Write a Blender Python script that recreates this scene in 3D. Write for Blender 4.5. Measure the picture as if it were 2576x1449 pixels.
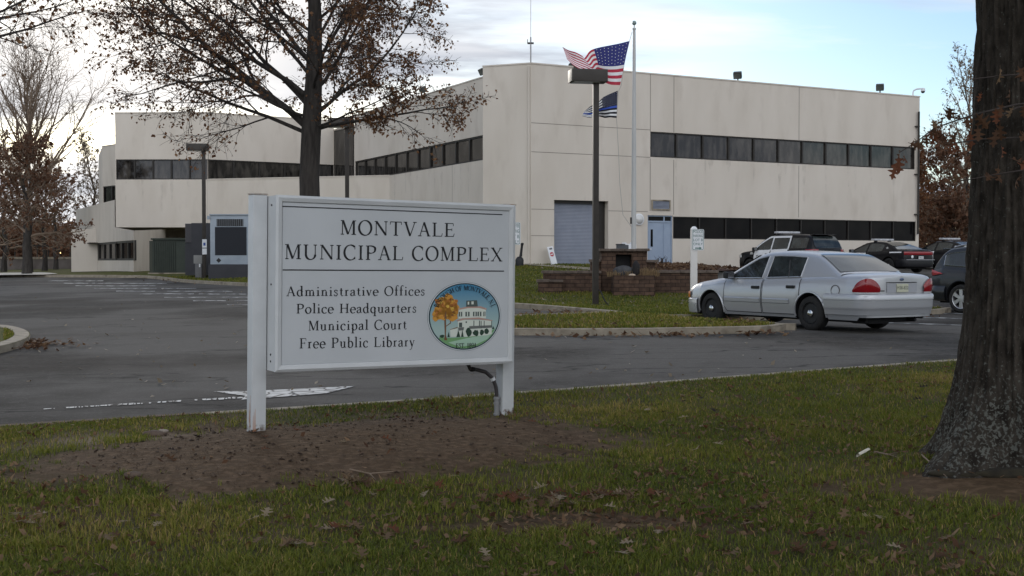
import bpy, bmesh, math, random
import numpy as np
from mathutils import Vector, Matrix, geometry
for o in list(bpy.data.objects): bpy.data.objects.remove(o)
S = bpy.context.scene
COL = S.collection
R = math.radians
PI = math.pi
# ------------------------------------------------------------------ camera
F = 3048.0; CX = 1288.0; CY = 724.5; HOR = 656.0; EYE = 1.6
PITCH = math.atan((CY-HOR)/F)
cam = bpy.data.cameras.new('camera'); camo = bpy.data.objects.new('camera', cam); COL.objects.link(camo)
cam.sensor_width = 36; cam.lens = 36*F/2576; cam.clip_start = .1; cam.clip_end = 3000
camo.location = (0, 0, EYE); camo.rotation_euler = (PI/2-PITCH, 0, 0)
S.camera = camo
# ------------------------------------------------------------------ sky, sun, exposure
SUN_AZ = R(-17); SUN_EL = R(13)
W = bpy.data.worlds.new('World'); S.world = W; W.use_nodes = True
wt = W.node_tree; wt.nodes.clear()
def wn(t, **k):
    n = wt.nodes.new(t)
    for a, b in k.items(): setattr(n, a, b)
    return n
def wl(a, b): wt.links.new(a, b)
def wmath(op, a, b=None, clamp=False):
    n = wn('ShaderNodeMath', operation=op); n.use_clamp = clamp
    for i, q in enumerate((a, b)):
        if q is None: continue
        if isinstance(q, (int, float)): n.inputs[i].default_value = q
        else: wl(q, n.inputs[i])
    return n.outputs[0]
wo = wn('ShaderNodeOutputWorld'); bg = wn('ShaderNodeBackground'); bg.inputs['Strength'].default_value = .1
sky = wn('ShaderNodeTexSky'); sky.sky_type = 'NISHITA'; sky.sun_disc = False
sky.sun_elevation = SUN_EL; sky.sun_rotation = SUN_AZ; sky.air_density = 1.0; sky.dust_density = .6; sky.ozone_density = 1.5
tc = wn('ShaderNodeTexCoord'); sep = wn('ShaderNodeSeparateXYZ'); wl(tc.outputs['Generated'], sep.inputs[0])
zz = wmath('ADD', wmath('MAXIMUM', sep.outputs[2], 0.0), .16)
cx_ = wmath('DIVIDE', sep.outputs[0], zz); cy_ = wmath('DIVIDE', sep.outputs[1], zz)
cmb = wn('ShaderNodeCombineXYZ'); wl(cx_, cmb.inputs[0]); wl(cy_, cmb.inputs[1])
mp = wn('ShaderNodeMapping'); mp.inputs['Rotation'].default_value = (0, 0, R(-38)); mp.inputs['Scale'].default_value = (.55, 1.5, 1); mp.inputs['Location'].default_value = (3.1, .6, 0)
wl(cmb.outputs[0], mp.inputs[0])
nz = wn('ShaderNodeTexNoise'); nz.inputs['Scale'].default_value = .85; nz.inputs['Detail'].default_value = 7; nz.inputs['Roughness'].default_value = .5; nz.inputs['Distortion'].default_value = .35
wl(mp.outputs[0], nz.inputs['Vector'])
# nearer the sun the cloud sheet is thicker and brighter
sd = (math.sin(SUN_AZ)*math.cos(SUN_EL), math.cos(SUN_AZ)*math.cos(SUN_EL), math.sin(SUN_EL))
dt = wn('ShaderNodeVectorMath', operation='DOT_PRODUCT'); wl(tc.outputs['Generated'], dt.inputs[0]); dt.inputs[1].default_value = sd
near = wmath('POWER', wmath('MAXIMUM', dt.outputs['Value'], 0.0), 18.0)
glow = wmath('POWER', wmath('MAXIMUM', dt.outputs['Value'], 0.0), 90.0)
nz3 = wn('ShaderNodeTexNoise'); nz3.inputs['Scale'].default_value = 2.6; nz3.inputs['Detail'].default_value = 8; nz3.inputs['Roughness'].default_value = .6; wl(mp.outputs[0], nz3.inputs['Vector'])
wisp = wmath('MULTIPLY', wmath('SUBTRACT', nz3.outputs['Fac'], .5), .38)
cov = wmath('ADD', wmath('ADD', wmath('ADD', nz.outputs['Fac'], wisp), wmath('MULTIPLY', near, .10)), wmath('MULTIPLY', wmath('MAXIMUM', wmath('MULTIPLY', sep.outputs[1], -1.0), 0.0), .16))
rp = wn('ShaderNodeValToRGB'); rp.color_ramp.elements[0].position = .42; rp.color_ramp.elements[1].position = .60
wl(cov, rp.inputs[0])
nz2 = wn('ShaderNodeTexNoise'); nz2.inputs['Scale'].default_value = 1.5; nz2.inputs['Detail'].default_value = 5; wl(mp.outputs[0], nz2.inputs['Vector'])
cr = wn('ShaderNodeValToRGB'); e = cr.color_ramp.elements; e[0].position = .40; e[0].color = (3.3, 3.6, 4.2, 1); e[1].position = .60; e[1].color = (7.2, 7.25, 7.4, 1)
wl(nz2.outputs['Fac'], cr.inputs[0])
gm = wn('ShaderNodeMix', data_type='RGBA'); gm.inputs['B'].default_value = (9.5, 9.0, 8.4, 1); wl(cr.outputs[0], gm.inputs['A']); wl(glow, gm.inputs['Factor'])
skm = wn('ShaderNodeMix', data_type='RGBA', blend_type='MULTIPLY'); skm.inputs['Factor'].default_value = 1; wl(sky.outputs[0], skm.inputs['A']); skm.inputs['B'].default_value = (.86, .98, 1.16, 1)
mx = wn('ShaderNodeMix', data_type='RGBA'); wl(rp.outputs[0], mx.inputs['Factor']); wl(skm.outputs['Result'], mx.inputs['A']); wl(gm.outputs['Result'], mx.inputs['B'])
# sky behind the camera brightened to light the walls, as front-lit clouds would be
back_boost = wmath('ADD', wmath('MULTIPLY', wmath('MAXIMUM', wmath('MULTIPLY', sep.outputs[1], -1.0), 0.0), 1.25), 1.0)
fl = wn('ShaderNodeMix', data_type='RGBA', blend_type='MULTIPLY'); fl.inputs['Factor'].default_value = 1; wl(mx.outputs['Result'], fl.inputs['A']); wl(back_boost, fl.inputs['B'])
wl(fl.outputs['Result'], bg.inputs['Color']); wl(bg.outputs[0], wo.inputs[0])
sl = bpy.data.lights.new('sun', 'SUN'); sl.energy = .9; sl.angle = R(14); sl.color = (1, .93, .84)
so = bpy.data.objects.new('sun', sl); COL.objects.link(so)
so.rotation_euler = Vector((-sd[0], -sd[1], -sd[2])).to_track_quat('-Z', 'Y').to_euler()
S.view_settings.view_transform = 'Standard'; S.view_settings.look = 'None'; S.view_settings.gamma = 1
S.view_settings.exposure = .6
S.render.engine = 'CYCLES'; S.cycles.max_bounces = 6

# ------------------------------------------------------------------ helpers
def P(px, py, Y):
    a = (px-CX)/F; b = -(py-CY)/F
    d = np.array([a, math.cos(PITCH)+b*math.sin(PITCH), -math.sin(PITCH)+b*math.cos(PITCH)])
    d = d*(Y/d[1]); return np.array([d[0], d[1], EYE+d[2]])
MC = {}
def srgb(*c): return tuple((x/255/12.92 if x/255 < .04045 else ((x/255+.055)/1.055)**2.4) for x in c)
def mat(name, c1, c2=None, scale=8, rough=.8, bump=0, bscale=None, metallic=0, spec=.35, stretch=(1, 1, 1), lo=.35, hi=.65, detail=6, c3=None, s3=1, lo3=.5, hi3=.65, coat=0, bd=.01, emit=None, trans=0):
    if name in MC: return MC[name]
    m = bpy.data.materials.new(name); m.use_nodes = True; nt = m.node_tree; b = nt.nodes['Principled BSDF']
    b.inputs['Roughness'].default_value = rough; b.inputs['Metallic'].default_value = metallic; b.inputs['Specular IOR Level'].default_value = spec
    b.inputs['Coat Weight'].default_value = coat; b.inputs['Coat Roughness'].default_value = .05
    b.inputs['Base Color'].default_value = (*c1, 1)
    if emit: b.inputs['Emission Color'].default_value = (*c1, 1); b.inputs['Emission Strength'].default_value = emit
    t = nt.nodes.new('ShaderNodeTexCoord'); mpn = nt.nodes.new('ShaderNodeMapping'); mpn.inputs['Scale'].default_value = stretch
    nt.links.new(t.outputs['Object'], mpn.inputs[0])
    def noise(s, d=detail):
        n = nt.nodes.new('ShaderNodeTexNoise'); n.inputs['Scale'].default_value = s; n.inputs['Detail'].default_value = d
        nt.links.new(mpn.outputs[0], n.inputs['Vector']); return n.outputs['Fac']
    def ramp(f, a, b_):
        r = nt.nodes.new('ShaderNodeMapRange'); r.inputs['From Min'].default_value = a; r.inputs['From Max'].default_value = b_; nt.links.new(f, r.inputs['Value']); return r.outputs[0]
    out = None
    if c2 is not None:
        x = nt.nodes.new('ShaderNodeMix'); x.data_type = 'RGBA'; x.inputs['A'].default_value = (*c1, 1); x.inputs['B'].default_value = (*c2, 1)
        nt.links.new(ramp(noise(scale), lo, hi), x.inputs['Factor']); out = x.outputs['Result']
        if c3 is not None:
            y = nt.nodes.new('ShaderNodeMix'); y.data_type = 'RGBA'; y.inputs['B'].default_value = (*c3, 1); nt.links.new(out, y.inputs['A'])
            nt.links.new(ramp(noise(s3), lo3, hi3), y.inputs['Factor']); out = y.outputs['Result']
        nt.links.new(out, b.inputs['Base Color'])
    if bump:
        bn = nt.nodes.new('ShaderNodeBump'); bn.inputs['Strength'].default_value = bump; bn.inputs['Distance'].default_value = bd
        nt.links.new(noise(bscale or scale*3), bn.inputs['Height']); nt.links.new(bn.outputs[0], b.inputs['Normal'])
    MC[name] = m; m['_out'] = 1; return m
def mixin(m, fac_builder, color):
    """blend another colour over a material's base colour with a factor socket"""
    nt = m.node_tree; b = nt.nodes['Principled BSDF']; x = nt.nodes.new('ShaderNodeMix'); x.data_type = 'RGBA'; x.inputs['B'].default_value = (*color, 1)
    li = b.inputs['Base Color'].links
    if li: nt.links.new(li[0].from_socket, x.inputs['A'])
    else: x.inputs['A'].default_value = b.inputs['Base Color'].default_value
    nt.links.new(fac_builder(nt), x.inputs['Factor']); nt.links.new(x.outputs['Result'], b.inputs['Base Color'])
def attrmix(m, attr, color, gain=1):
    def fb(nt):
        a = nt.nodes.new('ShaderNodeAttribute'); a.attribute_name = attr; return a.outputs['Fac']
    mixin(m, fb, color)
class MB:
    def __init__(s): s.v = []; s.f = []; s.mi = []
    def add(s, vs, fs, mi=0):
        o = len(s.v); s.v.extend([tuple(map(float, q)) for q in vs])
        for f in fs: s.f.append([i+o for i in f]); s.mi.append(mi)
        return s
    def quad(s, a, b, c, d, mi=0): return s.add([a, b, c, d], [[0, 1, 2, 3]], mi)
    def poly(s, pts, mi=0): return s.add(pts, [list(range(len(pts)))], mi)
    def box(s, x0, x1, y0, y1, z0, z1, mi=0, M=None, bev=0):
        if bev:
            bm = bmesh.new(); bmesh.ops.create_cube(bm, size=1)
            for v in bm.verts: v.co = Vector(((x0+x1)/2+v.co.x*(x1-x0), (y0+y1)/2+v.co.y*(y1-y0), (z0+z1)/2+v.co.z*(z1-z0)))
            bmesh.ops.bevel(bm, geom=bm.edges[:], offset=bev, segments=2, affect='EDGES', profile=.7)
            bm.verts.ensure_lookup_table(); bm.verts.index_update()
            vs = [v.co.copy() for v in bm.verts]; fs = [[v.index for v in f.verts] for f in bm.faces]; bm.free()
        else:
            vs = [Vector(q) for q in ((x0, y0, z0), (x1, y0, z0), (x1, y1, z0), (x0, y1, z0), (x0, y0, z1), (x1, y0, z1), (x1, y1, z1), (x0, y1, z1))]
            fs = [[3, 2, 1, 0], [4, 5, 6, 7], [0, 1, 5, 4], [1, 2, 6, 5], [2, 3, 7, 6], [3, 0, 4, 7]]
        if M is not None: vs = [M@v for v in vs]
        return s.add(vs, fs, mi)
    def tube(s, pts, rs, n=8, mi=0, cap=True):
        pts = [Vector(p) for p in pts]
        if isinstance(rs, (int, float)): rs = [rs]*len(pts)
        vs = []; up = None
        for i, p in enumerate(pts):
            d = (pts[min(i+1, len(pts)-1)]-pts[max(i-1, 0)])
            if d.length < 1e-9: d = Vector((0, 0, 1))
            d.normalize()
            if up is None: up = d.orthogonal().normalized()
            up = (up-d*up.dot(d))
            if up.length < 1e-6: up = d.orthogonal()
            up.normalize(); sd_ = d.cross(up)
            for k in range(n):
                a = 2*PI*k/n; vs.append(p+(up*math.cos(a)+sd_*math.sin(a))*rs[i])
        fs = []
        for i in range(len(pts)-1):
            for k in range(n):
                fs.append([i*n+k, i*n+(k+1) % n, (i+1)*n+(k+1) % n, (i+1)*n+k])
        if cap: fs.append(list(range(n))[::-1]); fs.append([(len(pts)-1)*n+k for k in range(n)])
        return s.add(vs, fs, mi)
    def lathe(s, prof, n=24, mi=0, M=None, close=False, cap=True):
        """prof: list of (r, z) turned round local Z"""
        vs = []
        for r, z in prof:
            for k in range(n): a = 2*PI*k/n; vs.append(Vector((r*math.cos(a), r*math.sin(a), z)))
        if M is not None: vs = [M@v for v in vs]
        fs = []
        m = len(prof)
        for i in range(m-1 if not close else m):
            j = (i+1) % m
            for k in range(n): fs.append([i*n+k, i*n+(k+1) % n, j*n+(k+1) % n, j*n+k])
        if not close and cap:
            if prof[0][0] > 1e-4: fs.append([k for k in range(n)][::-1])
            if prof[-1][0] > 1e-4: fs.append([(m-1)*n+k for k in range(n)])
        return s.add(vs, fs, mi)
    def ball(s, c, r, n=12, mi=0, sq=(1, 1, 1)):
        vs = []; fs = []; m = n//2
        for i in range(m+1):
            t = PI*i/m
            for k in range(n): a = 2*PI*k/n; vs.append((c[0]+r*sq[0]*math.sin(t)*math.cos(a), c[1]+r*sq[1]*math.sin(t)*math.sin(a), c[2]+r*sq[2]*math.cos(t)))
        for i in range(m):
            for k in range(n): fs.append([i*n+k, (i+1)*n+k, (i+1)*n+(k+1) % n, i*n+(k+1) % n])
        return s.add(vs, fs, mi)
    def grid(s, G, mi=0, closed=False):
        n = len(G); m = len(G[0]); fs = []
        for i in range(n-1):
            for j in range(m-1 if not closed else m):
                k = (j+1) % m
                fs.append([i*m+j, i*m+k, (i+1)*m+k, (i+1)*m+j])
        return s.add([p for r_ in G for p in r_], fs, mi)
    def build(s, name, mats, parent=None, smooth=False, loc=None, merge=False):
        me = bpy.data.meshes.new(name); me.from_pydata(s.v, [], s.f)
        if not isinstance(mats, (list, tuple)): mats = [mats]
        for m in mats: me.materials.append(m)
        if len(mats) > 1: me.polygons.foreach_set('material_index', s.mi)
        me.update()
        bm = bmesh.new(); bm.from_mesh(me)
        if merge: bmesh.ops.remove_doubles(bm, verts=bm.verts, dist=1e-4)
        if len(bm.faces) < 60000: bmesh.ops.recalc_face_normals(bm, faces=bm.faces)
        bm.to_mesh(me); bm.free()
        if smooth:
            me.polygons.foreach_set('use_smooth', [True]*len(me.polygons))
            try: me.set_sharp_from_angle(angle=R(smooth if smooth is not True else 40))
            except Exception: pass
        o = bpy.data.objects.new(name, me); COL.objects.link(o)
        if parent is not None: o.parent = parent
        if loc is not None: o.location = loc
        return o
def tag(o, label=None, cat=None, group=None, kind=None):
    if label: o['label'] = label
    if cat: o['category'] = cat
    if group: o['group'] = group
    if kind: o['kind'] = kind
    return o
def thing(name, label, cat, loc=(0, 0, 0), rotz=0, group=None):
    o = bpy.data.objects.new(name, None); COL.objects.link(o); o.empty_display_size = .2
    o.location = tuple(map(float, loc)); o.rotation_euler = (0, 0, rotz); return tag(o, label, cat, group)
def copy_tree(o, parent=None):
    c = o.copy(); COL.objects.link(c)
    if parent is not None: c.parent = parent
    for ch in list(o.children): copy_tree(ch, c)
    return c
def fastmesh(name, V, nq, quads, mats, parent=None, attrs=None, tris=None, smooth=False):
    """numpy mesh: quads Nx4, tris Nx3"""
    me = bpy.data.meshes.new(name); V = np.asarray(V, np.float32)
    me.vertices.add(len(V)); me.vertices.foreach_set('co', V.ravel())
    q = np.asarray(quads if quads is not None else np.zeros((0, 4)), np.int32).reshape(-1, 4); t = np.asarray(tris if tris is not None else np.zeros((0, 3)), np.int32).reshape(-1, 3)
    me.loops.add(q.size+t.size); me.loops.foreach_set('vertex_index', np.concatenate([q.ravel(), t.ravel()]))
    me.polygons.add(len(q)+len(t))
    st = np.concatenate([np.arange(len(q))*4, q.size+np.arange(len(t))*3]).astype(np.int32)
    me.polygons.foreach_set('loop_start', st)
    me.polygons.foreach_set('loop_total', np.concatenate([np.full(len(q), 4), np.full(len(t), 3)]).astype(np.int32))
    if smooth: me.polygons.foreach_set('use_smooth', np.ones(len(q)+len(t), bool))
    for m in (mats if isinstance(mats, (list, tuple)) else [mats]): me.materials.append(m)
    for k, a in (attrs or {}).items():
        at = me.attributes.new(k, 'FLOAT', 'POINT'); at.data.foreach_set('value', np.asarray(a, np.float32))
    me.update(calc_edges=True); me.validate()
    o = bpy.data.objects.new(name, me); COL.objects.link(o)
    if parent is not None: o.parent = parent
    return o
def vnoise(x, y, seed=0):
    """smooth value noise 0..1 on arrays"""
    x = np.asarray(x, float); y = np.asarray(y, float); xi = np.floor(x).astype(np.int64); yi = np.floor(y).astype(np.int64); fx = x-xi; fy = y-yi
    fx = fx*fx*(3-2*fx); fy = fy*fy*(3-2*fy)
    def h(a, b):
        n = (a*374761393+b*668265263+seed*974634777) & 0x7fffffff; n = ((n ^ (n >> 13))*1274126177) & 0x7fffffff; return ((n ^ (n >> 16)) & 0xffff)/65535.0
    return (h(xi, yi)*(1-fx)+h(xi+1, yi)*fx)*(1-fy)+(h(xi, yi+1)*(1-fx)+h(xi+1, yi+1)*fx)*fy
def fbm(x, y, s=1, seed=0, o=4):
    r = 0; a = .5; t = 0
    for i in range(o): r = r+a*vnoise(np.asarray(x)*s, np.asarray(y)*s, seed+i); t += a; a *= .5; s *= 2.03
    return r/t
def text_mesh(body, size, name='txt'):
    cu = bpy.data.curves.new(name, 'FONT'); cu.body = body; cu.size = size; cu.align_x = 'CENTER'; cu.align_y = 'CENTER'
    to = bpy.data.objects.new(name, cu); COL.objects.link(to)
    dg = bpy.context.evaluated_depsgraph_get(); me = bpy.data.meshes.new_from_object(to.evaluated_get(dg))
    vs = [v.co.copy() for v in me.vertices]; fs = [list(p.vertices) for p in me.polygons]
    bpy.data.objects.remove(to); bpy.data.curves.remove(cu); bpy.data.meshes.remove(me); return vs, fs

# ------------------------------------------------------------------ terrain
KERB = .12
CP = []
for px, py, Y, off in [(0, 1075, 11.7, KERB), (2440, 905, 17.0, KERB), (1288, 1449, 6.15, KERB), (300, 1449, 6.15, KERB), (2300, 1449, 6.15, KERB), (640, 1103, 10.9, KERB), (1275, 1068, 11.85, KERB),
        (2400, 1205, 8.9, KERB), (1288, 985, 14.2, KERB), (1297, 843, 22.3, 0), (1977, 831, 22.8, 0), (0, 890, 20.3, 0), (2412, 787, 31.5, 0), (345, 699, 58, 0), (615, 722, 44, 0), (1297, 775, 30, 0),
        (1555, 797, 26.3, 0), (0, 700, 60, 0), (1498, 768, 33, KERB), (1465, 735, 36.3, KERB), (1700, 737, 36.8, KERB), (1336, 665, 53, KERB), (2300, 668, 63.7, KERB), (339, 683, 65.7, KERB), (192, 683, 84.8, KERB), (513, 700, 54, KERB)]:
    p = P(px, py, Y); CP.append((p[0], p[1], p[2]-off))
CP += [(0, 0, -.13), (-20, 5, -.25), (20, 5, .05), (5.74, 23.23, .26), (4.3, 25.7, .25), (7.2, 24.2, .26), (11.4, 50, .85), (17.8, 57, .98), (-120, 120, .6), (120, 150, 1.2), (0, 220, 1), (-120, 20, -.2), (120, 30, .4), (0, -60, -.2), (-80, 260, 1), (100, 260, 1)]
CP = np.array(CP, float)
def _k(r2): return np.where(r2 > 1e-9, r2*np.log(np.maximum(r2, 1e-9)), 0)*.5
_n = len(CP); _A = np.zeros((_n+3, _n+3)); _A[:_n, :_n] = _k(((CP[:, None, :2]-CP[None, :, :2])**2).sum(-1))+np.eye(_n)*2.0
_A[:_n, _n] = 1; _A[:_n, _n+1:] = CP[:, :2]; _A[_n, :_n] = 1; _A[_n+1:, :_n] = CP[:, :2].T
_w = np.linalg.solve(_A, np.concatenate([CP[:, 2], np.zeros(3)]))
def T(x, y):
    x = np.asarray(x, float); y = np.asarray(y, float); sh = np.broadcast(x, y).shape; X = np.broadcast_to(x, sh).ravel(); Y = np.broadcast_to(y, sh).ravel()
    out = np.zeros(len(X))
    for i in range(0, len(X), 20000):
        a = X[i:i+20000]; b = Y[i:i+20000]; out[i:i+20000] = _k((a[:, None]-CP[:, 0])**2+(b[:, None]-CP[:, 1])**2)@_w[:_n]+_w[_n]+_w[_n+1]*a+_w[_n+2]*b
    out = np.clip(out, -.6, 1.6)
    return out.reshape(sh) if sh else float(out[0])
def Gp(px, py, off=0.0):
    """ground point seen at a photo position, off metres above the asphalt level"""
    Ys = np.linspace(4, 140, 1400); p0 = P(px, py, 1.0); X = p0[0]*Ys; Z = EYE+(p0[2]-EYE)*Ys; d = Z-(T(X, Ys)+off)
    i = np.argmax(d <= 0)
    if d[i] > 0: i = len(Ys)-1
    a, b = Ys[max(i-1, 0)], Ys[i]; da, db = d[max(i-1, 0)], d[i]; Y = a+(b-a)*(da/(da-db) if da != db else 0)
    x = p0[0]*Y; return np.array([x, Y, T(x, Y)+off])
# ------------------------------------------------------------------ setting: ground, lot, lawns, kerbs
def asphalt_mat():
    m = mat('asphalt', (.082, .077, .070), (.132, .124, .114), scale=90, rough=1, bump=.5, bscale=260, lo=.3, hi=.75, bd=.006, spec=.08, c3=(.046, .043, .039), s3=.20, lo3=.47, hi3=.58)
    nt = m.node_tree
    def speck(nt):
        t = nt.nodes.new('ShaderNodeTexCoord'); v = nt.nodes.new('ShaderNodeTexVoronoi'); v.inputs['Scale'].default_value = 17; nt.links.new(t.outputs['Object'], v.inputs['Vector'])
        r = nt.nodes.new('ShaderNodeMapRange'); r.inputs['From Min'].default_value = .22; r.inputs['From Max'].default_value = .08; nt.links.new(v.outputs['Distance'], r.inputs['Value'])
        q = nt.nodes.new('ShaderNodeMath'); q.operation = 'MULTIPLY'; q.inputs[1].default_value = .42; nt.links.new(r.outputs[0], q.inputs[0]); return q.outputs[0]
    mixin(m, speck, (.2, .195, .185))
    def mottle(nt):
        t = nt.nodes.new('ShaderNodeTexCoord'); n = nt.nodes.new('ShaderNodeTexNoise'); n.inputs['Scale'].default_value = 5; n.inputs['Detail'].default_value = 12; n.inputs['Roughness'].default_value = .85; nt.links.new(t.outputs['Object'], n.inputs['Vector'])
        r = nt.nodes.new('ShaderNodeMapRange'); r.inputs['From Min'].default_value = .5; r.inputs['From Max'].default_value = .72; r.inputs['To Max'].default_value = .6; nt.links.new(n.outputs['Fac'], r.inputs['Value']); return r.outputs[0]
    mixin(m, mottle, (.15, .145, .135))
    def grime(nt):
        t = nt.nodes.new('ShaderNodeTexCoord'); n = nt.nodes.new('ShaderNodeTexNoise'); n.inputs['Scale'].default_value = .5; n.inputs['Detail'].default_value = 7
        mp_ = nt.nodes.new('ShaderNodeMapping'); mp_.inputs['Rotation'].default_value = (0, 0, R(-24)); mp_.inputs['Scale'].default_value = (.22, .8, 1); mp_.inputs['Location'].default_value = (2.3, 1.1, 0); nt.links.new(t.outputs['Object'], mp_.inputs[0]); nt.links.new(mp_.outputs[0], n.inputs['Vector'])
        r = nt.nodes.new('ShaderNodeMapRange'); r.inputs['From Min'].default_value = .52; r.inputs['From Max'].default_value = .68; r.inputs['To Max'].default_value = .5; nt.links.new(n.outputs['Fac'], r.inputs['Value']); return r.outputs[0]
    mixin(m, grime, (.034, .027, .022))
    def crack(nt):
        t = nt.nodes.new('ShaderNodeTexCoord'); n = nt.nodes.new('ShaderNodeTexNoise'); n.inputs['Scale'].default_value = .45; n.inputs['Detail'].default_value = 6
        mp_ = nt.nodes.new('ShaderNodeMapping'); mp_.inputs['Rotation'].default_value = (0, 0, R(-25)); mp_.inputs['Scale'].default_value = (.35, 1.3, 1); nt.links.new(t.outputs['Object'], mp_.inputs[0]); nt.links.new(mp_.outputs[0], n.inputs['Vector'])
        a = nt.nodes.new('ShaderNodeMath'); a.operation = 'SUBTRACT'; a.inputs[1].default_value = .5; nt.links.new(n.outputs['Fac'], a.inputs[0])
        b = nt.nodes.new('ShaderNodeMath'); b.operation = 'ABSOLUTE'; nt.links.new(a.outputs[0], b.inputs[0])
        r = nt.nodes.new('ShaderNodeMapRange'); r.inputs['From Min'].default_value = .007; r.inputs['From Max'].default_value = .001; nt.links.new(b.outputs[0], r.inputs['Value'])
        q = nt.nodes.new('ShaderNodeMath'); q.operation = 'MULTIPLY'; q.inputs[1].default_value = .7; nt.links.new(r.outputs[0], q.inputs[0]); return q.outputs[0]
    mixin(m, crack, (.018, .018, .018))
    return m
M_ASPH = asphalt_mat()
M_KERB = mat('kerb_concrete', (.21, .18, .135), (.30, .26, .20), scale=5, rough=.9, bump=.4, bscale=60, c3=(.11, .09, .065), s3=2.2, lo3=.55, hi3=.7)
M_SOIL = mat('lawn_soil', (.036, .036, .012), (.060, .048, .022), scale=3, rough=1, bump=.8, bscale=40, bd=.02, c3=(.075, .055, .03), s3=1.1, lo3=.46, hi3=.62, spec=.1)
attrmix(M_SOIL, 'dirt', (.066, .042, .024))
def dirt_speck(nt):
    t = nt.nodes.new('ShaderNodeTexCoord'); n = nt.nodes.new('ShaderNodeTexNoise'); n.inputs['Scale'].default_value = 14; n.inputs['Detail'].default_value = 8; nt.links.new(t.outputs['Object'], n.inputs['Vector'])
    r = nt.nodes.new('ShaderNodeMapRange'); r.inputs['From Min'].default_value = .46; r.inputs['From Max'].default_value = .72; nt.links.new(n.outputs['Fac'], r.inputs['Value'])
    a = nt.nodes.new('ShaderNodeAttribute'); a.attribute_name = 'dirt'; q = nt.nodes.new('ShaderNodeMath'); q.operation = 'MULTIPLY'; nt.links.new(r.outputs[0], q.inputs[0]); nt.links.new(a.outputs['Fac'], q.inputs[1]); return q.outputs[0]
mixin(M_SOIL, dirt_speck, (.13, .086, .053))
attrmix(M_SOIL, 'pale', (.19, .145, .105))

def gridsheet(name, xs, ys, fz, m, kind='structure', attrs=None):
    X, Y = np.meshgrid(xs, ys); Z = fz(X, Y); V = np.stack([X, Y, Z], -1).reshape(-1, 3); n = len(xs); k = len(ys)
    i = np.arange(k-1)[:, None]*n+np.arange(n-1)[None]; q = np.stack([i, i+1, i+1+n, i+n], -1).reshape(-1, 4)
    return tag(fastmesh(name, V, 0, q, m, smooth=True, attrs=attrs), kind=kind)
M_FAR = mat('far_ground', (.05, .045, .02), (.07, .055, .03), scale=.3, rough=1)
gx = np.concatenate([np.linspace(-900, -90, 12), np.linspace(-80, 80, 41), np.linspace(90, 900, 12)]); gy = np.concatenate([np.linspace(-120, 90, 50), np.linspace(100, 1500, 18)])
gridsheet('ground', gx, gy, lambda X, Y: T(X, Y)-.35, M_FAR)
gridsheet('parking_lot', np.arange(-72, 72.1, .6), np.arange(8, 80, .6), lambda X, Y: T(X, Y), M_ASPH)

EA = np.array([-4.95, 11.69]); EB = np.array([6.43, 16.99]); ED = (EB-EA)/np.linalg.norm(EB-EA); EN = np.array([ED[1], -ED[0]])   # road edge of the near lawn; EN points to the camera side
SGN = np.array([.849, .529]); SGC = np.array([-1.62, 10.15])       # sign direction, middle of the soil bed
def dirtw(x, y):
    dx = x-SGC[0]; dy = y-SGC[1]; a = (dx*SGN[0]+dy*SGN[1]); b = (-dx*SGN[1]+dy*SGN[0])
    ang = np.arctan2(b, a); w = 1+.75*(fbm(x, y, .95, 5)-.5)+.10*np.sin(3*ang+1)
    r = np.sqrt((a/2.95)**2+(b/1.62)**2)/w
    d = np.clip((1.08-r)/.30+(fbm(x, y, 6, 9)-.5)*2.4, 0, 1)
    # bare earth round the oak's foot and a bare trodden strip
    r2 = np.hypot((x-3.3)/1.5, (y-8.35)/.62); d = np.maximum(d, np.clip((1.0-r2)/.5+(fbm(x, y, 5, 19)-.5)*1.7, 0, 1)*.9)
    r3 = np.hypot((x-.35)/1.25, (y-7.25-.12*np.sin(x*3))/.32); d = np.maximum(d, np.clip((1.0-r3)/.5+(fbm(x, y, 5, 29)-.5)*1.8, 0, 1)*.85)
    r4 = np.hypot((x+2.9)/.9, (y-7.55)/.35); d = np.maximum(d, np.clip((1.0-r4)/.6+(fbm(x, y, 5, 39)-.5)*1.8, 0, 1)*.5)
    return d
def moundh(x, y):
    dx = x-SGC[0]; dy = y-SGC[1]; a = (dx*SGN[0]+dy*SGN[1]); b = (-dx*SGN[1]+dy*SGN[0]); r = np.sqrt((a/2.9)**2+(b/1.6)**2)
    root = .10*np.exp(-(np.hypot(x-3.75, y-9.0)/.9)**2)
    return .085*np.clip(1-r*r, 0, 1)+root+.025*(fbm(x, y, 1.3, 77)-.5)
def lawnz(x, y):
    d = (np.asarray(x)-EA[0])*EN[0]+(np.asarray(y)-EA[1])*EN[1]
    return T(x, y)+KERB+moundh(x, y)*np.clip(d/1.0, 0, 1)+np.clip(.012*d, 0, .02)
ss = np.concatenate([np.arange(-60, -6, 2.), np.arange(-6, 18, .1), np.arange(18, 70, 2.)]); ts = np.concatenate([[0], np.arange(.08, 11, .1), np.arange(11.2, 30, 1.)])
SSg, TTg = np.meshgrid(ss, ts); LX = EA[0]+ED[0]*SSg+EN[0]*TTg; LY = EA[1]+ED[1]*SSg+EN[1]*TTg
dw = dirtw(LX, LY); LZ = lawnz(LX, LY)+dw*.03*(fbm(LX, LY, 7, 55, 3)-.5)
pal = np.clip(1-np.hypot((LX+3.5)/.75, (LY-10.75)/.45), 0, 1)*fbm(LX, LY, 6, 3)*2.2
n_ = len(ss); i = np.arange(len(ts)-1)[:, None]*n_+np.arange(n_-1)[None]; q = np.stack([i, i+1, i+1+n_, i+n_], -1).reshape(-1, 4)
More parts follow.
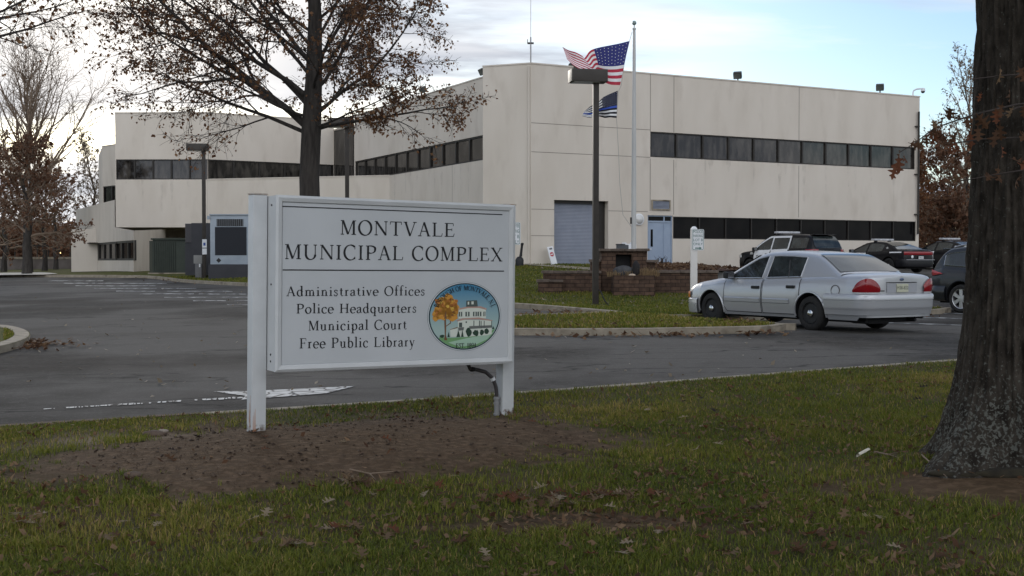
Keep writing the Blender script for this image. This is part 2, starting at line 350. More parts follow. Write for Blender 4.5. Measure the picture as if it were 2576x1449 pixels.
tag(fastmesh('lawn', np.stack([LX, LY, LZ], -1).reshape(-1, 3), 0, q, M_SOIL, smooth=True, attrs={'dirt': dw.ravel(), 'pale': np.clip(pal.ravel(), 0, .9)}), kind='structure')
del SSg, TTg

def densify(pts, step):
    out = []
    for a, b in zip(pts[:-1], pts[1:]):
        n = max(1, int(np.linalg.norm(np.subtract(b, a))/step))
        for k in range(n): out.append(np.asarray(a)+(np.asarray(b)-np.asarray(a))*k/n)
    out.append(np.asarray(pts[-1])); return np.array(out)
def smooth_path(pts, it=2):
    pts = [np.asarray(p[:2], float) for p in pts]
    for _ in range(it):
        o = [pts[0]]
        for a, b in zip(pts[:-1], pts[1:]): o += [a*.75+b*.25, a*.25+b*.75]
        pts = o+[pts[-1]]
    return pts
def kerb(path, width=.15, side=1, h=.128, name='kerb', m=None):
    p = densify([q[:2] for q in path], .5); d = np.gradient(p, axis=0); d /= np.linalg.norm(d, axis=1)[:, None]+1e-9; nrm = np.stack([-d[:, 1], d[:, 0]], 1)*side
    mb = MB(); G = []
    for k in range(len(p)):
        a = p[k]; b = a+nrm[k]*width; z = T(a[0], a[1])
        G.append([(a[0], a[1], z-.1), (a[0], a[1], z+h-.025), (a[0]+nrm[k][0]*.025, a[1]+nrm[k][1]*.025, z+h), (b[0], b[1], z+h), (b[0], b[1], z-.05)])
    mb.grid(G); return tag(mb.build(name, m or M_KERB, smooth=30), kind='structure')
def inside(poly, x, y):
    poly = np.asarray(poly); c = np.zeros(np.shape(x), bool); j = len(poly)-1
    for i in range(len(poly)):
        xi, yi = poly[i][:2]; xj, yj = poly[j][:2]
        c ^= ((yi > y) != (yj > y)) & (x < (xj-xi)*(y-yi)/((yj-yi) if yj != yi else 1e-9)+xi); j = i
    return c
def polysheet(name, poly, step, fz, m, kind='structure', **kw):
    b = densify([p[:2] for p in list(poly)+[poly[0]]], step)[:-1]
    x = np.arange(b[:, 0].min(), b[:, 0].max(), step); y = np.arange(b[:, 1].min(), b[:, 1].max(), step); X, Y = np.meshgrid(x, y); X = X.ravel()+.013; Y = Y.ravel()+.017
    k = inside(b, X, Y); X = X[k]; Y = Y[k]
    if len(X):
        dmin = np.full(len(X), 1e9)
        for q in b: dmin = np.minimum(dmin, (X-q[0])**2+(Y-q[1])**2)
        k = dmin > (step*.45)**2; X = X[k]; Y = Y[k]
    pts = [Vector(q) for q in b]+[Vector((u, v)) for u, v in zip(X, Y)]
    v, e_, f, *_r = geometry.delaunay_2d_cdt(pts, [], [list(range(len(b)))], 1, 1e-5)
    xy = np.array([q[:] for q in v]); z = fz(xy[:, 0], xy[:, 1])
    o = fastmesh(name, np.column_stack([xy, z]), 0, None, m, tris=[list(t) for t in f], smooth=True, **kw)
    return tag(o, kind=kind) if kind else o
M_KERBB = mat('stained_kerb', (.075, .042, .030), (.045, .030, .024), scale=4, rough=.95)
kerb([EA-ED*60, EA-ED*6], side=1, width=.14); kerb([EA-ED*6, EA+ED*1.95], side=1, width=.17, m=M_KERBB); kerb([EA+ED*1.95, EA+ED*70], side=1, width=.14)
# the big lawn between lot and building with the grass spit beside the sedan
g = lambda px, py, off=0: Gp(px, py, off)[:2]
SPIT_BACK = smooth_path([g(1555, 798), g(1430, 803), g(1250, 808), g(1140, 818), g(1090, 828), g(1130, 841), g(1297, 844), g(1600, 844.5), g(1880, 839), g(1955, 836), g(1985, 829), g(1980, 815, .12), g(1931, 810, .12), g(1800, 803.3, .12)], 2)
PATH_A = smooth_path([g(-900, 703), g(300, 699), g(352, 699), g(420, 704), g(615, 722), g(1297, 775), g(1480, 791)], 2)
PATH_B = [np.array([3.35, 26.15]), np.array([9.67, 30.28]), np.array([11.0, 31.0]), np.array([11.5, 31.7]), np.array([11.0, 34.2]), np.array([7.2, 38.6])]
KERBLINE = PATH_A+SPIT_BACK+PATH_B
LAWN2 = KERBLINE+[np.array(q) for q in ((9.0, 48.5), (9.3, 58), (3, 75), (-10, 90), (-40, 130), (-75, 130), (-75, 70))]
M_LAWN2 = mat('lawn_grass_far', (.062, .074, .018), (.092, .085, .028), scale=2.2, rough=1, bump=1, bscale=26, bd=.03, c3=(.10, .085, .035), s3=.7, lo3=.5, hi3=.7, spec=.1, detail=9)
def lawn2z(x, y): return T(x, y)+KERB+.02*(fbm(x, y, .8, 7)-.5)-.008
polysheet('lawn', LAWN2, .8, lawn2z, M_LAWN2)
kerb(KERBLINE, side=1)
# kerbed island at the left
ISL = smooth_path([g(-420, 815), g(-200, 828), g(0, 831), g(40, 836), g(74, 848), g(78, 862), g(50, 876), g(0, 890), g(-200, 930)], 2)
polysheet('lawn', list(ISL), .35, lambda x, y: T(x, y)+.118, M_LAWN2)
kerb(ISL, side=-1, width=.27)
# paint on the asphalt
M_PAINT = mat('road_paint', (.42, .42, .40), (.55, .55, .53), scale=8, rough=.8)
def worn(nt):
    t = nt.nodes.new('ShaderNodeTexCoord'); v = nt.nodes.new('ShaderNodeTexVoronoi'); v.feature = 'DISTANCE_TO_EDGE'; v.inputs['Scale'].default_value = 5; nt.links.new(t.outputs['Object'], v.inputs['Vector'])
    r = nt.nodes.new('ShaderNodeMapRange'); r.inputs['From Min'].default_value = .10; r.inputs['From Max'].default_value = .02; nt.links.new(v.outputs['Distance'], r.inputs['Value']); return r.outputs[0]
mixin(M_PAINT, worn, (.07, .07, .07))
def worn2(nt):
    t = nt.nodes.new('ShaderNodeTexCoord'); v = nt.nodes.new('ShaderNodeTexNoise'); v.inputs['Scale'].default_value = 3.5; v.inputs['Detail'].default_value = 10; nt.links.new(t.outputs['Object'], v.inputs['Vector'])
    r = nt.nodes.new('ShaderNodeMapRange'); r.inputs['From Min'].default_value = .44; r.inputs['From Max'].default_value = .50; nt.links.new(v.outputs['Fac'], r.inputs['Value']); return r.outputs[0]
M_PAINTW = mat('worn_road_paint', (.42, .42, .40), rough=.85); mixin(M_PAINTW, worn2, (.07, .07, .07))
def road_mark(pxs, m, step=.3): return polysheet('road_marking', [g(*q) for q in pxs], step, lambda x, y: T(x, y)+.009, m)
road_mark([(896, 972), (820, 991), (730, 998), (607, 1007), (618, 997), (585, 993), (537, 986), (620, 985.5), (740, 980)], M_PAINT)
rgm = random.Random(6); mbm = MB(); t_ = 0.0
while t_ < 1:
    L_ = rgm.uniform(.006, .03)*(1.2-.5*t_)
    if rgm.random() < .86-.25*t_:
        q4 = []
        for tt, sgn in ((t_, -1), (t_+L_, -1), (t_+L_*rgm.uniform(.8, 1.15), 1), (t_+L_*.1, 1)):
            px = 612-507*tt; py = 1001+30*tt+sgn*(2.6-1.0*tt)*rgm.uniform(.45, 1.1); c_ = g(px, py); q4.append((c_[0], c_[1], T(c_[0], c_[1])+.009))
        mbm.poly(q4)
    t_ += L_+rgm.uniform(.001, .010)
tag(mbm.build('road_marking', M_PAINT), kind='structure')
for x0, x1, y in [(190, 392, 719), (236, 395, 726), (292, 390, 733), (352, 488, 739.8), (413, 531, 748.7), (486, 568, 757.3), (571, 640, 767), (406, 494, 726), (420, 585, 733.5), (500, 620, 740.3), (545, 640, 748.5), (590, 660, 757), (160, 300, 713), (120, 260, 707), (300, 420, 713.5)]:
    road_mark([(x0, y-.9), (x1, y-.9), (x1, y+.9), (x0, y+.9)], M_PAINTW, .5)
for a, b in [((2262, 797.5), (2560, 806)), ((2200, 812), (2430, 819)), ((2330, 787.5), (2600, 795))]:
    road_mark([(a[0], a[1]-.9), (b[0], b[1]-.9), (b[0], b[1]+.9), (a[0], a[1]+.9)], M_PAINTW, .5)
# ------------------------------------------------------------------ municipal building
M_WALL = mat('stucco', (.545, .49, .42), (.59, .535, .465), scale=.9, rough=.92, bump=.25, bscale=70, c3=(.495, .44, .375), s3=1.6, lo3=.55, hi3=.78, stretch=(1, 1, .35), spec=.2)
M_JOINT = mat('wall_joint', (.23, .205, .175), rough=.9)
M_STAIN = mat('wall_stain', (.40, .365, .31), rough=.95)
M_FRAME = mat('bronze_frame', (.020, .017, .014), rough=.5)
M_GLASS = mat('tinted_glass', (.010, .009, .008), (.060, .053, .045), scale=2.6, rough=.06, spec=.5, stretch=(1.6, 1.6, .5), lo=.42, hi=.72)  # mottling in the colour stands in for mirrored trees and curtains
M_GLASSD = mat('dark_glass', (.004, .004, .005), (.010, .009, .009), scale=1.2, rough=.12, spec=.07)
M_BLUE = mat('blue_grey_paint', (.215, .235, .285), (.24, .26, .31), scale=3, rough=.55); M_DOOR = mat('pale_blue_paint', (.25, .31, .40), (.28, .34, .43), scale=3, rough=.5)
M_WHITE = mat('white_paint', (.62, .63, .64), (.70, .71, .72), scale=4, rough=.5)
M_DARK = mat('dark_bronze_metal', (.022, .018, .014), (.032, .026, .021), scale=6, rough=.55)
M_BLACK = mat('black_plastic', (.012, .012, .013), rough=.5)
B0 = np.array([-2., 58., 1.4])
bld = thing('municipal_building', 'large two storey beige stucco building with dark ribbon windows beyond the lawn', 'building', B0)
def wb(mb, name, m, parent=bld, **k):
    o = mb.build(name, m, parent, **k)
    if parent is bld: o.location = tuple(-B0)
    return o
class Fac:
    """a facade plane from plan point A (left) to B (right)"""
    def __init__(s, A, B): s.A = np.array(A, float); s.B = np.array(B, float); d = s.B-s.A; s.L = np.linalg.norm(d); s.e = d/s.L; s.n = np.array([s.e[1], -s.e[0]])
    def p(s, t, z, out=0.): q = s.A+s.e*t+s.n*out; return (q[0], q[1], z)
    def mat(s): return Matrix(((s.e[0], -s.n[0], 0, s.A[0]), (s.e[1], -s.n[1], 0, s.A[1]), (0, 0, 1, 0), (0, 0, 0, 1)))   # local x along, y into the wall, z up
    def at(s, px):
        k = (px-CX)/F; return (k*s.A[1]-s.A[0])/(s.e[0]-k*s.e[1])
wall = MB()
def facade(f, z0, z1, openings=(), depth=.16, joints=(), hj=()):
    S_ = sorted({0, f.L, *[o[0] for o in openings], *[o[1] for o in openings]}); Z_ = sorted({z0, z1, *[o[2] for o in openings], *[o[3] for o in openings]})
    for a, b in zip(S_[:-1], S_[1:]):
        for c, d in zip(Z_[:-1], Z_[1:]):
            if any(o[0]-1e-4 <= a and b <= o[1]+1e-4 and o[2]-1e-4 <= c and d <= o[3]+1e-4 for o in openings): continue
            wall.quad(f.p(a, c), f.p(b, c), f.p(b, d), f.p(a, d))
    for a, b, c, d, *dd in openings:
        q = dd[0] if dd else depth
        wall.quad(f.p(a, c), f.p(a, d), f.p(a, d, -q), f.p(a, c, -q)); wall.quad(f.p(b, c), f.p(b, c, -q), f.p(b, d, -q), f.p(b, d))
        wall.quad(f.p(a, d), f.p(b, d), f.p(b, d, -q), f.p(a, d, -q)); wall.quad(f.p(a, c), f.p(a, c, -q), f.p(b, c, -q), f.p(b, c))
    for s, za, zb in joints: wall.quad(f.p(s-.017, za, .003), f.p(s+.017, za, .003), f.p(s+.017, zb, .003), f.p(s-.017, zb, .003), 1)
    for z, sa, sb in hj: wall.quad(f.p(sa, z-.014, .003), f.p(sb, z-.014, .003), f.p(sb, z+.014, .003), f.p(sa, z+.014, .003), 1)
    wall.box(-.02, f.L+.02, -.03, .3, z1, z1+.06, 0, f.mat())       # coping
def windows(f, a, b, z0, z1, n, glass=M_GLASS, rec=.10, fw=.045, seed=0, thick=()):
    rg = random.Random(seed+7)
    for i in range(n):
        s0 = a+(b-a)*i/n; s1 = a+(b-a)*(i+1)/n; mb = MB(); M_ = f.mat(); w = fw*(2.2 if i in thick else 1)
        mb.box(s0, s0+w, rec-.05, rec+.05, z0, z1, 0, M_); mb.box(s1-fw, s1, rec-.05, rec+.05, z0, z1, 0, M_)
        mb.box(s0+w, s1-fw, rec-.05, rec+.05, z0, z0+fw*1.3, 0, M_); mb.box(s0+w, s1-fw, rec-.05, rec+.05, z1-fw*1.3, z1, 0, M_)
        fr = wb(mb, 'window', M_FRAME); pm = MB(); t = rg.uniform(-.004, .004)
        pm.quad(f.p(s0+w, z0+fw, -rec-.02+t), f.p(s1-fw, z0+fw, -rec-.02-t), f.p(s1-fw, z1-fw, -rec-.02-t), f.p(s0+w, z1-fw, -rec-.02+t)); wb(pm, 'pane', glass, fr)
ZR = 10.18; ZT = 7.5; ZB = 6.33; GB = .9
K = (.835, 53.0); E = (21.4, 63.8)
fR = Fac(K, E)
a0, a1 = fR.at(1394), fR.at(1530); d0, d1 = fR.at(1629), fR.at(1692); u0, u1 = fR.at(1635), fR.at(2300); l0 = d1+.02
jr = [(fR.at(1635), 3.9, 6.3), (fR.at(1635), 7.52, ZR), (fR.at(1694), 3.75, 6.3), (fR.at(1694), 7.52, ZR), (fR.at(2008), 3.75, 6.3), (fR.at(2008), 7.52, ZR)]
facade(fR, GB, ZR, [(u0, u1, ZB+.05, ZT+.05), (l0, u1+.1, 2.63, 3.66), (a0, a1, 1.40, 4.29, .45), (d0, d1, 1.40, 3.70)], joints=jr, hj=[(7.62, 0, u0), (6.36, 0, u0), (3.86, 0, a0), (2.7, 0, a0), (3.86, a1, d0)])
windows(fR, u0, u1, ZB+.05, ZT+.05, 11, seed=1, thick=(0,)); windows(fR, l0, u1+.1, 2.63, 3.66, 10, M_GLASSD, seed=2, fw=.03)
fC = Fac((-1.29, 53.87), K); facade(fC, GB, ZR)
wall.quad((-1.29, 53.87, GB), (-1.29, 53.87, ZR), (.1, 57.5, ZR), (.1, 57.5, GB))
fL = Fac((-9.36, 72.2), (-1.30, 56.88)); cL = fL.L-11.8
facade(fL, GB, ZR, [(0.02, fL.L-.15, ZB, ZT)], joints=[(fL.at(1138), GB, ZB), (fL.at(1138), ZT, ZR)])
windows(fL, 0.02, fL.L-.15, ZB, ZT, 11, seed=3, fw=.06)
# recessed tall panel, upper wall and ledge wall
fP = Fac((-10.95, 74.66), (-9.36, 72.2)); facade(fP, GB, 9.62, []); 
pm = MB(); pm.box(0.05, fP.L-.05, -.02, .05, 5.0, 9.58, 0, fP.mat()); fr = wb(pm, 'window', M_FRAME, smooth=False); pm = MB(); pm.box(.14, fP.L-.14, -.035, -.02, 6.4, 9.48, 0, fP.mat()); wb(pm, 'pane', M_GLASS, fr)
fU = Fac((-17.7, 70.6), (-10.95, 74.66)); facade(fU, GB, ZR, [(0, fU.L, ZB, ZT)], joints=[(.05, ZT, ZR)]); windows(fU, 0, fU.L, ZB, ZT, 5, seed=4)
fG = Fac((-17.7, 70.57), (fL.p(cL, 0)[0], fL.p(cL, 0)[1])); facade(fG, GB, ZB-.03)
fF = Fac((-23.1, 70.7), (-17.7, 70.6)); facade(fF, 3.55, ZR, [(0.04, fF.L, ZB, ZT)]); windows(fF, 0.04, fF.L, ZB, ZT, 5, seed=5)
wall.poly([(-23.1, 70.7, 3.55), (-17.7, 70.6, 3.55), (-17.7, 78, 3.55), (-25.5, 78, 3.55)]); wall.quad((-28, 77, GB), (-17.7, 77, GB), (-17.7, 77, 3.6), (-28, 77, 3.6)); wall.quad((-17.7, 70.6, GB), (-17.7, 77, GB), (-17.7, 77, 3.6), (-17.7, 70.6, 3.6))
fF2 = Fac((-23.1, 70.7), (-23.08, 70.6))
# low wing running back on the left
fW = Fac((-30.5, 84.8), (-20.5, 65.7)); sF = fW.at(290); wz0, wz1 = 1.62, 2.72; dr0, dr1 = fW.at(232), fW.at(246)
e0, e1 = .15, fW.L-.03
for a, b, c, d in [(0, sF, wz1, 5.16)]: wall.quad(fW.p(a, c), fW.p(b, c), fW.p(b, d), fW.p(a, d))
wall.poly([fW.p(sF, wz1), fW.p(fW.L, wz1), fW.p(fW.L, 3.24), fW.p(sF, 3.56)])
for a, b in [(0, dr0), (dr1, fW.L)]: wall.quad(fW.p(a, GB-.2), fW.p(b, GB-.2), fW.p(b, wz0), fW.p(a, wz0))
wall.quad(fW.p(0, wz0), fW.p(e0, wz0), fW.p(e0, wz1), fW.p(0, wz1)); wall.quad(fW.p(0, 5.16, -6), fW.p(sF, 5.16, -4), fW.p(sF, 5.16), fW.p(0, 5.16))
wall.quad((-20.5, 65.7, GB), (-20.4, 71.4, GB), (-20.4, 71.4, 3.45), (-20.5, 65.7, 3.24)); wall.quad(fW.p(0, GB-.2), fW.p(0, 5.16), fW.p(0, 5.16, -8), fW.p(0, GB-.2, -8))
windows(fW, e0, dr0, wz0, wz1, 3, seed=6, glass=M_GLASSD, fw=.09); windows(fW, dr1, e1, wz0, wz1, 6, seed=7, glass=M_GLASSD, fw=.09)
mb = MB(); mb.box(dr0, dr1, .08, .14, GB-.1, wz1+.1, 0, fW.mat()); wb(mb, 'door', M_FRAME)
mb = MB(); mb.box(dr0-.15, dr1+.15, -.5, .1, wz1-.03, wz1+.03, 0, fW.mat()); wb(mb, 'door_canopy', M_DARK)
# block set back behind the left corner
pA = P(257, 400, 90); pB = P(300, 400, 88); fK = Fac(pA[:2], pB[:2]); facade(fK, 3, 10.05, [(.1, fK.L, 5.75, 7.1)]); windows(fK, .1, fK.L, 5.75, 7.1, 2, glass=M_GLASSD, fw=.06)
wall.quad((pA[0], pA[1], 3), (pA[0], pA[1], 10.05), (pA[0]-3, pA[1]+8, 10.05), (pA[0]-3, pA[1]+8, 3))
# back, side and roof so the block is closed
wall.quad((21.4, 63.8, GB), (17.0, 72.2, GB), (17.0, 72.2, ZR), (21.4, 63.8, ZR)); wall.quad((17, 72.2, GB), (-6, 95, GB), (-6, 95, ZR), (17, 72.2, ZR)); wall.quad((-6, 95, GB), (-24, 95, GB), (-24, 95, ZR), (-6, 95, ZR)); wall.quad((-24, 95, GB), (-23.1, 70.7, GB), (-23.1, 70.7, ZR), (-24, 95, ZR))
# stains that run down under the ribbon windows: own shapes, thin films on the wall
def stains(f, zt, zb, lst, seed):
    rg = random.Random(seed); mb = MB()
    for s in lst:
        w = rg.uniform(.05, .16); L = rg.uniform(.5, 1.9); n = 6; Lp = []; Rp = []
        for k in range(n+1):
            t = k/n; ww = w*(1-.75*t)*rg.uniform(.8, 1.2); Lp.append(f.p(s-ww, zt-L*t, .002)); Rp.append(f.p(s+ww, zt-L*t, .002))
        mb.poly(Lp+Rp[::-1])
    return mb
M_STAIN = bpy.data.materials.new('water_stain'); M_STAIN.use_nodes = True; nt = M_STAIN.node_tree; bs = nt.nodes['Principled BSDF']; bs.inputs['Base Color'].default_value = (.20, .18, .15, 1); bs.inputs['Roughness'].default_value = .95
nn = nt.nodes.new('ShaderNodeTexNoise'); nn.inputs['Scale'].default_value = 2.5; nn.inputs['Detail'].default_value = 6; tcn = nt.nodes.new('ShaderNodeTexCoord'); nt.links.new(tcn.outputs['Object'], nn.inputs['Vector']); mr = nt.nodes.new('ShaderNodeMapRange'); mr.inputs['From Min'].default_value = .4; mr.inputs['From Max'].default_value = .8; mr.inputs['To Max'].default_value = .19; nt.links.new(nn.outputs['Fac'], mr.inputs['Value']); nt.links.new(mr.outputs[0], bs.inputs['Alpha'])
w_ = (u1-u0)/11
st = stains(fR, ZB+.04, 0, [u0+w_*k+random.Random(k).uniform(-.1, .1) for k in range(1, 11)]+[u0+w_*k+.4 for k in (2, 5, 8)], 1); wl_ = (fL.L-.17)/11
st2 = stains(fL, ZB-.01, 0, [.02+wl_*k for k in range(4, 11)]+[.02+wl_*k+.7 for k in (5, 7, 9)], 2); st.add(st2.v, st2.f)
st3 = stains(fF, ZB-.01, 0, [.6, 1.6, 2.7, 3.3, 4.3], 3); st.add(st3.v, st3.f); wall.add(st.v, st.f, 2)
wb(wall, 'wall', [M_WALL, M_JOINT, M_STAIN])
mb = MB(); mb.poly([(*q, 9.6) for q in ((K[0], K[1]), (21.4, 63.8), (17, 72.2), (-6, 95), (-24, 95), (-23.1, 70.7), (-17.7, 70.6), (-10.95, 74.66), (-9.36, 72.2), (-1.3, 56.9), (-1.29, 53.87))]); wb(mb, 'roof', M_JOINT)
mb = MB(); mb.poly([(-17.7, 70.57, ZB-.05), (*fL.p(cL, 0)[:2], ZB-.05), (-9.36, 72.2, ZB-.05), (-10.95, 74.66, ZB-.05)]); wb(mb, 'ledge_roof', M_JOINT)
# garage door, personnel door, louver, downpipe
mb = MB(); n = 44; zg0, zg1 = 1.40, 4.29; G = []
for k in range(n*4+1):
    z = zg0+(zg1-.12-zg0)*k/(n*4); o = .012*abs(math.sin(PI*k/4)); G.append([fR.p(a0+.10, z, -.35+o), fR.p(a1-.42, z, -.35+o)])
mb.grid(G); gd = wb(mb, 'garage_door', M_BLUE)
mb = MB(); mb.box(a0+.002, a0+.10, .25, .43, zg0, zg1-.002, 0, fR.mat()); mb.box(a1-.42, a1-.36, .25, .43, zg0, zg1-.13, 0, fR.mat()); mb.box(a1-.36, a1-.002, .3, .43, zg0, zg1-.002, 0, fR.mat()); mb.box(a0+.1, a1-.36, .2, .43, zg1-.13, zg1-.002, 0, fR.mat()); wb(mb, 'door_frame', M_FRAME, gd)
mb = MB(); mb.box(d0+.06, d0+.92, .08, .13, 1.42, 3.38, 0, fR.mat()); dd = wb(mb, 'door', M_DOOR)
mb = MB(); mb.box(d0+.22, d0+.34, .072, .08, 2.25, 3.05, 0, fR.mat()); wb(mb, 'pane', M_GLASSD, dd)
mb = MB(); mb.box(d0+.14, d0+.24, .03, .08, 2.12, 2.16, 0, fR.mat()); wb(mb, 'handle', M_WHITE, dd)
mb = MB(); mb.box(d0+.08, d0+.9, .074, .08, 1.45, 1.62, 0, fR.mat()); wb(mb, 'kick_plate', M_WHITE, dd)
mb = MB(); mb.box(d0+.95, d1-.05, .08, .13, 1.42, 3.38, 0, fR.mat()); wb(mb, 'door', M_DOOR)
mb = MB()
for x0, x1, za, zb in [(d0+.002, d0+.06, 1.4, 3.698), (d1-.05, d1-.002, 1.4, 3.698), (d0+.06, d1-.05, 3.38, 3.45), (d0+.06, d1-.05, 3.65, 3.698), (d0+.92, d0+.95, 1.42, 3.38), (d0+.92, d0+.98, 3.45, 3.65)]: mb.box(x0, x1, .05, .14, za, zb, 0, fR.mat())
dfr = wb(mb, 'door_frame', M_DOOR); mb = MB(); mb.box(d0+.06, d1-.05, .1, .12, 3.45, 3.65, 0, fR.mat()); wb(mb, 'pane', M_GLASSD, dfr)
v0, v1 = fR.at(1638), fR.at(1685); mb = MB(); M_ = fR.mat()
for q in [(v0, v1, 4.36, 4.42), (v0, v1, 3.94, 4.0), (v0, v0+.06, 4.0, 4.36), (v1-.06, v1, 4.0, 4.36)]: mb.box(q[0], q[1], -.06, -.003, q[2], q[3], 0, M_)
lv = wb(mb, 'louver_vent', M_KERB); mb = MB()
for k in range(6):
    z = 4.01+k*.058; mb.add([fR.p(v0+.06, z, .05), fR.p(v1-.06, z, .05), fR.p(v1-.06, z+.05, .01), fR.p(v0+.06, z+.05, .01)], [[0, 1, 2, 3]])
wb(mb, 'slats', M_BLUE, lv); mb = MB(); mb.box(v0+.06, v1-.06, -.008, -.003, 4.0, 4.36, 0, M_); wb(mb, 'backing', M_FRAME, lv)
mb = MB(); sp = fR.at(2300)+.12; mb.tube([fR.p(sp, 9.4, .12), fR.p(sp, 3.0, .12)], .055, 10)
for z in (8.6, 6.1, 4.0): mb.box(sp-.18, sp+.06, -.15, -.004, z, z+.06, 0, M_)
wb(mb, 'downpipe', M_DARK)
mb = MB(); mb.tube([fC.p(fC.L-.09, GB, .05), fC.p(fC.L-.09, ZR-.1, .05)], .045, 8); wb(mb, 'downpipe', M_WALL)
# ------------------------------------------------------------------ serif lettering
TK, TN = .142, .06
def arc(cx, cy, rx, ry, a0, a1, n=14): return [(cx+rx*math.cos(R(a0+(a1-a0)*k/n)), cy+ry*math.sin(R(a0+(a1-a0)*k/n))) for k in range(n+1)]
def curve(pts, n=6):
    o = []; p = [pts[0]]+list(pts)+[pts[-1]]
    for i in range(1, len(p)-2):
        for k in range(n):
            t = k/n; o.append(tuple(.5*((2*p[i][j])+(-p[i-1][j]+p[i+1][j])*t+(2*p[i-1][j]-5*p[i][j]+4*p[i+1][j]-p[i+2][j])*t*t+(-p[i-1][j]+3*p[i][j]-3*p[i+1][j]+p[i+2][j])*t**3) for j in (0, 1)))
    return o+[tuple(pts[-1])]
def V(x, y0=0, y1=1, w=TK, s=(1, 1, 1, 1), k=.085):
    """upright stem, serifs bottom-left, bottom-right, top-left, top-right"""
    r = [([(x, y0), (x, y1)], w)]
    if s[0] or s[1]: r.append(([(x-w/2-(k if s[0] else -w/2), y0+TN/2), (x+w/2+(k if s[1] else -w/2), y0+TN/2)], TN))
    if s[2] or s[3]: r.append(([(x-w/2-(k if s[2] else -w/2), y1-TN/2), (x+w/2+(k if s[3] else -w/2), y1-TN/2)], TN))
    return r
def sf(x, y, k=.13): return [([(x-k, y), (x+k, y)], TN)]
XH = .62
def foot(x, w=TK): return V(x, 0, XH, w, (1, 1, 0, 0))+[([(x-.13, XH-.06), (x-.02, XH-.015)], .05)]
def dflag(x, y): return [([(x-.14, y-.06), (x-.02, y-.015)], .055)]
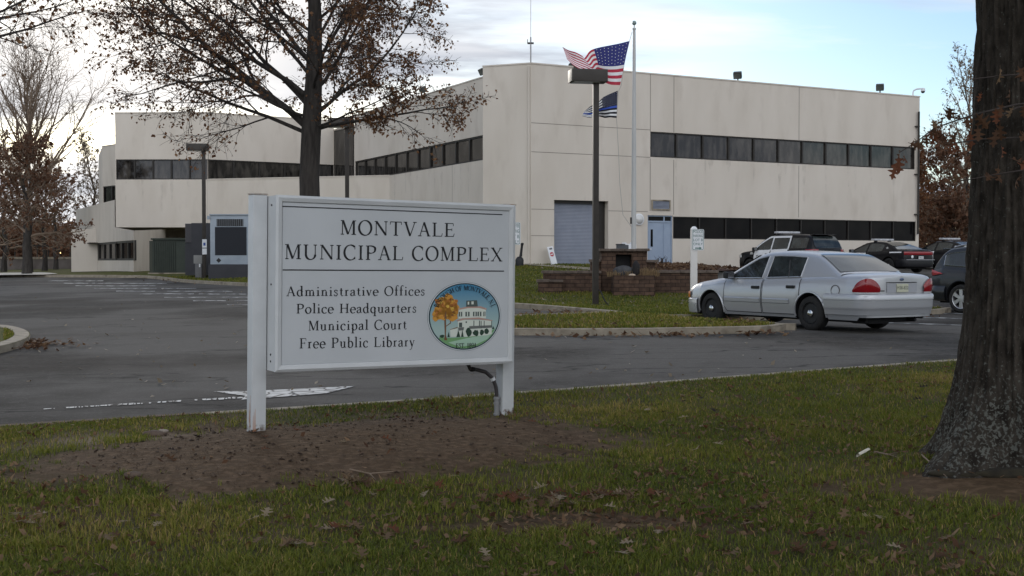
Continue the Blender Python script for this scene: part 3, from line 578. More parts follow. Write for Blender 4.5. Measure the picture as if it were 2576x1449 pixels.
GL = {
 'M': (1.12, V(.17, 0, 1, TN, (1, 1, 1, 0))+[([(.2, 1), (.55, .03)], TK), ([(.55, .03), (.9, 1)], TN)]+V(.94, 0, 1, TK, (1, 1, 0, 1))),
 'O': (1.0, [(arc(.5, .5, .42, .515, 0, 360, 40), None)]),
 'N': (1.0, V(.16, 0, 1, TN, (1, 1, 1, 0))+[([(.17, .98), (.84, .02)], TK)]+V(.84, .0, 1, TN, (0, 0, 1, 1))),
 'T': (.88, V(.44, 0, 1, TK, (1, 1, 0, 0))+[([(.04, .97), (.84, .97)], .06), ([(.06, .97), (.04, .78)], .05), ([(.82, .97), (.84, .78)], .05)]),
 'V': (.94, [([(.14, 1), (.48, 0)], TK), ([(.48, .0), (.82, 1)], TN)]+sf(.14, .975)+sf(.82, .975)),
 'A': (.92, [([(.44, 1), (.14, 0)], TN), ([(.44, 1), (.79, 0)], TK), ([(.26, .36), (.66, .36)], TN)]+sf(.14, .025)+sf(.79, .025)),
 'L': (.80, V(.2)+[([(.2, .03), (.74, .03)], .055), ([(.72, .02), (.77, .24)], .05)]),
 'E': (.80, V(.2)+[([(.2, .03), (.72, .03)], .055), ([(.2, .97), (.68, .97)], .055), ([(.2, .52), (.58, .52)], TN), ([(.70, .02), (.76, .24)], .05), ([(.67, .98), (.69, .78)], .05), ([(.58, .62), (.58, .42)], .045)]),
 'U': (1.0, V(.2, .3, 1, TK, (0, 0, 1, 1))+V(.82, .3, 1, TN, (0, 0, 1, 1))+[(arc(.51, .32, .31, .335, 180, 360), None)]),
 'I': (.42, V(.21)),
 'C': (.90, [(arc(.5, .5, .42, .515, 48, 318, 30), None), ([(.80, .97), (.80, .72)], .05), ([(.81, .03), (.80, .22)], .04)]),
 'P': (.80, V(.2)+[(curve([(.2, .97), (.45, .97), (.66, .88), (.70, .73), (.64, .56), (.44, .47), (.24, .49)], 6), None)]),
 'X': (.94, [([(.14, 1), (.8, 0)], TK), ([(.8, 1), (.14, 0)], TN)]+sf(.14, .975)+sf(.8, .975, .12)+sf(.14, .025, .12)+sf(.8, .025)),
 'F': (.74, V(.2)+[([(.2, .97), (.68, .97)], .055), ([(.2, .52), (.56, .52)], TN), ([(.67, .98), (.69, .76)], .05), ([(.56, .62), (.56, .42)], .045)]),
 'H': (1.02, V(.2)+V(.82)+[([(.2, .52), (.82, .52)], TN)]),
 'B': (.82, V(.2)+[(curve([(.2, .97), (.45, .97), (.62, .88), (.64, .74), (.58, .6), (.42, .53), (.22, .53)], 6), None), (curve([(.42, .53), (.62, .48), (.72, .32), (.68, .12), (.48, .03), (.2, .03)], 6), None)]),
 'R': (.88, V(.2)+[(curve([(.2, .97), (.45, .97), (.64, .88), (.67, .73), (.6, .58), (.42, .5), (.24, .5)], 6), None), ([(.42, .5), (.8, 0)], TK*.9)]+sf(.8, .025, .08)),
 'G': (.98, [(arc(.5, .5, .42, .515, 48, 322, 30), None), ([(.80, .97), (.80, .74)], .05)]+V(.82, .06, .46, TK, (0, 0, 1, 1))),
 'S': (.68, [(curve([(.56, .74), (.55, .9), (.36, .99), (.16, .9), (.14, .72), (.3, .57), (.48, .45), (.58, .27), (.48, .06), (.28, .0), (.12, .08), (.1, .26)], 6), None)]),
 'J': (.45, V(.25, -.05, 1, TK, (0, 0, 1, 1))+[([(.25, -.05), (.2, -.2), (.05, -.24)], .06)]),
 '.': (.3, [([(.14, .0), (.14, .13)], .13)]), ',': (.3, [([(.15, .12), (.1, -.12)], .08)]), ' ': (.42, []),
 '1': (.55, V(.28, 0, 1, TK, (1, 1, 0, 0))+[([(.1, .86), (.28, .97)], TN)]),
 '8': (.66, [(arc(.33, .75, .2, .24, 0, 360, 24), None), (arc(.33, .26, .25, .27, 0, 360, 24), None)]),
 '9': (.66, [(arc(.33, .66, .24, .33, 0, 360, 24), None), (curve([(.56, .66), (.55, .35), (.4, .1), (.16, .0)]), .07)]),
 '4': (.66, V(.44, 0, 1, TK, (1, 1, 0, 0))+[([(.44, .98), (.05, .3)], TN), ([(.04, .29), (.62, .29)], .06)]),
 'a': (.58, V(.42, .08, .42, TK, (0, 0, 0, 0))+[(curve([(.42, .42), (.39, .57), (.26, .62), (.12, .55), (.1, .46)]), None), (curve([(.42, .38), (.2, .32), (.08, .2), (.1, .06), (.22, .0), (.36, .06), (.42, .14)]), None), ([(.42, .1), (.48, .01), (.57, .05)], .06)]),
 'b': (.66, V(.16, 0, 1.08, TK, (0, 0, 0, 0))+dflag(.14, 1.08)+[(arc(.33, .31, .25, .325, -150, 160, 22), None)]),
 'c': (.56, [(arc(.32, .31, .25, .325, 45, 318, 22), None), ([(.5, .56), (.49, .44)], .09)]),
 'd': (.68, V(.5, 0, 1.08, TK, (0, 1, 0, 0))+dflag(.48, 1.08)+[(arc(.32, .31, .25, .325, 20, 340, 22), None)]),
 'e': (.58, [(arc(.31, .31, .25, .325, 0, 318, 24), None), ([(.08, .34), (.55, .34)], TN)]),
 'f': (.42, V(.19, 0, .9, TK, (1, 1, 0, 0))+[(curve([(.19, .88), (.22, 1.03), (.36, 1.09), (.46, 1.02)]), .08), ([(.04, .595), (.38, .595)], TN)]),
 'h': (.70, V(.16, 0, 1.08, TK, (1, 1, 0, 0))+dflag(.14, 1.08)+V(.52, 0, .4, TK, (1, 1, 0, 0))+[(curve([(.16, .46), (.3, .6), (.45, .6), (.52, .46), (.52, .36)]), .08)]),
 'i': (.36, foot(.19)+[([(.18, .82), (.18, .95)], .13)]),
 'l': (.36, V(.19, 0, 1.08, TK, (1, 1, 0, 0))+dflag(.17, 1.08)),
 'm': (1.06, foot(.18)+V(.54, 0, .42, TK, (1, 1, 0, 0))+V(.88, 0, .42, TK, (1, 1, 0, 0))+[(curve([(.18, .46), (.32, .6), (.46, .6), (.54, .46), (.54, .38)]), .08), (curve([(.54, .46), (.67, .6), (.80, .6), (.88, .46), (.88, .38)]), .08)]),
 'n': (.72, foot(.18)+V(.54, 0, .42, TK, (1, 1, 0, 0))+[(curve([(.18, .46), (.32, .6), (.46, .6), (.54, .46), (.54, .38)]), .08)]),
 'o': (.64, [(arc(.32, .31, .26, .325, 0, 360, 28), None)]),
 'p': (.68, V(.18, -.36, XH, TK, (1, 1, 0, 0))+dflag(.16, XH)+[(arc(.35, .31, .25, .325, -160, 160, 22), None)]),
 'q': (.68, V(.5, -.36, XH, TK, (1, 1, 0, 0))+[(arc(.32, .31, .25, .325, 20, 340, 22), None)]),
 'r': (.48, foot(.18)+[(curve([(.18, .42), (.28, .57), (.42, .6)]), .09)]),
 's': (.48, [(curve([(.38, .47), (.36, .57), (.23, .62), (.11, .56), (.11, .44), (.24, .34), (.36, .25), (.38, .12), (.3, .02), (.18, .0), (.08, .06), (.07, .17)], 6), .085)]),
 't': (.42, [([(.19, .82), (.19, .12)], TK), (curve([(.19, .14), (.24, .02), (.34, .01), (.4, .07)]), .07), ([(.04, .595), (.37, .595)], .055)]),
 'u': (.70, V(.16, .14, XH, TK, (0, 0, 1, 0))+V(.52, 0, XH, TK, (0, 1, 1, 0))+[(curve([(.16, .2), (.2, .04), (.32, .0), (.44, .05), (.52, .18)]), .075)]),
 'v': (.60, [([(.1, XH), (.31, 0)], TK), ([(.31, 0), (.5, XH)], TN)]+sf(.1, XH-.025, .09)+sf(.5, XH-.025, .09)),
 'y': (.60, [([(.1, XH), (.32, .0)], TK), ([(.51, XH), (.26, -.2), (.14, -.35), (.03, -.31)], .06)]+sf(.1, XH-.025, .09)+sf(.51, XH-.025, .09)),
}
def strokes(text, track=0):
    x = 0; out = []
    for ch in text:
        adv, st = GL[ch]
        for pts, w in st: out.append(([(p[0]+x, p[1]) for p in pts], w))
        x += adv+track
    return out, x-track
def ribbon(pts, w):
    n = len(pts); L = []; Rr = []; closed = math.dist(pts[0], pts[-1]) < 1e-6
    for i in range(n):
        if closed: a = pts[(i-1) % (n-1)]; b = pts[(i+1) % (n-1)] if i < n-1 else pts[1]
        else: a = pts[max(i-1, 0)]; b = pts[min(i+1, n-1)]
        d = (b[0]-a[0], b[1]-a[1]); l = math.hypot(*d) or 1; d = (d[0]/l, d[1]/l)
        ww = w if w is not None else TN+(TK*1.08-TN)*abs(math.sin(math.atan2(d[1], d[0])-R(14)))**1.3
        L.append((pts[i][0]-d[1]*ww/2, pts[i][1]+d[0]*ww/2)); Rr.append((pts[i][0]+d[1]*ww/2, pts[i][1]-d[0]*ww/2))
    return L, Rr
def lettering(text, put, track=0, bold=1.0):
    """put(x, y) -> 3D for x in 0..1 along the line and y in cap heights"""
    st, wd = strokes(text, track); mb = MB()
    for pts, w in st:
        L, Q = ribbon(pts, None if w is None else w*bold); n = len(L); mb.add([put(p[0]/wd, p[1]) for p in L]+[put(p[0]/wd, p[1]) for p in Q], [[i, i+1, n+i+1, n+i] for i in range(n-1)])
    return mb
# ------------------------------------------------------------------ the municipal sign
M_SIGN = mat('sign_white_paint', (.49, .505, .505), (.54, .555, .555), scale=3, rough=.45, bump=.05, bscale=30)
M_PANEL = mat('sign_panel', (.47, .49, .50), (.50, .52, .53), scale=2, rough=.35)
M_POST = mat('sign_post_paint', (.51, .525, .525), (.56, .575, .575), scale=5, rough=.5, bump=.15, bscale=25)
def postdirt(nt):
    t = nt.nodes.new('ShaderNodeTexCoord'); s = nt.nodes.new('ShaderNodeSeparateXYZ'); nt.links.new(t.outputs['Object'], s.inputs[0]); n = nt.nodes.new('ShaderNodeTexNoise'); n.inputs['Scale'].default_value = 22; n.inputs['Detail'].default_value = 6; nt.links.new(t.outputs['Object'], n.inputs['Vector'])
    h = nt.nodes.new('ShaderNodeMapRange'); h.inputs['From Min'].default_value = .30; h.inputs['From Max'].default_value = .03; nt.links.new(s.outputs[2], h.inputs['Value'])
    a = nt.nodes.new('ShaderNodeMath'); a.operation = 'MULTIPLY'; nt.links.new(h.outputs[0], a.inputs[0]); nt.links.new(n.outputs['Fac'], a.inputs[1]); r = nt.nodes.new('ShaderNodeMapRange'); r.inputs['From Min'].default_value = .36; r.inputs['From Max'].default_value = .52; nt.links.new(a.outputs[0], r.inputs['Value']); return r.outputs[0]
mixin(M_POST, postdirt, (.10, .06, .035))
M_INK = mat('black_ink', (.008, .008, .010), rough=.5)
SA = np.array([-2.109, 10.75]); SB = np.array([.0118, 12.07]); SL = float(np.linalg.norm(SB-SA)); se = (SB-SA)/SL; sn = np.array([se[1], -se[0]])
SZ = .609; SH = 1.577; TILT = .0124
signo = thing('entrance_sign', 'big white sign board reading Montvale Municipal Complex on two square posts', 'sign', (*(SA+se*SL/2), 0))
xe = Vector((se[0], se[1], -TILT)).normalized(); ye = Vector((-sn[0], -sn[1], 0)); ze = ye.cross(xe)*-1; ze.normalize()
SM = Matrix(((xe[0], ye[0], ze[0], SA[0]), (xe[1], ye[1], ze[1], SA[1]), (xe[2], ye[2], ze[2], SZ), (0, 0, 0, 1)))
def bs(px, py, y=0.0):
    """board coordinates (x, z) of a photo position on the plane at depth y"""
    o = np.array([0, 0, EYE]); d = P(px, py, 1)-o; inv = SM.inverted(); o2 = inv@Vector(o); d2 = inv.to_3x3()@Vector(d); t = (y-o2.y)/d2.y; q = o2+d2*t; return q.x, q.z
def sw(mb, name, m, parent=None, **k):
    o = mb.build(name, m, parent or signo, **k)
    if parent is None: o.location = tuple(-signo.location)
    return o
CD = .37; FB = .075
cab = MB(); cab.box(.004, SL-.004, .012, CD, .004, SH-.004, 0, SM)
cabo = sw(cab, 'cabinet', M_SIGN); fr = MB()
def bar(a, b, c, d): # outer a,b inner c,d corner points (x,z): bevelled frame bar
    prof = [(0, .012), (0, 0), (.3, -.012), (.75, -.004), (1, .03)]
    G = []
    for t, y in prof: G.append([SM@Vector((a[0]+(d[0]-a[0])*t, y, a[1]+(d[1]-a[1])*t)), SM@Vector((b[0]+(c[0]-b[0])*t, y, b[1]+(c[1]-b[1])*t))])
    fr.grid(G)
o_ = [(0, 0), (SL, 0), (SL, SH), (0, SH)]; i_ = [(FB, FB), (SL-FB, FB), (SL-FB, SH-FB), (FB, SH-FB)]
for k in range(4): bar(o_[k], o_[(k+1) % 4], i_[(k+1) % 4], i_[k])
sw(fr, 'frame', M_SIGN, smooth=25)
pn = MB(); pn.box(FB-.01, SL-FB+.01, .006, .0115, FB-.01, SH-FB+.01, 0, SM); sw(pn, 'panel', M_PANEL)
PY = .0045
for x0, x1, z in [(-.137, -.004, 0), (SL+.004, SL+.137, 0)]:
    mb = MB(); q = SM@Vector((x0, .2, 0)); gz = lawnz(q[0], q[1])-SZ-.08
    mb.box(x0, x1, .20, .333, gz, SH+.005, 0, SM, bev=.008); tp = sw(mb, 'post', M_POST, smooth=40)
    mb = MB(); mb.box(x0-.004, x1+.004, .196, .337, SH+.007, SH+.02, 0, SM); sw(mb, 'post_cap', mat('post_cap_rust', (.45, .42, .38), (.30, .2, .13), scale=12, rough=.7), tp)
mb = MB()
for z in (.09, .15, .78, 1.49): 
    p0 = SM@Vector((-.002, .11, z)); p1 = SM@Vector((.006, .11, z)); mb.tube([p0, p1], .009, 8)
sw(mb, 'screws', M_BLACK, cabo)
# rust streak on the left post
mb = MB()
for k in range(3):
    x = -.1375; mb.quad(*[SM@Vector(q) for q in ((x-.0015, .235+.012*k, -.55+.04*k), (x-.0015, .241+.012*k, -.55+.04*k), (x-.0015, .240+.012*k, -.22-.07*k), (x-.0015, .236+.012*k, -.22-.07*k))])
    mb.quad(*[SM@Vector(q) for q in ((-.128+.01*k, .1985, -.58), (-.122+.01*k, .1985, -.58), (-.124+.01*k, .1985, -.40+.03*k), (-.126+.01*k, .1985, -.40+.03*k))])
sw(mb, 'rust_streak', mat('rust', (.42, .16, .05), rough=.9))
def sline(text, x0, x1, bl, br, tl, track=0, bold=1.0):
    a = bs(x0, bl, PY); b = bs(x1, br, PY); c = bs(x0, tl, PY); h = c[1]-a[1]
    mb = lettering(text, lambda u, v: SM@Vector((a[0]+(b[0]-a[0])*u, PY, a[1]+(b[1]-a[1])*u+v*h)), track, bold); return sw(mb, 'lettering', M_INK)
sline('MONTVALE', 855, 1144, 590, 596, 553.5, .10); sline('MUNICIPAL COMPLEX', 715, 1264, 651.6, 657.5, 614, .10)
sline('Administrative Offices', 720, 1069, 745, 743, 721, .11, 1.06); sline('Police Headquarters', 745, 1048, 788.5, 786, 764.5, .10, 1.06); sline('Municipal Court', 775, 1023, 831.5, 828, 807, .11, 1.06); sline('Free Public Library', 753, 1043, 876.5, 871, 851, .11, 1.06)
for a, b, w in [((709, 519), (1264, 540), .010), ((711, 679), (1268, 682), .011)]:
    p = bs(*a, PY); q = bs(*b, PY); mb = MB(); mb.quad(*[SM@Vector(v) for v in ((p[0], PY, p[1]-w/2), (q[0], PY, q[1]-w/2), (q[0], PY, q[1]+w/2), (p[0], PY, p[1]+w/2))]); sw(mb, 'rule_line', M_INK)
# painted oval seal
ec = bs(1167.5, 797, PY); el = bs(1078, 797, PY); er = bs(1257.5, 797, PY); et = bs(1167, 712, PY); eb = bs(1167, 880, PY); ERX = (er[0]-el[0])/2; ERZ = (et[1]-eb[1])/2; ecx = (er[0]+el[0])/2; ecz = (et[1]+eb[1])/2
seal = MB(); ly = [PY]
def EP(u, v, lay): return SM@Vector((ecx+u*ERX, PY-.0004*lay, ecz+v*ERZ))
def ell(r, lay, mi, n=64): seal.poly([EP(r*math.cos(2*PI*k/n), r*math.sin(2*PI*k/n), lay) for k in range(n)], mi)
def pol(pts, lay, mi): seal.poly([EP(u, v, lay) for u, v in pts], mi)
def bx(u0, u1, v0, v1, lay, mi): pol([(u0, v0), (u1, v0), (u1, v1), (u0, v1)], lay, mi)
# picture coordinates: the close-up of the seal runs 220..1480 in x and 165..1325 in y
def sx(x): return (x-850)/630
def sy(y): return -(y-745)/580
def pp(pts, lay, mi): pol([(sx(a), sy(b)) for a, b in pts], lay, mi)
ell(1.035, 0, 7); ell(1.02, 1, 0); ell(1.0, 2, 1); ell(.962, 3, 2)
rgs = random.Random(4)
def blob(cx, cy, r, lay, mi, n=11, sqy=1): pp([(cx+r*(.75+.4*rgs.random())*math.cos(2*PI*k/n), cy+sqy*r*(.75+.4*rgs.random())*math.sin(2*PI*k/n)) for k in range(n)], lay, mi)
gpts = [(330, 1085), (520, 1110), (760, 1100), (900, 1105), (1150, 1085), (1300, 1030), (1400, 975), (1418, 985)]
low = [(850+605*math.cos(R(a)), 745+556*math.sin(R(a))) for a in range(30, 146, 6)]
pp([(412, 1095), (560, 1110), (880, 1105), (1200, 1070), (1395, 965)]+low[1:-1], 4, 3)
pp([(560, 1190), (900, 1120), (1300, 1060), (1370, 1020), (1250, 1150), (1050, 1240), (760, 1270)], 5, 11)
pp([(488, 790), (520, 790), (522, 900), (590, 850), (588, 770), (600, 770), (604, 862), (525, 915), (520, 1060), (545, 1150), (490, 1150), (500, 1050), (492, 900)], 6, 5)
for c in [(560, 440, 95), (470, 520, 110), (610, 540, 115), (420, 620, 100), (540, 640, 130), (660, 640, 95), (350, 690, 70), (450, 710, 100), (640, 740, 90), (340, 770, 55), (560, 700, 90), (700, 600, 60)]: blob(*c, 7, 4)
for k in range(34): blob(rgs.uniform(330, 700), rgs.uniform(420, 790), rgs.uniform(14, 34), 8, rgs.choice([9, 9, 10, 5]))
pp([(485, 780), (510, 650), (520, 650), (530, 780)], 9, 5)
pp([(590, 960), (720, 930), (720, 1095), (600, 1095)], 9, 6); pp([(585, 965), (720, 925), (720, 945), (590, 972)], 10, 5)
pp([(735, 600), (1220, 600), (1225, 780), (735, 780)], 9, 6); pp([(725, 800), (1330, 820), (1330, 1060), (1250, 1080), (870, 1100), (730, 1090)], 9, 6)
pp([(735, 605), (900, 570), (1130, 570), (1240, 615), (1225, 635), (1100, 600), (900, 600), (740, 630)], 10, 12); pp([(690, 815), (800, 775), (1100, 765), (1350, 820), (1330, 832), (1100, 800), (850, 800), (720, 830)], 10, 12)
pp([(870, 470), (1060, 465), (1075, 575), (870, 578)], 10, 13); pp([(895, 490), (920, 490), (920, 540), (895, 540)], 11, 6); pp([(960, 485), (1000, 485), (1000, 535), (960, 535)], 11, 6)
for x, w in [(740, 60), (855, 75), (990, 70), (1070, 70), (1175, 38)]: pp([(x, 665), (x+w, 665), (x+w, 745), (x, 745)], 11, 13); pp([(x+w*.38, 668), (x+w*.62, 668), (x+w*.62, 742), (x+w*.38, 742)], 12, 6)
for x, w, y0, y1 in [(745, 55, 850, 930), (860, 25, 830, 860), (1000, 16, 820, 920), (1100, 16, 820, 920), (1130, 14, 825, 960), (1185, 14, 825, 950), (1320, 12, 830, 950)]: pp([(x, y0), (x+w, y0), (x+w, y1), (x, y1)], 11, 13)
pp([(925, 915), (1320, 905), (1320, 950), (925, 965)], 11, 14); pp([(730, 935), (835, 930), (825, 985), (735, 990)], 11, 14)
for c in [(920, 1020, 55, 1.4), (1045, 1035, 58, .95), (1150, 1025, 38, 1.3), (1235, 1010, 45, 1.1), (450, 1080, 40, .7)]: blob(c[0], c[1], c[2], 12, 8, 13, c[3])
for x, h, w in [(565, 95, 22), (735, 120, 36), (805, 130, 24), (1355, 60, 22)]: pp([(x-w, 1100 if x < 1000 else 975), (x+w, 1100 if x < 1000 else 975), (x, (1100 if x < 1000 else 975)-h)], 12, 8)
M_SKYP = bpy.data.materials.new('seal_sky_print'); M_SKYP.use_nodes = True; nt = M_SKYP.node_tree; bsn = nt.nodes['Principled BSDF']; bsn.inputs['Roughness'].default_value = .4
tcn = nt.nodes.new('ShaderNodeTexCoord'); spn = nt.nodes.new('ShaderNodeSeparateXYZ'); nt.links.new(tcn.outputs['Object'], spn.inputs[0]); mr = nt.nodes.new('ShaderNodeMapRange'); zc = (SM@Vector((ecx, 0, ecz))).z; mr.inputs['From Min'].default_value = zc-.1; mr.inputs['From Max'].default_value = zc+ERZ*.9; nt.links.new(spn.outputs[2], mr.inputs['Value'])
x_ = nt.nodes.new('ShaderNodeMix'); x_.data_type = 'RGBA'; x_.inputs['A'].default_value = (.34, .46, .43, 1); x_.inputs['B'].default_value = (.04, .20, .34, 1); nt.links.new(mr.outputs[0], x_.inputs['Factor']); nt.links.new(x_.outputs['Result'], bsn.inputs['Base Color'])
pm_ = lambda n, c: mat(n, c, rough=.4)
sw(seal, 'seal_emblem', [pm_('seal_white', (.62, .65, .66)), pm_('seal_ring', (.022, .045, .055)), M_SKYP, pm_('seal_green', (.16, .33, .14)), pm_('seal_orange', (.55, .26, .04)), pm_('seal_brown', (.16, .08, .035)), pm_('seal_cream', (.60, .64, .56)), pm_('seal_edge', (.2, .23, .24)), pm_('seal_bush', (.02, .05, .03)), pm_('seal_rust', (.40, .15, .03)), pm_('seal_gold', (.62, .38, .06)), pm_('seal_pale_green', (.34, .50, .38)), pm_('seal_pink', (.42, .27, .22)), pm_('seal_shutter', (.07, .09, .08)), pm_('seal_rail', (.13, .14, .13))])
def ringtext(text, a0, a1, r, h, track, lay=20):
    def put(u, v):
        a = R(a0+(a1-a0)*u); rr = r+v*h*(1 if a0 > a1 else -1); 
        return EP(rr*math.cos(a), rr*math.sin(a), lay)
    return lettering(text, put, track, 1.35)
sw(ringtext('BOROUGH OF MONTVALE, N.J.', 160, 19, .79, .135, .05), 'seal_lettering', M_INK)
ax, bxx = sx(688), sx(1048); sw(lettering('EST. 1894', lambda u, v: EP(ax+(bxx-ax)*u, sy(1290)+v*.14, 20), .03, 1.3), 'seal_lettering', M_INK)
# conduit that feeds the cabinet
cp = [bs(1178, 917, .25), bs(1182, 928, .25), bs(1200, 930, .25), bs(1222, 936, .25), bs(1240, 952, .25), bs(1248, 975, .25), bs(1250, 1000, .25)]
mb = MB(); mb.tube([SM@Vector((x, .25, z)) for x, z in [(cp[0][0], cp[0][1]+.05)]+cp], .020, 10); cdo = sw(mb, 'conduit', mat('black_conduit', (.05, .045, .045), rough=.5), smooth=60)
mb = MB(); e1 = cp[-1]; mb.tube([SM@Vector((e1[0], .25, e1[1]+.01)), SM@Vector((e1[0]+.004, .25, -.75))], .027, 10)
for dz in (0, -.05, -.16): mb.tube([SM@Vector((e1[0], .25, e1[1]+dz)), SM@Vector((e1[0], .25, e1[1]+dz-.02))], .034, 10)
sw(mb, 'conduit_pipe', mat('grey_pipe', (.22, .22, .22), rough=.6), cdo, smooth=60)
mb = MB(); c4 = cp[4]; mb.tube([SM@Vector((c4[0]-.008, .25, c4[1]+.01)), SM@Vector((c4[0]+.006, .25, c4[1]-.02))], .024, 8); sw(mb, 'tape', M_WHITE, cdo)
mb = MB(); c1 = cp[1]; mb.ball(SM@Vector((c1[0]+.03, .25, c1[1]-.005)), .032, 10, 0, (1.3, 1, .8)); sw(mb, 'fitting', M_BLACK, cdo)
# ------------------------------------------------------------------ lamp posts
def lamp_post(base, ztop, hw, hd, hh, off, rot, r, label):
    t = thing('lamp_post', label, 'lamp post', base, rot, 'brown shoebox lamp posts')
    H = ztop-base[2]; mb = MB(); mb.box(-r, r, -r, r, -.3, H-hh, 0, None, bev=.015); mb.build('pole', M_DARK, t, smooth=40)
    mb = MB(); mb.box(-r*1.9, r*1.9, -r*1.9, r*1.9, -.1, .03); mb.build('base_plate', M_DARK, t)
    mb = MB(); mb.box(off-hw/2, off+hw/2, -hd/2, hd/2, H-hh, H, 0, None, bev=.012); h = mb.build('lamp_head', mat('lamp_head_bronze', (.032, .027, .022), (.042, .036, .03), scale=5, rough=.5), t, smooth=40)
    mb = MB(); mb.box(off-hw*.42, off+hw*.30, -hd*.4, hd*.4, H-hh-.012, H-hh-.001); mb.build('lens', mat('lamp_lens', (.45, .45, .42), rough=.25), h)
    return t
lb = Gp(1498, 768, KERB); zt = P(1498, 177, lb[1])[2]
lamp_post(lb, zt, .98, .50, .33, -.22, R(10), .075, 'tall brown lamp post with box head in front of the brick planter and flags')
mb = MB(); q = lb; mb.tube([(q[0]+.08, q[1]-.05, q[2]+.42), (q[0]+.13, q[1]-.1, q[2]+.38), (q[0]+.24, q[1]-.2, q[2]+.12), (q[0]+.33, q[1]-.25, q[2]+.01)], .018, 6); tag(mb.build('cable', M_BLACK), 'black cable looping from the lamp post down to the grass', 'cable')
b2 = P(874, 716, 46); b2[2] = T(b2[0], b2[1])+KERB; lamp_post(b2, P(874, 298, 46)[2], .96, .5, .34, -.22, R(4), .075, 'brown lamp post just right of the big oak trunk, rising behind the sign')
b3 = Gp(514, 700, KERB); lamp_post(b3, P(514, 362, b3[1])[2], .92, .5, .31, -.26, R(4), .075, 'brown lamp post beside the generator left of the sign')
# two small notices on that lamp post
for y0, y1 in ((602, 623), (625, 640)):
    a = P(514.5, y1, b3[1]-.1); c = P(514.5, y0, b3[1]-.1); mb = MB(); mb.box(a[0]-.1, a[0]+.1, a[1]-.01, a[1]+.005, a[2], c[2]); o = mb.build('notice_plate', M_WHITE); tag(o, ('upper white notice plate with a blue symbol on the lamp post by the generator' if y0 == 602 else 'lower plain white notice plate on the lamp post by the generator'), 'sign')
    if y0 == 602: mb = MB(); mb.box(a[0]-.05, a[0]+.05, a[1]-.014, a[1]-.0105, a[2]+.09, a[2]+.22); mb.build('symbol', mat('sign_blue', (.03, .07, .25), rough=.5), o)
# ------------------------------------------------------------------ parking signs
def parking_sign(base, ztop, w, h, words, label, arrow=True, rot=0, pw=.16, off=.14, zoff=.02):
    t = thing('parking_sign', label, 'sign', base, rot); H = ztop-base[2]
    mb = MB(); mb.box(-pw/2, pw/2, -.05, .05, -.3, H, 0, None, bev=.01); mb.build('post', mat('vinyl_post', (.55, .53, .50), (.60, .58, .55), scale=4, rough=.5), t, smooth=40)
    mb = MB(); mb.lathe([(pw*.62, H), (pw*.62, H+.03), (pw*.3, H+.075), (0.0001, H+.085)], 4, 0, Matrix.Rotation(PI/4, 4, 'Z')); mb.build('post_cap', M_WHITE, t)
    z1 = H-zoff; z0 = z1-h; x0 = off-w/2; x1 = off+w/2; mb = MB()
    def rr(y, m, rad):
        pts = []
        for cx, cz, a0 in ((x1-m-rad, z1-m-rad, 0), (x0+m+rad, z1-m-rad, 90), (x0+m+rad, z0+m+rad, 180), (x1-m-rad, z0+m+rad, 270)):
            for k in range(6): a = R(a0+18*k); pts.append((cx+rad*math.cos(a), y, cz+rad*math.sin(a)))
        return pts
    f_ = rr(-.064, 0, .03); bk = rr(-.058, 0, .03); mb.poly(f_); mb.poly(bk[::-1]); mb.grid([f_+f_[:1], bk+bk[:1]]); p = mb.build('sign_plate', M_WHITE, t)
    GR = mat('sign_green', (.012, .10, .075), rough=.5); mb = MB(); a = rr(-.0655, .012, .024); b = rr(-.0655, .022, .018); n = len(a)
    mb.add(a+b, [[k, (k+1) % n, n+(k+1) % n, n+k] for k in range(n)]); mb.build('border', GR, p)
    mb = MB(); nl = len(words)+(1 if arrow else 0)
    for k, wd in enumerate(words):
        vs, fs = text_mesh(wd, 1); xs = [v.x for v in vs]; ys = [v.y for v in vs]; sc = min(h/nl*.66/(max(ys)-min(ys)), w*.78/(max(xs)-min(xs)))
        zc = z1-h*(k+.62)/(nl+.15); mb.add([(off+(v.x-(max(xs)+min(xs))/2)*sc, -.0658, zc+(v.y-(max(ys)+min(ys))/2)*h/nl*.6/(max(ys)-min(ys))) for v in vs], fs)
    if arrow: zc = z0+h*.10; mb.box(off-w*.25, off+w*.15, -.0662, -.0654, zc-.012, zc+.012); mb.poly([(off+w*.12, -.0664, zc-.035), (off+w*.32, -.0664, zc), (off+w*.12, -.0664, zc+.035)])
    mb.build('lettering', GR, p); return t
pb = Gp(1745, 783, KERB); parking_sign(pb, P(1745, 578, pb[1])[2], .285, .50, ['POLICE', 'PARKING', 'LOT B', 'ONLY'], 'green and white police parking sign on a pale square post by the silver car', zoff=-.01, off=.09)
p2 = P(1282, 700, 27.); p2[2] = T(p2[0], p2[1])+KERB; parking_sign(p2, P(1282, 556, 27)[2], .285, .50, ['EMPLOYEE', 'PARKING', 'LOT B', 'ONLY'], 'green and white employee parking sign half hidden behind the big white sign', arrow=False, zoff=.03, off=.10, pw=.12)
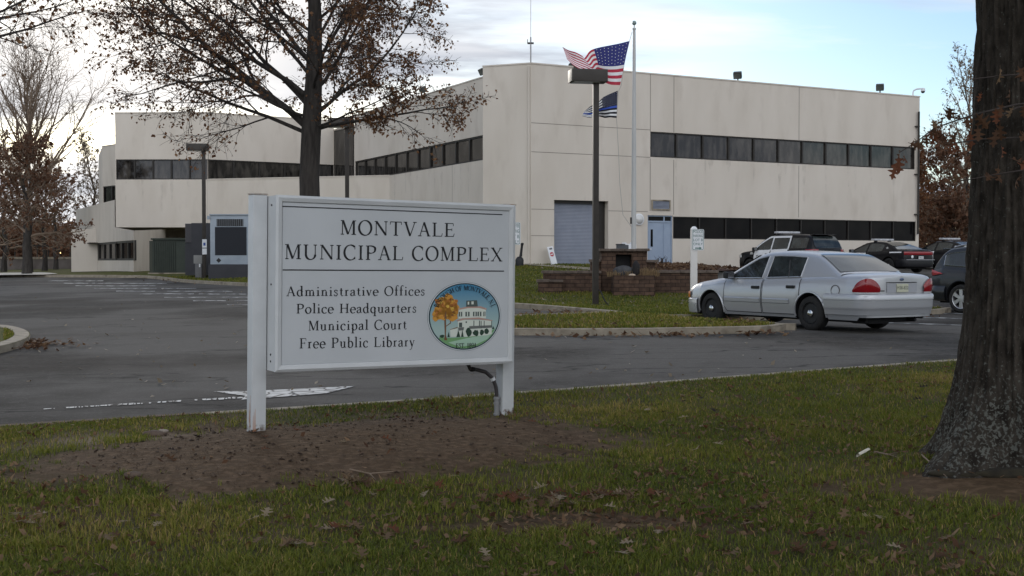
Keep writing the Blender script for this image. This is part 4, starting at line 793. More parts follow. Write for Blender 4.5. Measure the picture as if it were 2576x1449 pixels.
# ------------------------------------------------------------------ flagpole and flags
FY = 37.3
fpb = P(1594, 690, FY); zt = P(1594, 66, FY)[2]
fp = thing('flagpole', 'tall white tapering flagpole with ball top rising from the brick planter', 'flagpole', fpb)
M_POLE = mat('pole_aluminium', (.50, .50, .48), (.42, .42, .41), scale=3, rough=.5, stretch=(1, 1, .2)); H = zt-fpb[2]
mb = MB(); mb.lathe([(.075, -.3), (.075, 2), (.068, 4), (.045, H-.2), (.040, H-.12), (.055, H-.1), (.055, H-.06), (.02, H-.04)], 14); mb.build('pole', M_POLE, fp, smooth=50)
mb = MB(); mb.lathe([(.015, H-.05), (.015, H+.06)], 8); mb.ball((0, 0, H+.1), .07, 14); mb.build('ball_finial', mat('finial', (.20, .26, .25), rough=.35), fp, smooth=60)
mb = MB(); mb.box(-.11, -.06, -.04, .04, 1.55, 1.75); mb.build('cleat', M_DARK, fp)
mb = MB(); hp = [np.array(P(x, y, FY-.03))-fpb for x, y in [(1590, 80), (1584, 102), (1572, 150), (1563, 214), (1556, 230), (1551, 297), (1556, 380), (1559, 460), (1567, 540), (1588, 570)]]; mb.tube(hp, .008, 5); mb.build('halyard', mat('rope', (.35, .34, .32), rough=.9), fp)
def flag(name, tops, bots, dep, cols, label, canton, nu=40, nv=26, stripes=13, cant_u=.4, cant_v=7/13, stars=(9, 6), blue_line=False):
    ku = np.linspace(0, 1, len(tops)); U = np.linspace(0, 1, nu+1)
    def itp(a): 
        a = np.asarray(a, float); o = np.interp(U, ku, a); k = np.array([1, 2, 1])/4.; 
        for _ in range(2): o[1:-1] = .25*o[:-2]+.5*o[1:-1]+.25*o[2:]
        return o
    tx, ty, bx_, by, dd = itp([q[0] for q in tops]), itp([q[1] for q in tops]), itp([q[0] for q in bots]), itp([q[1] for q in bots]), itp(dep)
    def pt(i, v):
        i0 = int(min(i, nu-1e-6)); f = i-i0; L = lambda a: a[i0]*(1-f)+a[min(i0+1, nu)]*f
        u = i/nu; wob = .06*math.sin(7*u+4*v)*u+.05*math.sin(13*u-3*v)*u; x = L(tx)*(1-v)+L(bx_)*v; y = L(ty)*(1-v)+L(by)*v+3.0*math.sin(PI*v)*math.sin(9*u+1)*u
        return P(x, y, FY-.05+L(dd)*(.4+.6*v)+wob)
    t0 = P(*tops[0], FY)
    mb = MB(); G = [[pt(i, j/nv)-t0 for j in range(nv+1)] for i in range(nu+1)]; m = nv+1
    mb.v = [tuple(p) for r_ in G for p in r_]
    for i in range(nu):
        for j in range(nv):
            mb.f.append([i*m+j, i*m+j+1, (i+1)*m+j+1, (i+1)*m+j]); u = (i+.5)/nu; v = (j+.5)/nv
            s = int(v*stripes); c = 2 if (u < cant_u and v < cant_v) else (s % 2)
            if blue_line and s == 7: c = 3
            mb.mi.append(c)
    o = mb.build(name, cols, smooth=60, loc=t0); tag(o, label, 'flag')
    st = MB(); eps = np.array([0, -.012, 0])
    for a in range(stars[0]):
        for b in range(stars[1]):
            u = (a+.7)/(stars[0]+.4)*cant_u*nu; v = (b+.6+(.3 if a % 2 else 0))/(stars[1]+.5)*cant_v; c = pt(u, v)-t0+eps; r = .018 if not blue_line else .011
            dx = (pt(min(u+.5, nu), v)-pt(u, v)); dx = dx/np.linalg.norm(dx); dz = (pt(u, v-.02)-pt(u, v)); dz = dz/np.linalg.norm(dz)
            st.poly([c+(dx*math.cos(R(90+36*k))+dz*math.sin(R(90+36*k)))*(r if k % 2 == 0 else r*.45) for k in range(10)])
    st.build('stars', mat('flag_white', (.72, .72, .72), rough=.8), o); return o
fm = lambda n, c: mat(n, c, rough=.8)
flag('american_flag', [(1583, 103), (1560, 109), (1535, 114), (1508, 119), (1484, 126), (1470, 148), (1466, 141), (1448, 131), (1430, 127), (1415, 118)], [(1560, 214), (1550, 214), (1535, 213), (1522, 208), (1512, 196), (1510, 198), (1490, 186), (1458, 174), (1440, 163), (1426, 148)], [0, -.1, 0, .15, .3, .2, -.25, -.45, -.3, -.15],
     [fm('flag_red', (.42, .035, .06)), fm('flag_white', (.72, .72, .72)), fm('flag_navy', (.030, .035, .16))], 'red white and blue flag with stars streaming left from the top of the pole', 0)
flag('thin_blue_line_flag', [(1554, 228), (1535, 236), (1518, 244), (1508, 254), (1496, 262), (1484, 268), (1470, 281)], [(1551, 297), (1535, 295), (1522, 297), (1512, 294), (1500, 291), (1484, 297), (1465, 292)], [0, -.1, .1, .25, .0, -.2, -.1],
     [fm('flag_black', (.008, .008, .014)), fm('flag_white', (.72, .72, .72)), fm('flag_ink', (.010, .012, .035)), fm('flag_blue', (.04, .09, .42))], 'smaller black and white flag with one blue stripe hanging below the first flag', 0, blue_line=True)
# ------------------------------------------------------------------ brick planter
M_BRICK = bpy.data.materials.new('brick'); M_BRICK.use_nodes = True; nt = M_BRICK.node_tree; bsn = nt.nodes['Principled BSDF']; bsn.inputs['Roughness'].default_value = .95; bsn.inputs['Specular IOR Level'].default_value = .15
tcn = nt.nodes.new('ShaderNodeTexCoord'); spn = nt.nodes.new('ShaderNodeSeparateXYZ'); nt.links.new(tcn.outputs['Object'], spn.inputs[0]); ad = nt.nodes.new('ShaderNodeMath'); nt.links.new(spn.outputs[0], ad.inputs[0]); nt.links.new(spn.outputs[1], ad.inputs[1]); cb = nt.nodes.new('ShaderNodeCombineXYZ'); nt.links.new(ad.outputs[0], cb.inputs[0]); nt.links.new(spn.outputs[2], cb.inputs[1])
bk = nt.nodes.new('ShaderNodeTexBrick'); nt.links.new(cb.outputs[0], bk.inputs['Vector']); bk.inputs['Scale'].default_value = 1; bk.inputs['Brick Width'].default_value = .30; bk.inputs['Row Height'].default_value = .115; bk.inputs['Mortar Size'].default_value = .008; bk.inputs['Bias'].default_value = -.1
bk.inputs['Color1'].default_value = (.098, .062, .044, 1); bk.inputs['Color2'].default_value = (.062, .041, .031, 1); bk.inputs['Mortar'].default_value = (.032, .022, .018, 1)
nz_ = nt.nodes.new('ShaderNodeTexNoise'); nz_.inputs['Scale'].default_value = 6; nz_.inputs['Detail'].default_value = 6; nt.links.new(tcn.outputs['Object'], nz_.inputs['Vector']); x_ = nt.nodes.new('ShaderNodeMix'); x_.data_type = 'RGBA'; x_.blend_type = 'OVERLAY'; x_.inputs['Factor'].default_value = .8; nt.links.new(bk.outputs['Color'], x_.inputs['A']); nt.links.new(nz_.outputs['Fac'], x_.inputs['B']); nt.links.new(x_.outputs['Result'], bsn.inputs['Base Color'])
bp = nt.nodes.new('ShaderNodeBump'); bp.inputs['Strength'].default_value = .7; bp.inputs['Distance'].default_value = .01; nt.links.new(bk.outputs['Fac'], bp.inputs['Height']); bp.invert = True; nt.links.new(bp.outputs[0], bsn.inputs['Normal'])
M_CAP = mat('cap_stone', (.085, .065, .052), (.14, .11, .09), scale=7, rough=.95, bump=.5, bscale=30)
pl0 = P(1500, 735, 36.6); planter = thing('brick_planter', 'stepped brown brick planter wall with a dark square niche around the flagpole', 'planter', pl0)
def pbox(x0, x1, y0, y1, Y, dep, m=M_BRICK, name='brick_wall', out=0, mb_=None, bev=0):
    a = P(x0, y1, Y); b = P(x1, y0, Y); mb = mb_ or MB(); mb.box(a[0], b[0], Y-out, Y+dep, a[2], b[2], 0, None, bev)
    if mb_ is None: o = mb.build(name, m, planter, smooth=40 if bev else False); o.location = tuple(-np.array(planter.location)); return o
def caps(x0, x1, y0, y1, Y, dep, n, seed):
    rg = random.Random(seed); a = P(x0, y1, Y); b = P(x1, y0, Y); w = (b[0]-a[0])/n; mb = MB()
    for k in range(n): mb.box(a[0]+w*k+.004, a[0]+w*(k+1)-.004, Y-.05+rg.uniform(-.012, .012), Y+dep, a[2]+.002, b[2]+rg.uniform(-.008, .008), 0, None, .012)
    o = mb.build('cap_stones', M_CAP, planter, smooth=40); o.location = tuple(-np.array(planter.location))
pbox(1367, 1512, 688, 752, 36.5, .4); caps(1363, 1513, 681, 688, 36.5, .45, 5, 1)
pbox(1354, 1413, 710, 752, 36.1, .39); caps(1350, 1417, 703.5, 710, 36.1, .39, 2, 2)
# pillar with niche: four pieces round the opening
for q in [(1513, 1549, 632, 752), (1589, 1628, 632, 752), (1549, 1589, 632, 640), (1549, 1589, 684, 752)]: pbox(*q, 36.7, .8)
caps(1507, 1634, 625.5, 632, 36.65, .9, 4, 3); pbox(1628.2, 1648, 660, 752, 36.75, .7); caps(1625, 1656, 653, 660, 36.7, .75, 1, 4); pbox(1487, 1512.8, 659, 688, 36.85, .6); caps(1484, 1512, 652.5, 659, 36.8, .65, 1, 5)
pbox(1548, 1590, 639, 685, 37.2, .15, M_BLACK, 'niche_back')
pbox(1543, 1648, 693, 752, 35.7, .9); pbox(1648.3, 1806, 687, 752, 37.0, .4); caps(1648, 1808, 680.5, 687, 37.0, .45, 5, 6)
def rock(c, r, m, label, seed, sq=(1.3, 1, .8), name='rock', parent=None):
    rg = random.Random(seed); bm = bmesh.new(); bmesh.ops.create_icosphere(bm, subdivisions=3, radius=r)
    for v in bm.verts: n = v.co.normalized(); k = 1+.25*(fbm(n.x*2+seed, n.y*2+n.z*1.7, 1.2, seed)-.5); v.co = Vector((v.co.x*sq[0]*k, v.co.y*sq[1]*k, v.co.z*sq[2]*k))
    me = bpy.data.meshes.new(name); bm.to_mesh(me); bm.free(); me.materials.append(m); o = bpy.data.objects.new(name, me); COL.objects.link(o); o.location = tuple(c)
    if label: tag(o, label, 'rock')
    me.polygons.foreach_set('use_smooth', [True]*len(me.polygons)); return o
M_ROCK = mat('dark_rock', (.045, .045, .047), (.08, .08, .08), scale=6, rough=.9, bump=.6, bscale=20)
rock(P(1568, 684, 36.2), .24, M_ROCK, 'dark grey boulder sitting in the planter niche', 3); rock(P(1600, 678, 36.0), .17, mat('black_rock', (.02, .018, .018), rough=.9), 'upright black stone standing right of the flagpole foot', 5, (.7, .7, 1.5)); rock(P(1590, 693, 35.8), .075, mat('pale_rock', (.45, .36, .27), rough=.9), 'small pale stone on the planter edge below the flagpole', 8, (1.5, 1, .7))
# ------------------------------------------------------------------ cars
def paint(name, c, metallic=.3, rough=.35, coat=.6): return mat(name, c, rough=rough, metallic=metallic, coat=coat, spec=.5)
M_TYRE = mat('tyre_rubber', (.014, .014, .014), (.022, .021, .020), scale=12, rough=.9)
M_CGLASS = mat('car_glass', (.016, .020, .021), (.04, .05, .05), scale=2.2, rough=.04, spec=.75, lo=.45, hi=.7)
M_CHROME = mat('chrome', (.55, .56, .58), rough=.18, metallic=1)
M_ALLOY = mat('alloy', (.48, .48, .49), rough=.32, metallic=.8)
M_RED = mat('red_lens', (.22, .006, .010), rough=.15, coat=.5); M_REDD = mat('dark_red_lens', (.12, .006, .012), rough=.2, coat=.5)
M_LENS = mat('clear_lens', (.55, .55, .53), rough=.12, coat=.5); M_AMB = mat('amber_lens', (.7, .22, .05), rough=.15, coat=.5)
M_SEAM = mat('panel_gap', (.01, .01, .011), rough=.8)
def smstep(pts, x):
    xs = [p[0] for p in pts]; ys = [p[1] for p in pts]; return float(np.interp(x, xs, ys))
class Car:
    def __init__(s, **k): s.__dict__.update(k)
    def ip(s, pts, x):   # interpolation softened by a small window
        return (smstep(pts, x-.05)+2*smstep(pts, x)+smstep(pts, x+.05))/4
    def zs(s, x): return s.ip(s.shoulder, x)
    def zc(s, x): return s.ip(s.top, x)
    def w(s, x): return smstep(s.plan, x)
    def zr(s, x): return s.ip(s.roof, x)
    def zbot(s, x):
        z = s.sill if s.endrise[0] < x < s.endrise[1] else s.sill+.06
        for xw in (s.xr, s.xf):
            d = abs(x-xw)
            if d < s.ra: z = max(z, s.r+math.sqrt(s.ra*s.ra-d*d)*1.0)
        return z
    def ys(s, x, z):
        zs = s.zs(x)
        if z <= zs+1e-6:
            t = (z-s.sill)/(zs-s.sill); return s.w(x)*smstep([(-.2, .90), (0, .925), (.12, .965), (.3, .99), (.5, 1), (.72, .99), (.9, .962), (1, .915)], t)
        b = s.w(x)*.915; return b-(b-s.yt)*min(1, (z-zs)/(s.H-.06-zs))
    def patch(s, xs, z0, z1, side, off=.006, nz=5):
        G = []
        for x in xs:
            a, b = z0(x) if callable(z0) else z0, z1(x) if callable(z1) else z1
            G.append([(x, side*(s.ys(x, a+(b-a)*k/nz)+off), a+(b-a)*k/nz) for k in range(nz+1)])
        return G
def wrap(outline, zlo, zhi, off=.0, n=24, nz=4, bulge=0.):
    """band round a plan outline; zlo/zhi functions of t in 0..1"""
    o = np.array(outline, float); d = np.r_[0, np.cumsum(np.linalg.norm(np.diff(o, axis=0), axis=1))]; d /= d[-1]; t = np.linspace(0, 1, n+1)
    x = np.interp(t, d, o[:, 0]); y = np.interp(t, d, o[:, 1])
    if n > 8:
        for _ in range(2): x[1:-1] = (x[:-2]+2*x[1:-1]+x[2:])/4; y[1:-1] = (y[:-2]+2*y[1:-1]+y[2:])/4
    tx = np.gradient(x); ty = np.gradient(y); l = np.hypot(tx, ty)+1e-9; nx, ny = -ty/l, tx/l
    cx_ = np.mean(o[:, 0])*0; G = []
    for k in range(n+1):
        s_ = 1 if nx[k]*x[k]*.3+ny[k]*y[k] > 0 else -1
        if abs(ny[k]*y[k]) < .02: s_ = 1 if nx[k]*x[k] > 0 else -1
        a, b = zlo(t[k]) if callable(zlo) else zlo, zhi(t[k]) if callable(zhi) else zhi; row = []
        for j in range(nz+1):
            v = j/nz; oo = off+bulge*math.sin(PI*min(1, max(0, v)))**.6; row.append((x[k]+s_*nx[k]*oo, y[k]+s_*ny[k]*oo, a+(b-a)*v))
        G.append(row)
    return G
def make_wheel(parent, x, y, r, wdt, side, rim, rr):
    e = thing('wheel', None, None, (x, y, r)); e.parent = parent
    M_ = Matrix.Rotation(-side*PI/2, 4, 'X'); h = wdt/2
    mb = MB(); mb.lathe([(rr, -h*.9), (r-.05, -h), (r-.012, -h*.8), (r, -h*.5), (r, h*.5), (r-.012, h*.8), (r-.05, h), (rr+.01, h*.93), (rr, h*.7), (rr, -h*.9)], 36, 0, M_, cap=False); mb.build('tyre', M_TYRE, e, smooth=40)
    mb = MB(); m = M_BLACK if rim == 'steel' else M_ALLOY
    if rim == 'steel':
        mb.lathe([(rr, h*.72), (rr-.012, h*.80), (rr-.03, h*.5), (rr*.62, h*.62), (rr*.35, h*.72), (.0001, h*.72)], 28, 0, M_); mb.build('rim', M_BLACK, e, smooth=40)
        mb = MB(); mb.lathe([(.066, h*.72), (.07, h*.9), (.05, h*1.0), (.0001, h*1.02)], 20, 0, M_); mb.build('hub_cap', M_CHROME, e, smooth=40)
    else:
        mb.lathe([(rr, h*.72), (rr-.006, h*.86), (rr-.022, h*.80), (rr-.03, h*.2), (rr-.04, -h*.3)], 36, 0, M_, cap=False); n = 6 if rim == 'six' else 5
        for k in range(n):
            q = M_@Matrix.Rotation(2*PI*k/n+.52, 4, 'Z'); wd0, wd1 = rr*.16, rr*.22; vs = [(.04, -wd0, h*.70), (rr-.02, -wd1, h*.62), (rr-.02, wd1, h*.62), (.04, wd0, h*.70), (.04, -wd0*.8, h*.83), (rr-.02, -wd1*.8, h*.80), (rr-.02, wd1*.8, h*.80), (.04, wd0*.8, h*.83)]
            mb.add([q@Vector(v) for v in vs], [[4, 5, 6, 7], [0, 1, 5, 4], [2, 3, 7, 6], [1, 2, 6, 5]])
        mb.lathe([(.075, h*.6), (.07, h*.86), (.0001, h*.88)], 18, 0, M_); mb.build('rim', M_ALLOY, e, smooth=35)
        mb = MB(); mb.lathe([(rr-.035, h*.1), (.0001, h*.1)], 24, 0, M_); mb.build('brake_disc', M_BLACK, e)
    return e
def build_body(c, root, pm):
    h = c.L/2; xs = sorted(set(np.round(np.concatenate([np.linspace(-h, h, 80), [p[0] for p in c.plan], [c.xr-c.ra, c.xr+c.ra, c.xf-c.ra, c.xf+c.ra], [c.xr+c.ra*math.cos(R(a)) for a in range(0, 181, 10)], [c.xf+c.ra*math.cos(R(a)) for a in range(0, 181, 10)]]), 4)))
    G = []
    for x in xs:
        zb, zs, zc = c.zbot(x), c.zs(x), c.zc(x); w = c.w(x); half = [(x, c.ys(x, zb+(zs-zb)*t), zb+(zs-zb)*t) for t in (0, .12, .25, .38, .5, .62, .74, .84, .92, .97, 1)]
        half += [(x, w*.87, zs+(zc-zs)*.35), (x, w*.78, zs+(zc-zs)*.62), (x, w*.5, zs+(zc-zs)*.9), (x, 0, zc)]
        G.append(half+[(p[0], -p[1], p[2]) for p in half[-2::-1]])
    mb = MB(); mb.grid(G); mb.poly(G[0]); mb.poly(G[-1][::-1])
    # greenhouse
    x0, x1 = c.roof[0][0], c.roof[-1][0]; G = []
    for x in np.linspace(x0, x1, 46):
        zs = c.zs(x)-.03; zr = max(c.zr(x), zs+.02); zt_ = max(zs+.01, zr-.075); half = [(x, c.ys(x, zs+(zt_-zs)*t) if t else c.ys(x, zs+.031), zs+(zt_-zs)*t) for t in (0, .25, .5, .75, 1)]; y = half[-1][1]
        half += [(x, y-.02, zr-.045 if zr-.045 > zt_ else zt_), (x, y-.06, zr-.018), (x, y-.16, zr-.004), (x, y*.5, zr+.006), (x, 0, zr+.010)]
        G.append(half+[(p[0], -p[1], p[2]) for p in half[-2::-1]])
    mb.grid(G); b = mb.build('body', pm, root, smooth=38)
    mb = MB(); yi = c.w(0)-.32; mb.box(-h+.25, h-.25, -yi, yi, c.sill-.05, c.zs(0)-.15)
    for xw in (c.xr, c.xf):
        for s_ in (1, -1):
            G = [[(xw+c.ra*1.01*math.cos(R(a)), s_*y, c.r+c.ra*1.01*math.sin(R(a))) for y in (yi, c.w(xw)*.96)] for a in range(-12, 193, 12)]; mb.grid(G)
    mb.build('underbody', M_SEAM, root); return b
def side_glass(c, root, x0, x1, z0, lip, side, m=None, trim=None, zmax=9, n=14):
    xs = np.linspace(x0, x1, n); G = c.patch(xs, lambda x: c.zs(x)+z0, lambda x: max(c.zs(x)+z0+.004, min(c.zr(x)-lip, zmax)), side, .006); mb = MB(); mb.grid(G); o = mb.build('side_window', m or M_CGLASS, root, smooth=True)
    if trim:
        mb = MB(); loop = [r_[0] for r_ in G]+[r_[-1] for r_ in G[::-1]]; loop.append(loop[0]); mb.tube([(p[0], p[1]+side*.003, p[2]) for p in loop], .011, 5, cap=False); mb.build('window_trim', trim, o)
    return o
def end_glass(c, root, name, x0, x1, wid=.86, m=None):
    G = []
    for x in np.linspace(x0, x1, 14):
        z = c.zr(x); y = c.ys(x, max(z-.06, c.zs(x)+.01))*wid; s_ = 1 if x > 0 else -1
        G.append([(x+s_*.006, y*t, z+.014-.012*abs(t)**3) for t in (-1, -.9, -.6, -.3, 0, .3, .6, .9, 1)])
    mb = MB(); mb.grid(G); return mb.build(name, m or M_CGLASS, root, smooth=True)
def door(c, root, x0, x1, side, pm, handle, z0=None, hm=None, seam=True, label=None, hx=None):
    z0 = c.sill+.07 if z0 is None else z0; xs = np.linspace(x0, x1, 14)
    zl = lambda x: max(z0, max([c.r+math.sqrt(max(0, (c.ra+.03)**2-(x-xw)**2)) if abs(x-xw) < c.ra+.03 else 0 for xw in (c.xr, c.xf)]))
    G = c.patch(xs, zl, lambda x: c.zs(x)-.004, side, .004, 8); mb = MB(); mb.grid(G)
    if seam:
        def strip(pts, d):
            mb.add(pts+[(p[0]+d[0], p[1]+side*.0015, p[2]+d[2]) for p in pts], [[i, i+1, len(pts)+i+1, len(pts)+i] for i in range(len(pts)-1)], 1)
        strip([(p[0], p[1]+side*.0015, p[2]) for p in G[0]], (-.014, 0, 0)); strip([(p[0], p[1]+side*.0015, p[2]) for p in G[-1]], (.014, 0, 0)); strip([(p[0], p[1]+side*.0015, p[2]) for p in [g_[0] for g_ in G]], (0, 0, -.012))
    o = mb.build('door', [pm, M_SEAM], root, smooth=38)
    if label: o['label'] = label
    if handle:
        x = hx if hx is not None else x0+.17; z = c.zs(x)-.16; y = c.ys(x, z); mb = MB(); mb.box(x-.11, x+.11, min(side*(y-.01), side*(y+.035)), max(side*(y-.01), side*(y+.035)), z-.03, z+.03, 0, None, .012); mb.build('handle', hm or M_BLACK, o, smooth=40)
    return o
def mirror(c, root, x, side, m, z=None):
    z = z or c.zs(x)+.09; y = c.ys(x, c.zs(x)-.02)+.11; mb = MB(); mb.box(x-.07, x+.07, side*y-.10, side*y+.10, z-.07, z+.07, 0, None, .035); mb.box(x-.03, x+.03, min(side*y, side*(y-.2)), max(side*y, side*(y-.2)), z-.06, z-.02); o = mb.build('mirror', m, root, smooth=50)
    mb = MB(); mb.box(x-.074, x-.0705, side*y-.08, side*y+.08, z-.05, z+.05); mb.build('mirror_glass', M_CHROME, o)
def plate(c, root, x, z, m, text, tm, w=.31, h=.155):
    mb = MB(); mb.box(x-.006, x+.006, -w/2, w/2, z-h/2, z+h/2, 0, None, .004); o = mb.build('licence_plate', m, root); vs, fs = text_mesh(text, .085); mb = MB(); mb.add([(x-.0075, -v.x, z+v.y) for v in vs], fs); mb.build('plate_lettering', tm, o)
def placed(c, name, label, cat, x, y, h, group=None, z=None):
    return thing(name, label, cat, (x, y, T(x, y) if z is None else z), math.atan2(h[1], h[0]), group)
# silver sedan ------------------------------------------------------
SED = Car(L=5.36, H=1.54, sill=.24, r=.335, ra=.40, xr=-1.29, xf=1.62, yt=.655, endrise=(-2.45, 2.45),
    shoulder=[(-2.68, 1.01), (-2.6, 1.035), (-2.4, 1.045), (-2.0, 1.04), (-1.2, 1.01), (0, .975), (1.0, .955), (1.4, .93), (2.2, .84), (2.5, .77), (2.62, .70), (2.68, .64)],
    top=[(-2.68, 1.06), (-2.6, 1.105), (-2.45, 1.12), (-2.0, 1.12), (-1.5, 1.11), (.9, 1.0), (1.25, 1.03), (1.6, 1.0), (2.2, .91), (2.5, .83), (2.62, .75), (2.68, .66)],
    plan=[(-2.68, .05), (-2.678, .45), (-2.665, .76), (-2.62, .875), (-2.5, .93), (-2.2, .96), (-1.5, .975), (0, .985), (1.5, .975), (2.0, .955), (2.3, .91), (2.5, .82), (2.6, .70), (2.66, .45), (2.68, .05)],
    roof=[(-2.0, 1.10), (-1.65, 1.29), (-1.36, 1.44), (-1.12, 1.50), (-.6, 1.535), (-.2, 1.545), (.15, 1.53), (.4, 1.48), (.8, 1.27), (1.32, .99)])
M_SILV = paint('silver_paint', (.43, .44, .455), .45, .30, .5)
sed = placed(SED, 'silver_sedan', 'silver four door sedan with black steel wheels parked beside the grassy kerb', 'car', 5.87, 24.8, (-.509, .86), z=.255)
build_body(SED, sed, M_SILV)
for s_ in (1, -1):
    side_glass(SED, sed, 1.08, .10, .03, .095, s_, trim=M_SILV); o = side_glass(SED, sed, -.02, -.98, .03, .10, s_, trim=M_SILV)
    mb = MB(); a = (-.66, s_*(SED.ys(-.66, 1.02)+.010), 1.02); b = (-.52, s_*(SED.ys(-.52, 1.36)+.010), 1.36); mb.tube([a, b], .014, 5); mb.build('divider', M_BLACK, o)
    door(SED, sed, 1.20, .05, s_, M_SILV, True, hx=.22); door(SED, sed, .03, -1.02, s_, M_SILV, True, hx=-.78)
    mirror(SED, sed, .98, s_, M_BLACK)
    for x0, x1 in ((1.16, .09), (0, -.74)):
        G = [[(x, s_*(SED.ys(x, z)+o_), z) for z, o_ in ((.50, .004), (.515, .018), (.585, .018), (.60, .004))] for x in np.linspace(x0, x1, 8)]; mb = MB(); mb.grid(G); mb.build('door_moulding', M_SILV, sed, smooth=30)
    make_wheel(sed, SED.xr, s_*.845, .335, .235, s_, 'steel', .205); make_wheel(sed, SED.xf, s_*.845, .335, .235, s_, 'steel', .205)
    # arch lips
    for xw in (SED.xr, SED.xf):
        mb = MB(); mb.tube([(xw+(SED.ra+.012)*math.cos(R(a)), s_*(SED.ys(xw+(SED.ra+.012)*math.cos(R(a)), SED.r+SED.ra*math.sin(R(a)))+.002), SED.r+(SED.ra+.012)*math.sin(R(a))) for a in range(-8, 189, 7)], .020, 6); mb.build('wheel_arch_lip', M_SILV, sed, smooth=60)
    ol = [(-2.38, s_*.945), (-2.5, s_*.93), (-2.62, s_*.875), (-2.665, s_*.76), (-2.675, s_*.58)]
    mb = MB(); mb.grid(wrap(ol, .765, lambda t: .775+.245*math.sin(PI*min(1, .02+t*.90))**.62, .010, 20, 4, .02)); mb.build('taillight', M_RED, sed, smooth=50)
    mb = MB(); mb.grid(wrap(ol, .735, .765, .016, 20, 1)); mb.build('taillight_trim', M_SILV, sed, smooth=50)
    ol = [(2.36, s_*.885), (2.5, s_*.82), (2.6, s_*.70), (2.645, s_*.52)]
    mb = MB(); mb.grid(wrap(ol, .545, lambda t: .70-.02*t, .008, 12, 3, .01)); hl = mb.build('headlight', M_LENS, sed, smooth=50)
    mb = MB(); mb.grid(wrap(ol[:2], .55, .685, .016, 6, 3, .01)); mb.build('turn_signal', M_AMB, hl, smooth=50)
# bumpers
rb = [(-1.71, .972), (-2.2, .957), (-2.5, .932), (-2.62, .877), (-2.668, .76), (-2.685, .45), (-2.69, 0), (-2.685, -.45), (-2.668, -.76), (-2.62, -.877), (-2.5, -.932), (-2.2, -.957), (-1.71, -.972)]
def bprof(ol, prof, n=60):
    rows = [wrap(ol, z, z+.0001, o, n, 1) for z, o in prof]; return [[rows[j][k][0] for j in range(len(prof))] for k in range(n+1)]
mb = MB(); mb.grid(bprof(rb, [(.33, -.05), (.345, .012), (.42, .026), (.445, .034), (.465, .046), (.49, .048), (.60, .055), (.605, .045), (.615, .045), (.62, .062), (.69, .066), (.72, .05), (.735, .0)])); mb.build('bumper', M_SILV, sed, smooth=35)
fb = [(2.05, .955), (2.3, .915), (2.5, .825), (2.6, .70), (2.66, .45), (2.68, 0), (2.66, -.45), (2.6, -.70), (2.5, -.825), (2.3, -.915), (2.05, -.955)]
mb = MB(); mb.grid(bprof(fb, [(.22, -.04), (.24, .014), (.36, .03), (.42, .03), (.425, .02), (.435, .02), (.44, .035), (.52, .03), (.545, .0)], 40)); mb.build('bumper', M_SILV, sed, smooth=35)
end_glass(SED, sed, 'rear_window', -1.93, -1.24, .93); end_glass(SED, sed, 'windshield', 1.24, .44, .93)
# trunk face: recessed plate bay, lower lip, badge
mb = MB(); mb.box(-2.690, -2.684, -.40, .40, .755, .93, 0, None, .004); bay = mb.build('plate_bay', mat('plate_bay', (.31, .32, .34), rough=.4), sed); plate(SED, sed, -2.70, .84, mat('plate_yellow', (.50, .50, .36), (.42, .43, .34), scale=30, rough=.5), 'M·38-822'.replace('·', ''), mat('plate_ink', (.06, .07, .06), rough=.6))
mb = MB(); mb.grid(wrap([(-2.64, .54), (-2.684, .3), (-2.69, 0), (-2.684, -.3), (-2.64, -.54)], .935, .95, .012, 20, 2, .004)); mb.build('trunk_edge', M_SEAM, sed)
mb = MB(); mb.lathe([(.055, 0), (.055, .012), (.0001, .018)], 20, 0, Matrix.Translation((-2.675, 0, 1.0))@Matrix.Rotation(-PI/2, 4, 'Y')@Matrix.Scale(.5, 4, (1, 0, 0))); mb.build('badge', mat('badge', (.10, .13, .2), rough=.3, metallic=.5), sed)
mb = MB(); mb.box(-2.678, -2.672, .43, .62, .78, .80); mb.build('trunk_lettering', M_DARK, sed)
mb = MB(); zf = .79; G = [(-1.95+.105*math.cos(R(a)), SED.ys(-1.95, zf)+.003, zf+.10*math.sin(R(a))) for a in range(0, 361, 15)]; mb.tube(G, .006, 4, cap=False); mb.build('fuel_flap', M_DARK, sed)
mb = MB(); mb.tube([(-2.62, -.45, .24), (-2.2, -.45, .22), (-1.9, -.3, .24)], .03, 8); mb.box(-2.45, -2.0, .1, .6, .17, .26, 0, None, .04); mb.build('exhaust', M_SEAM, sed)
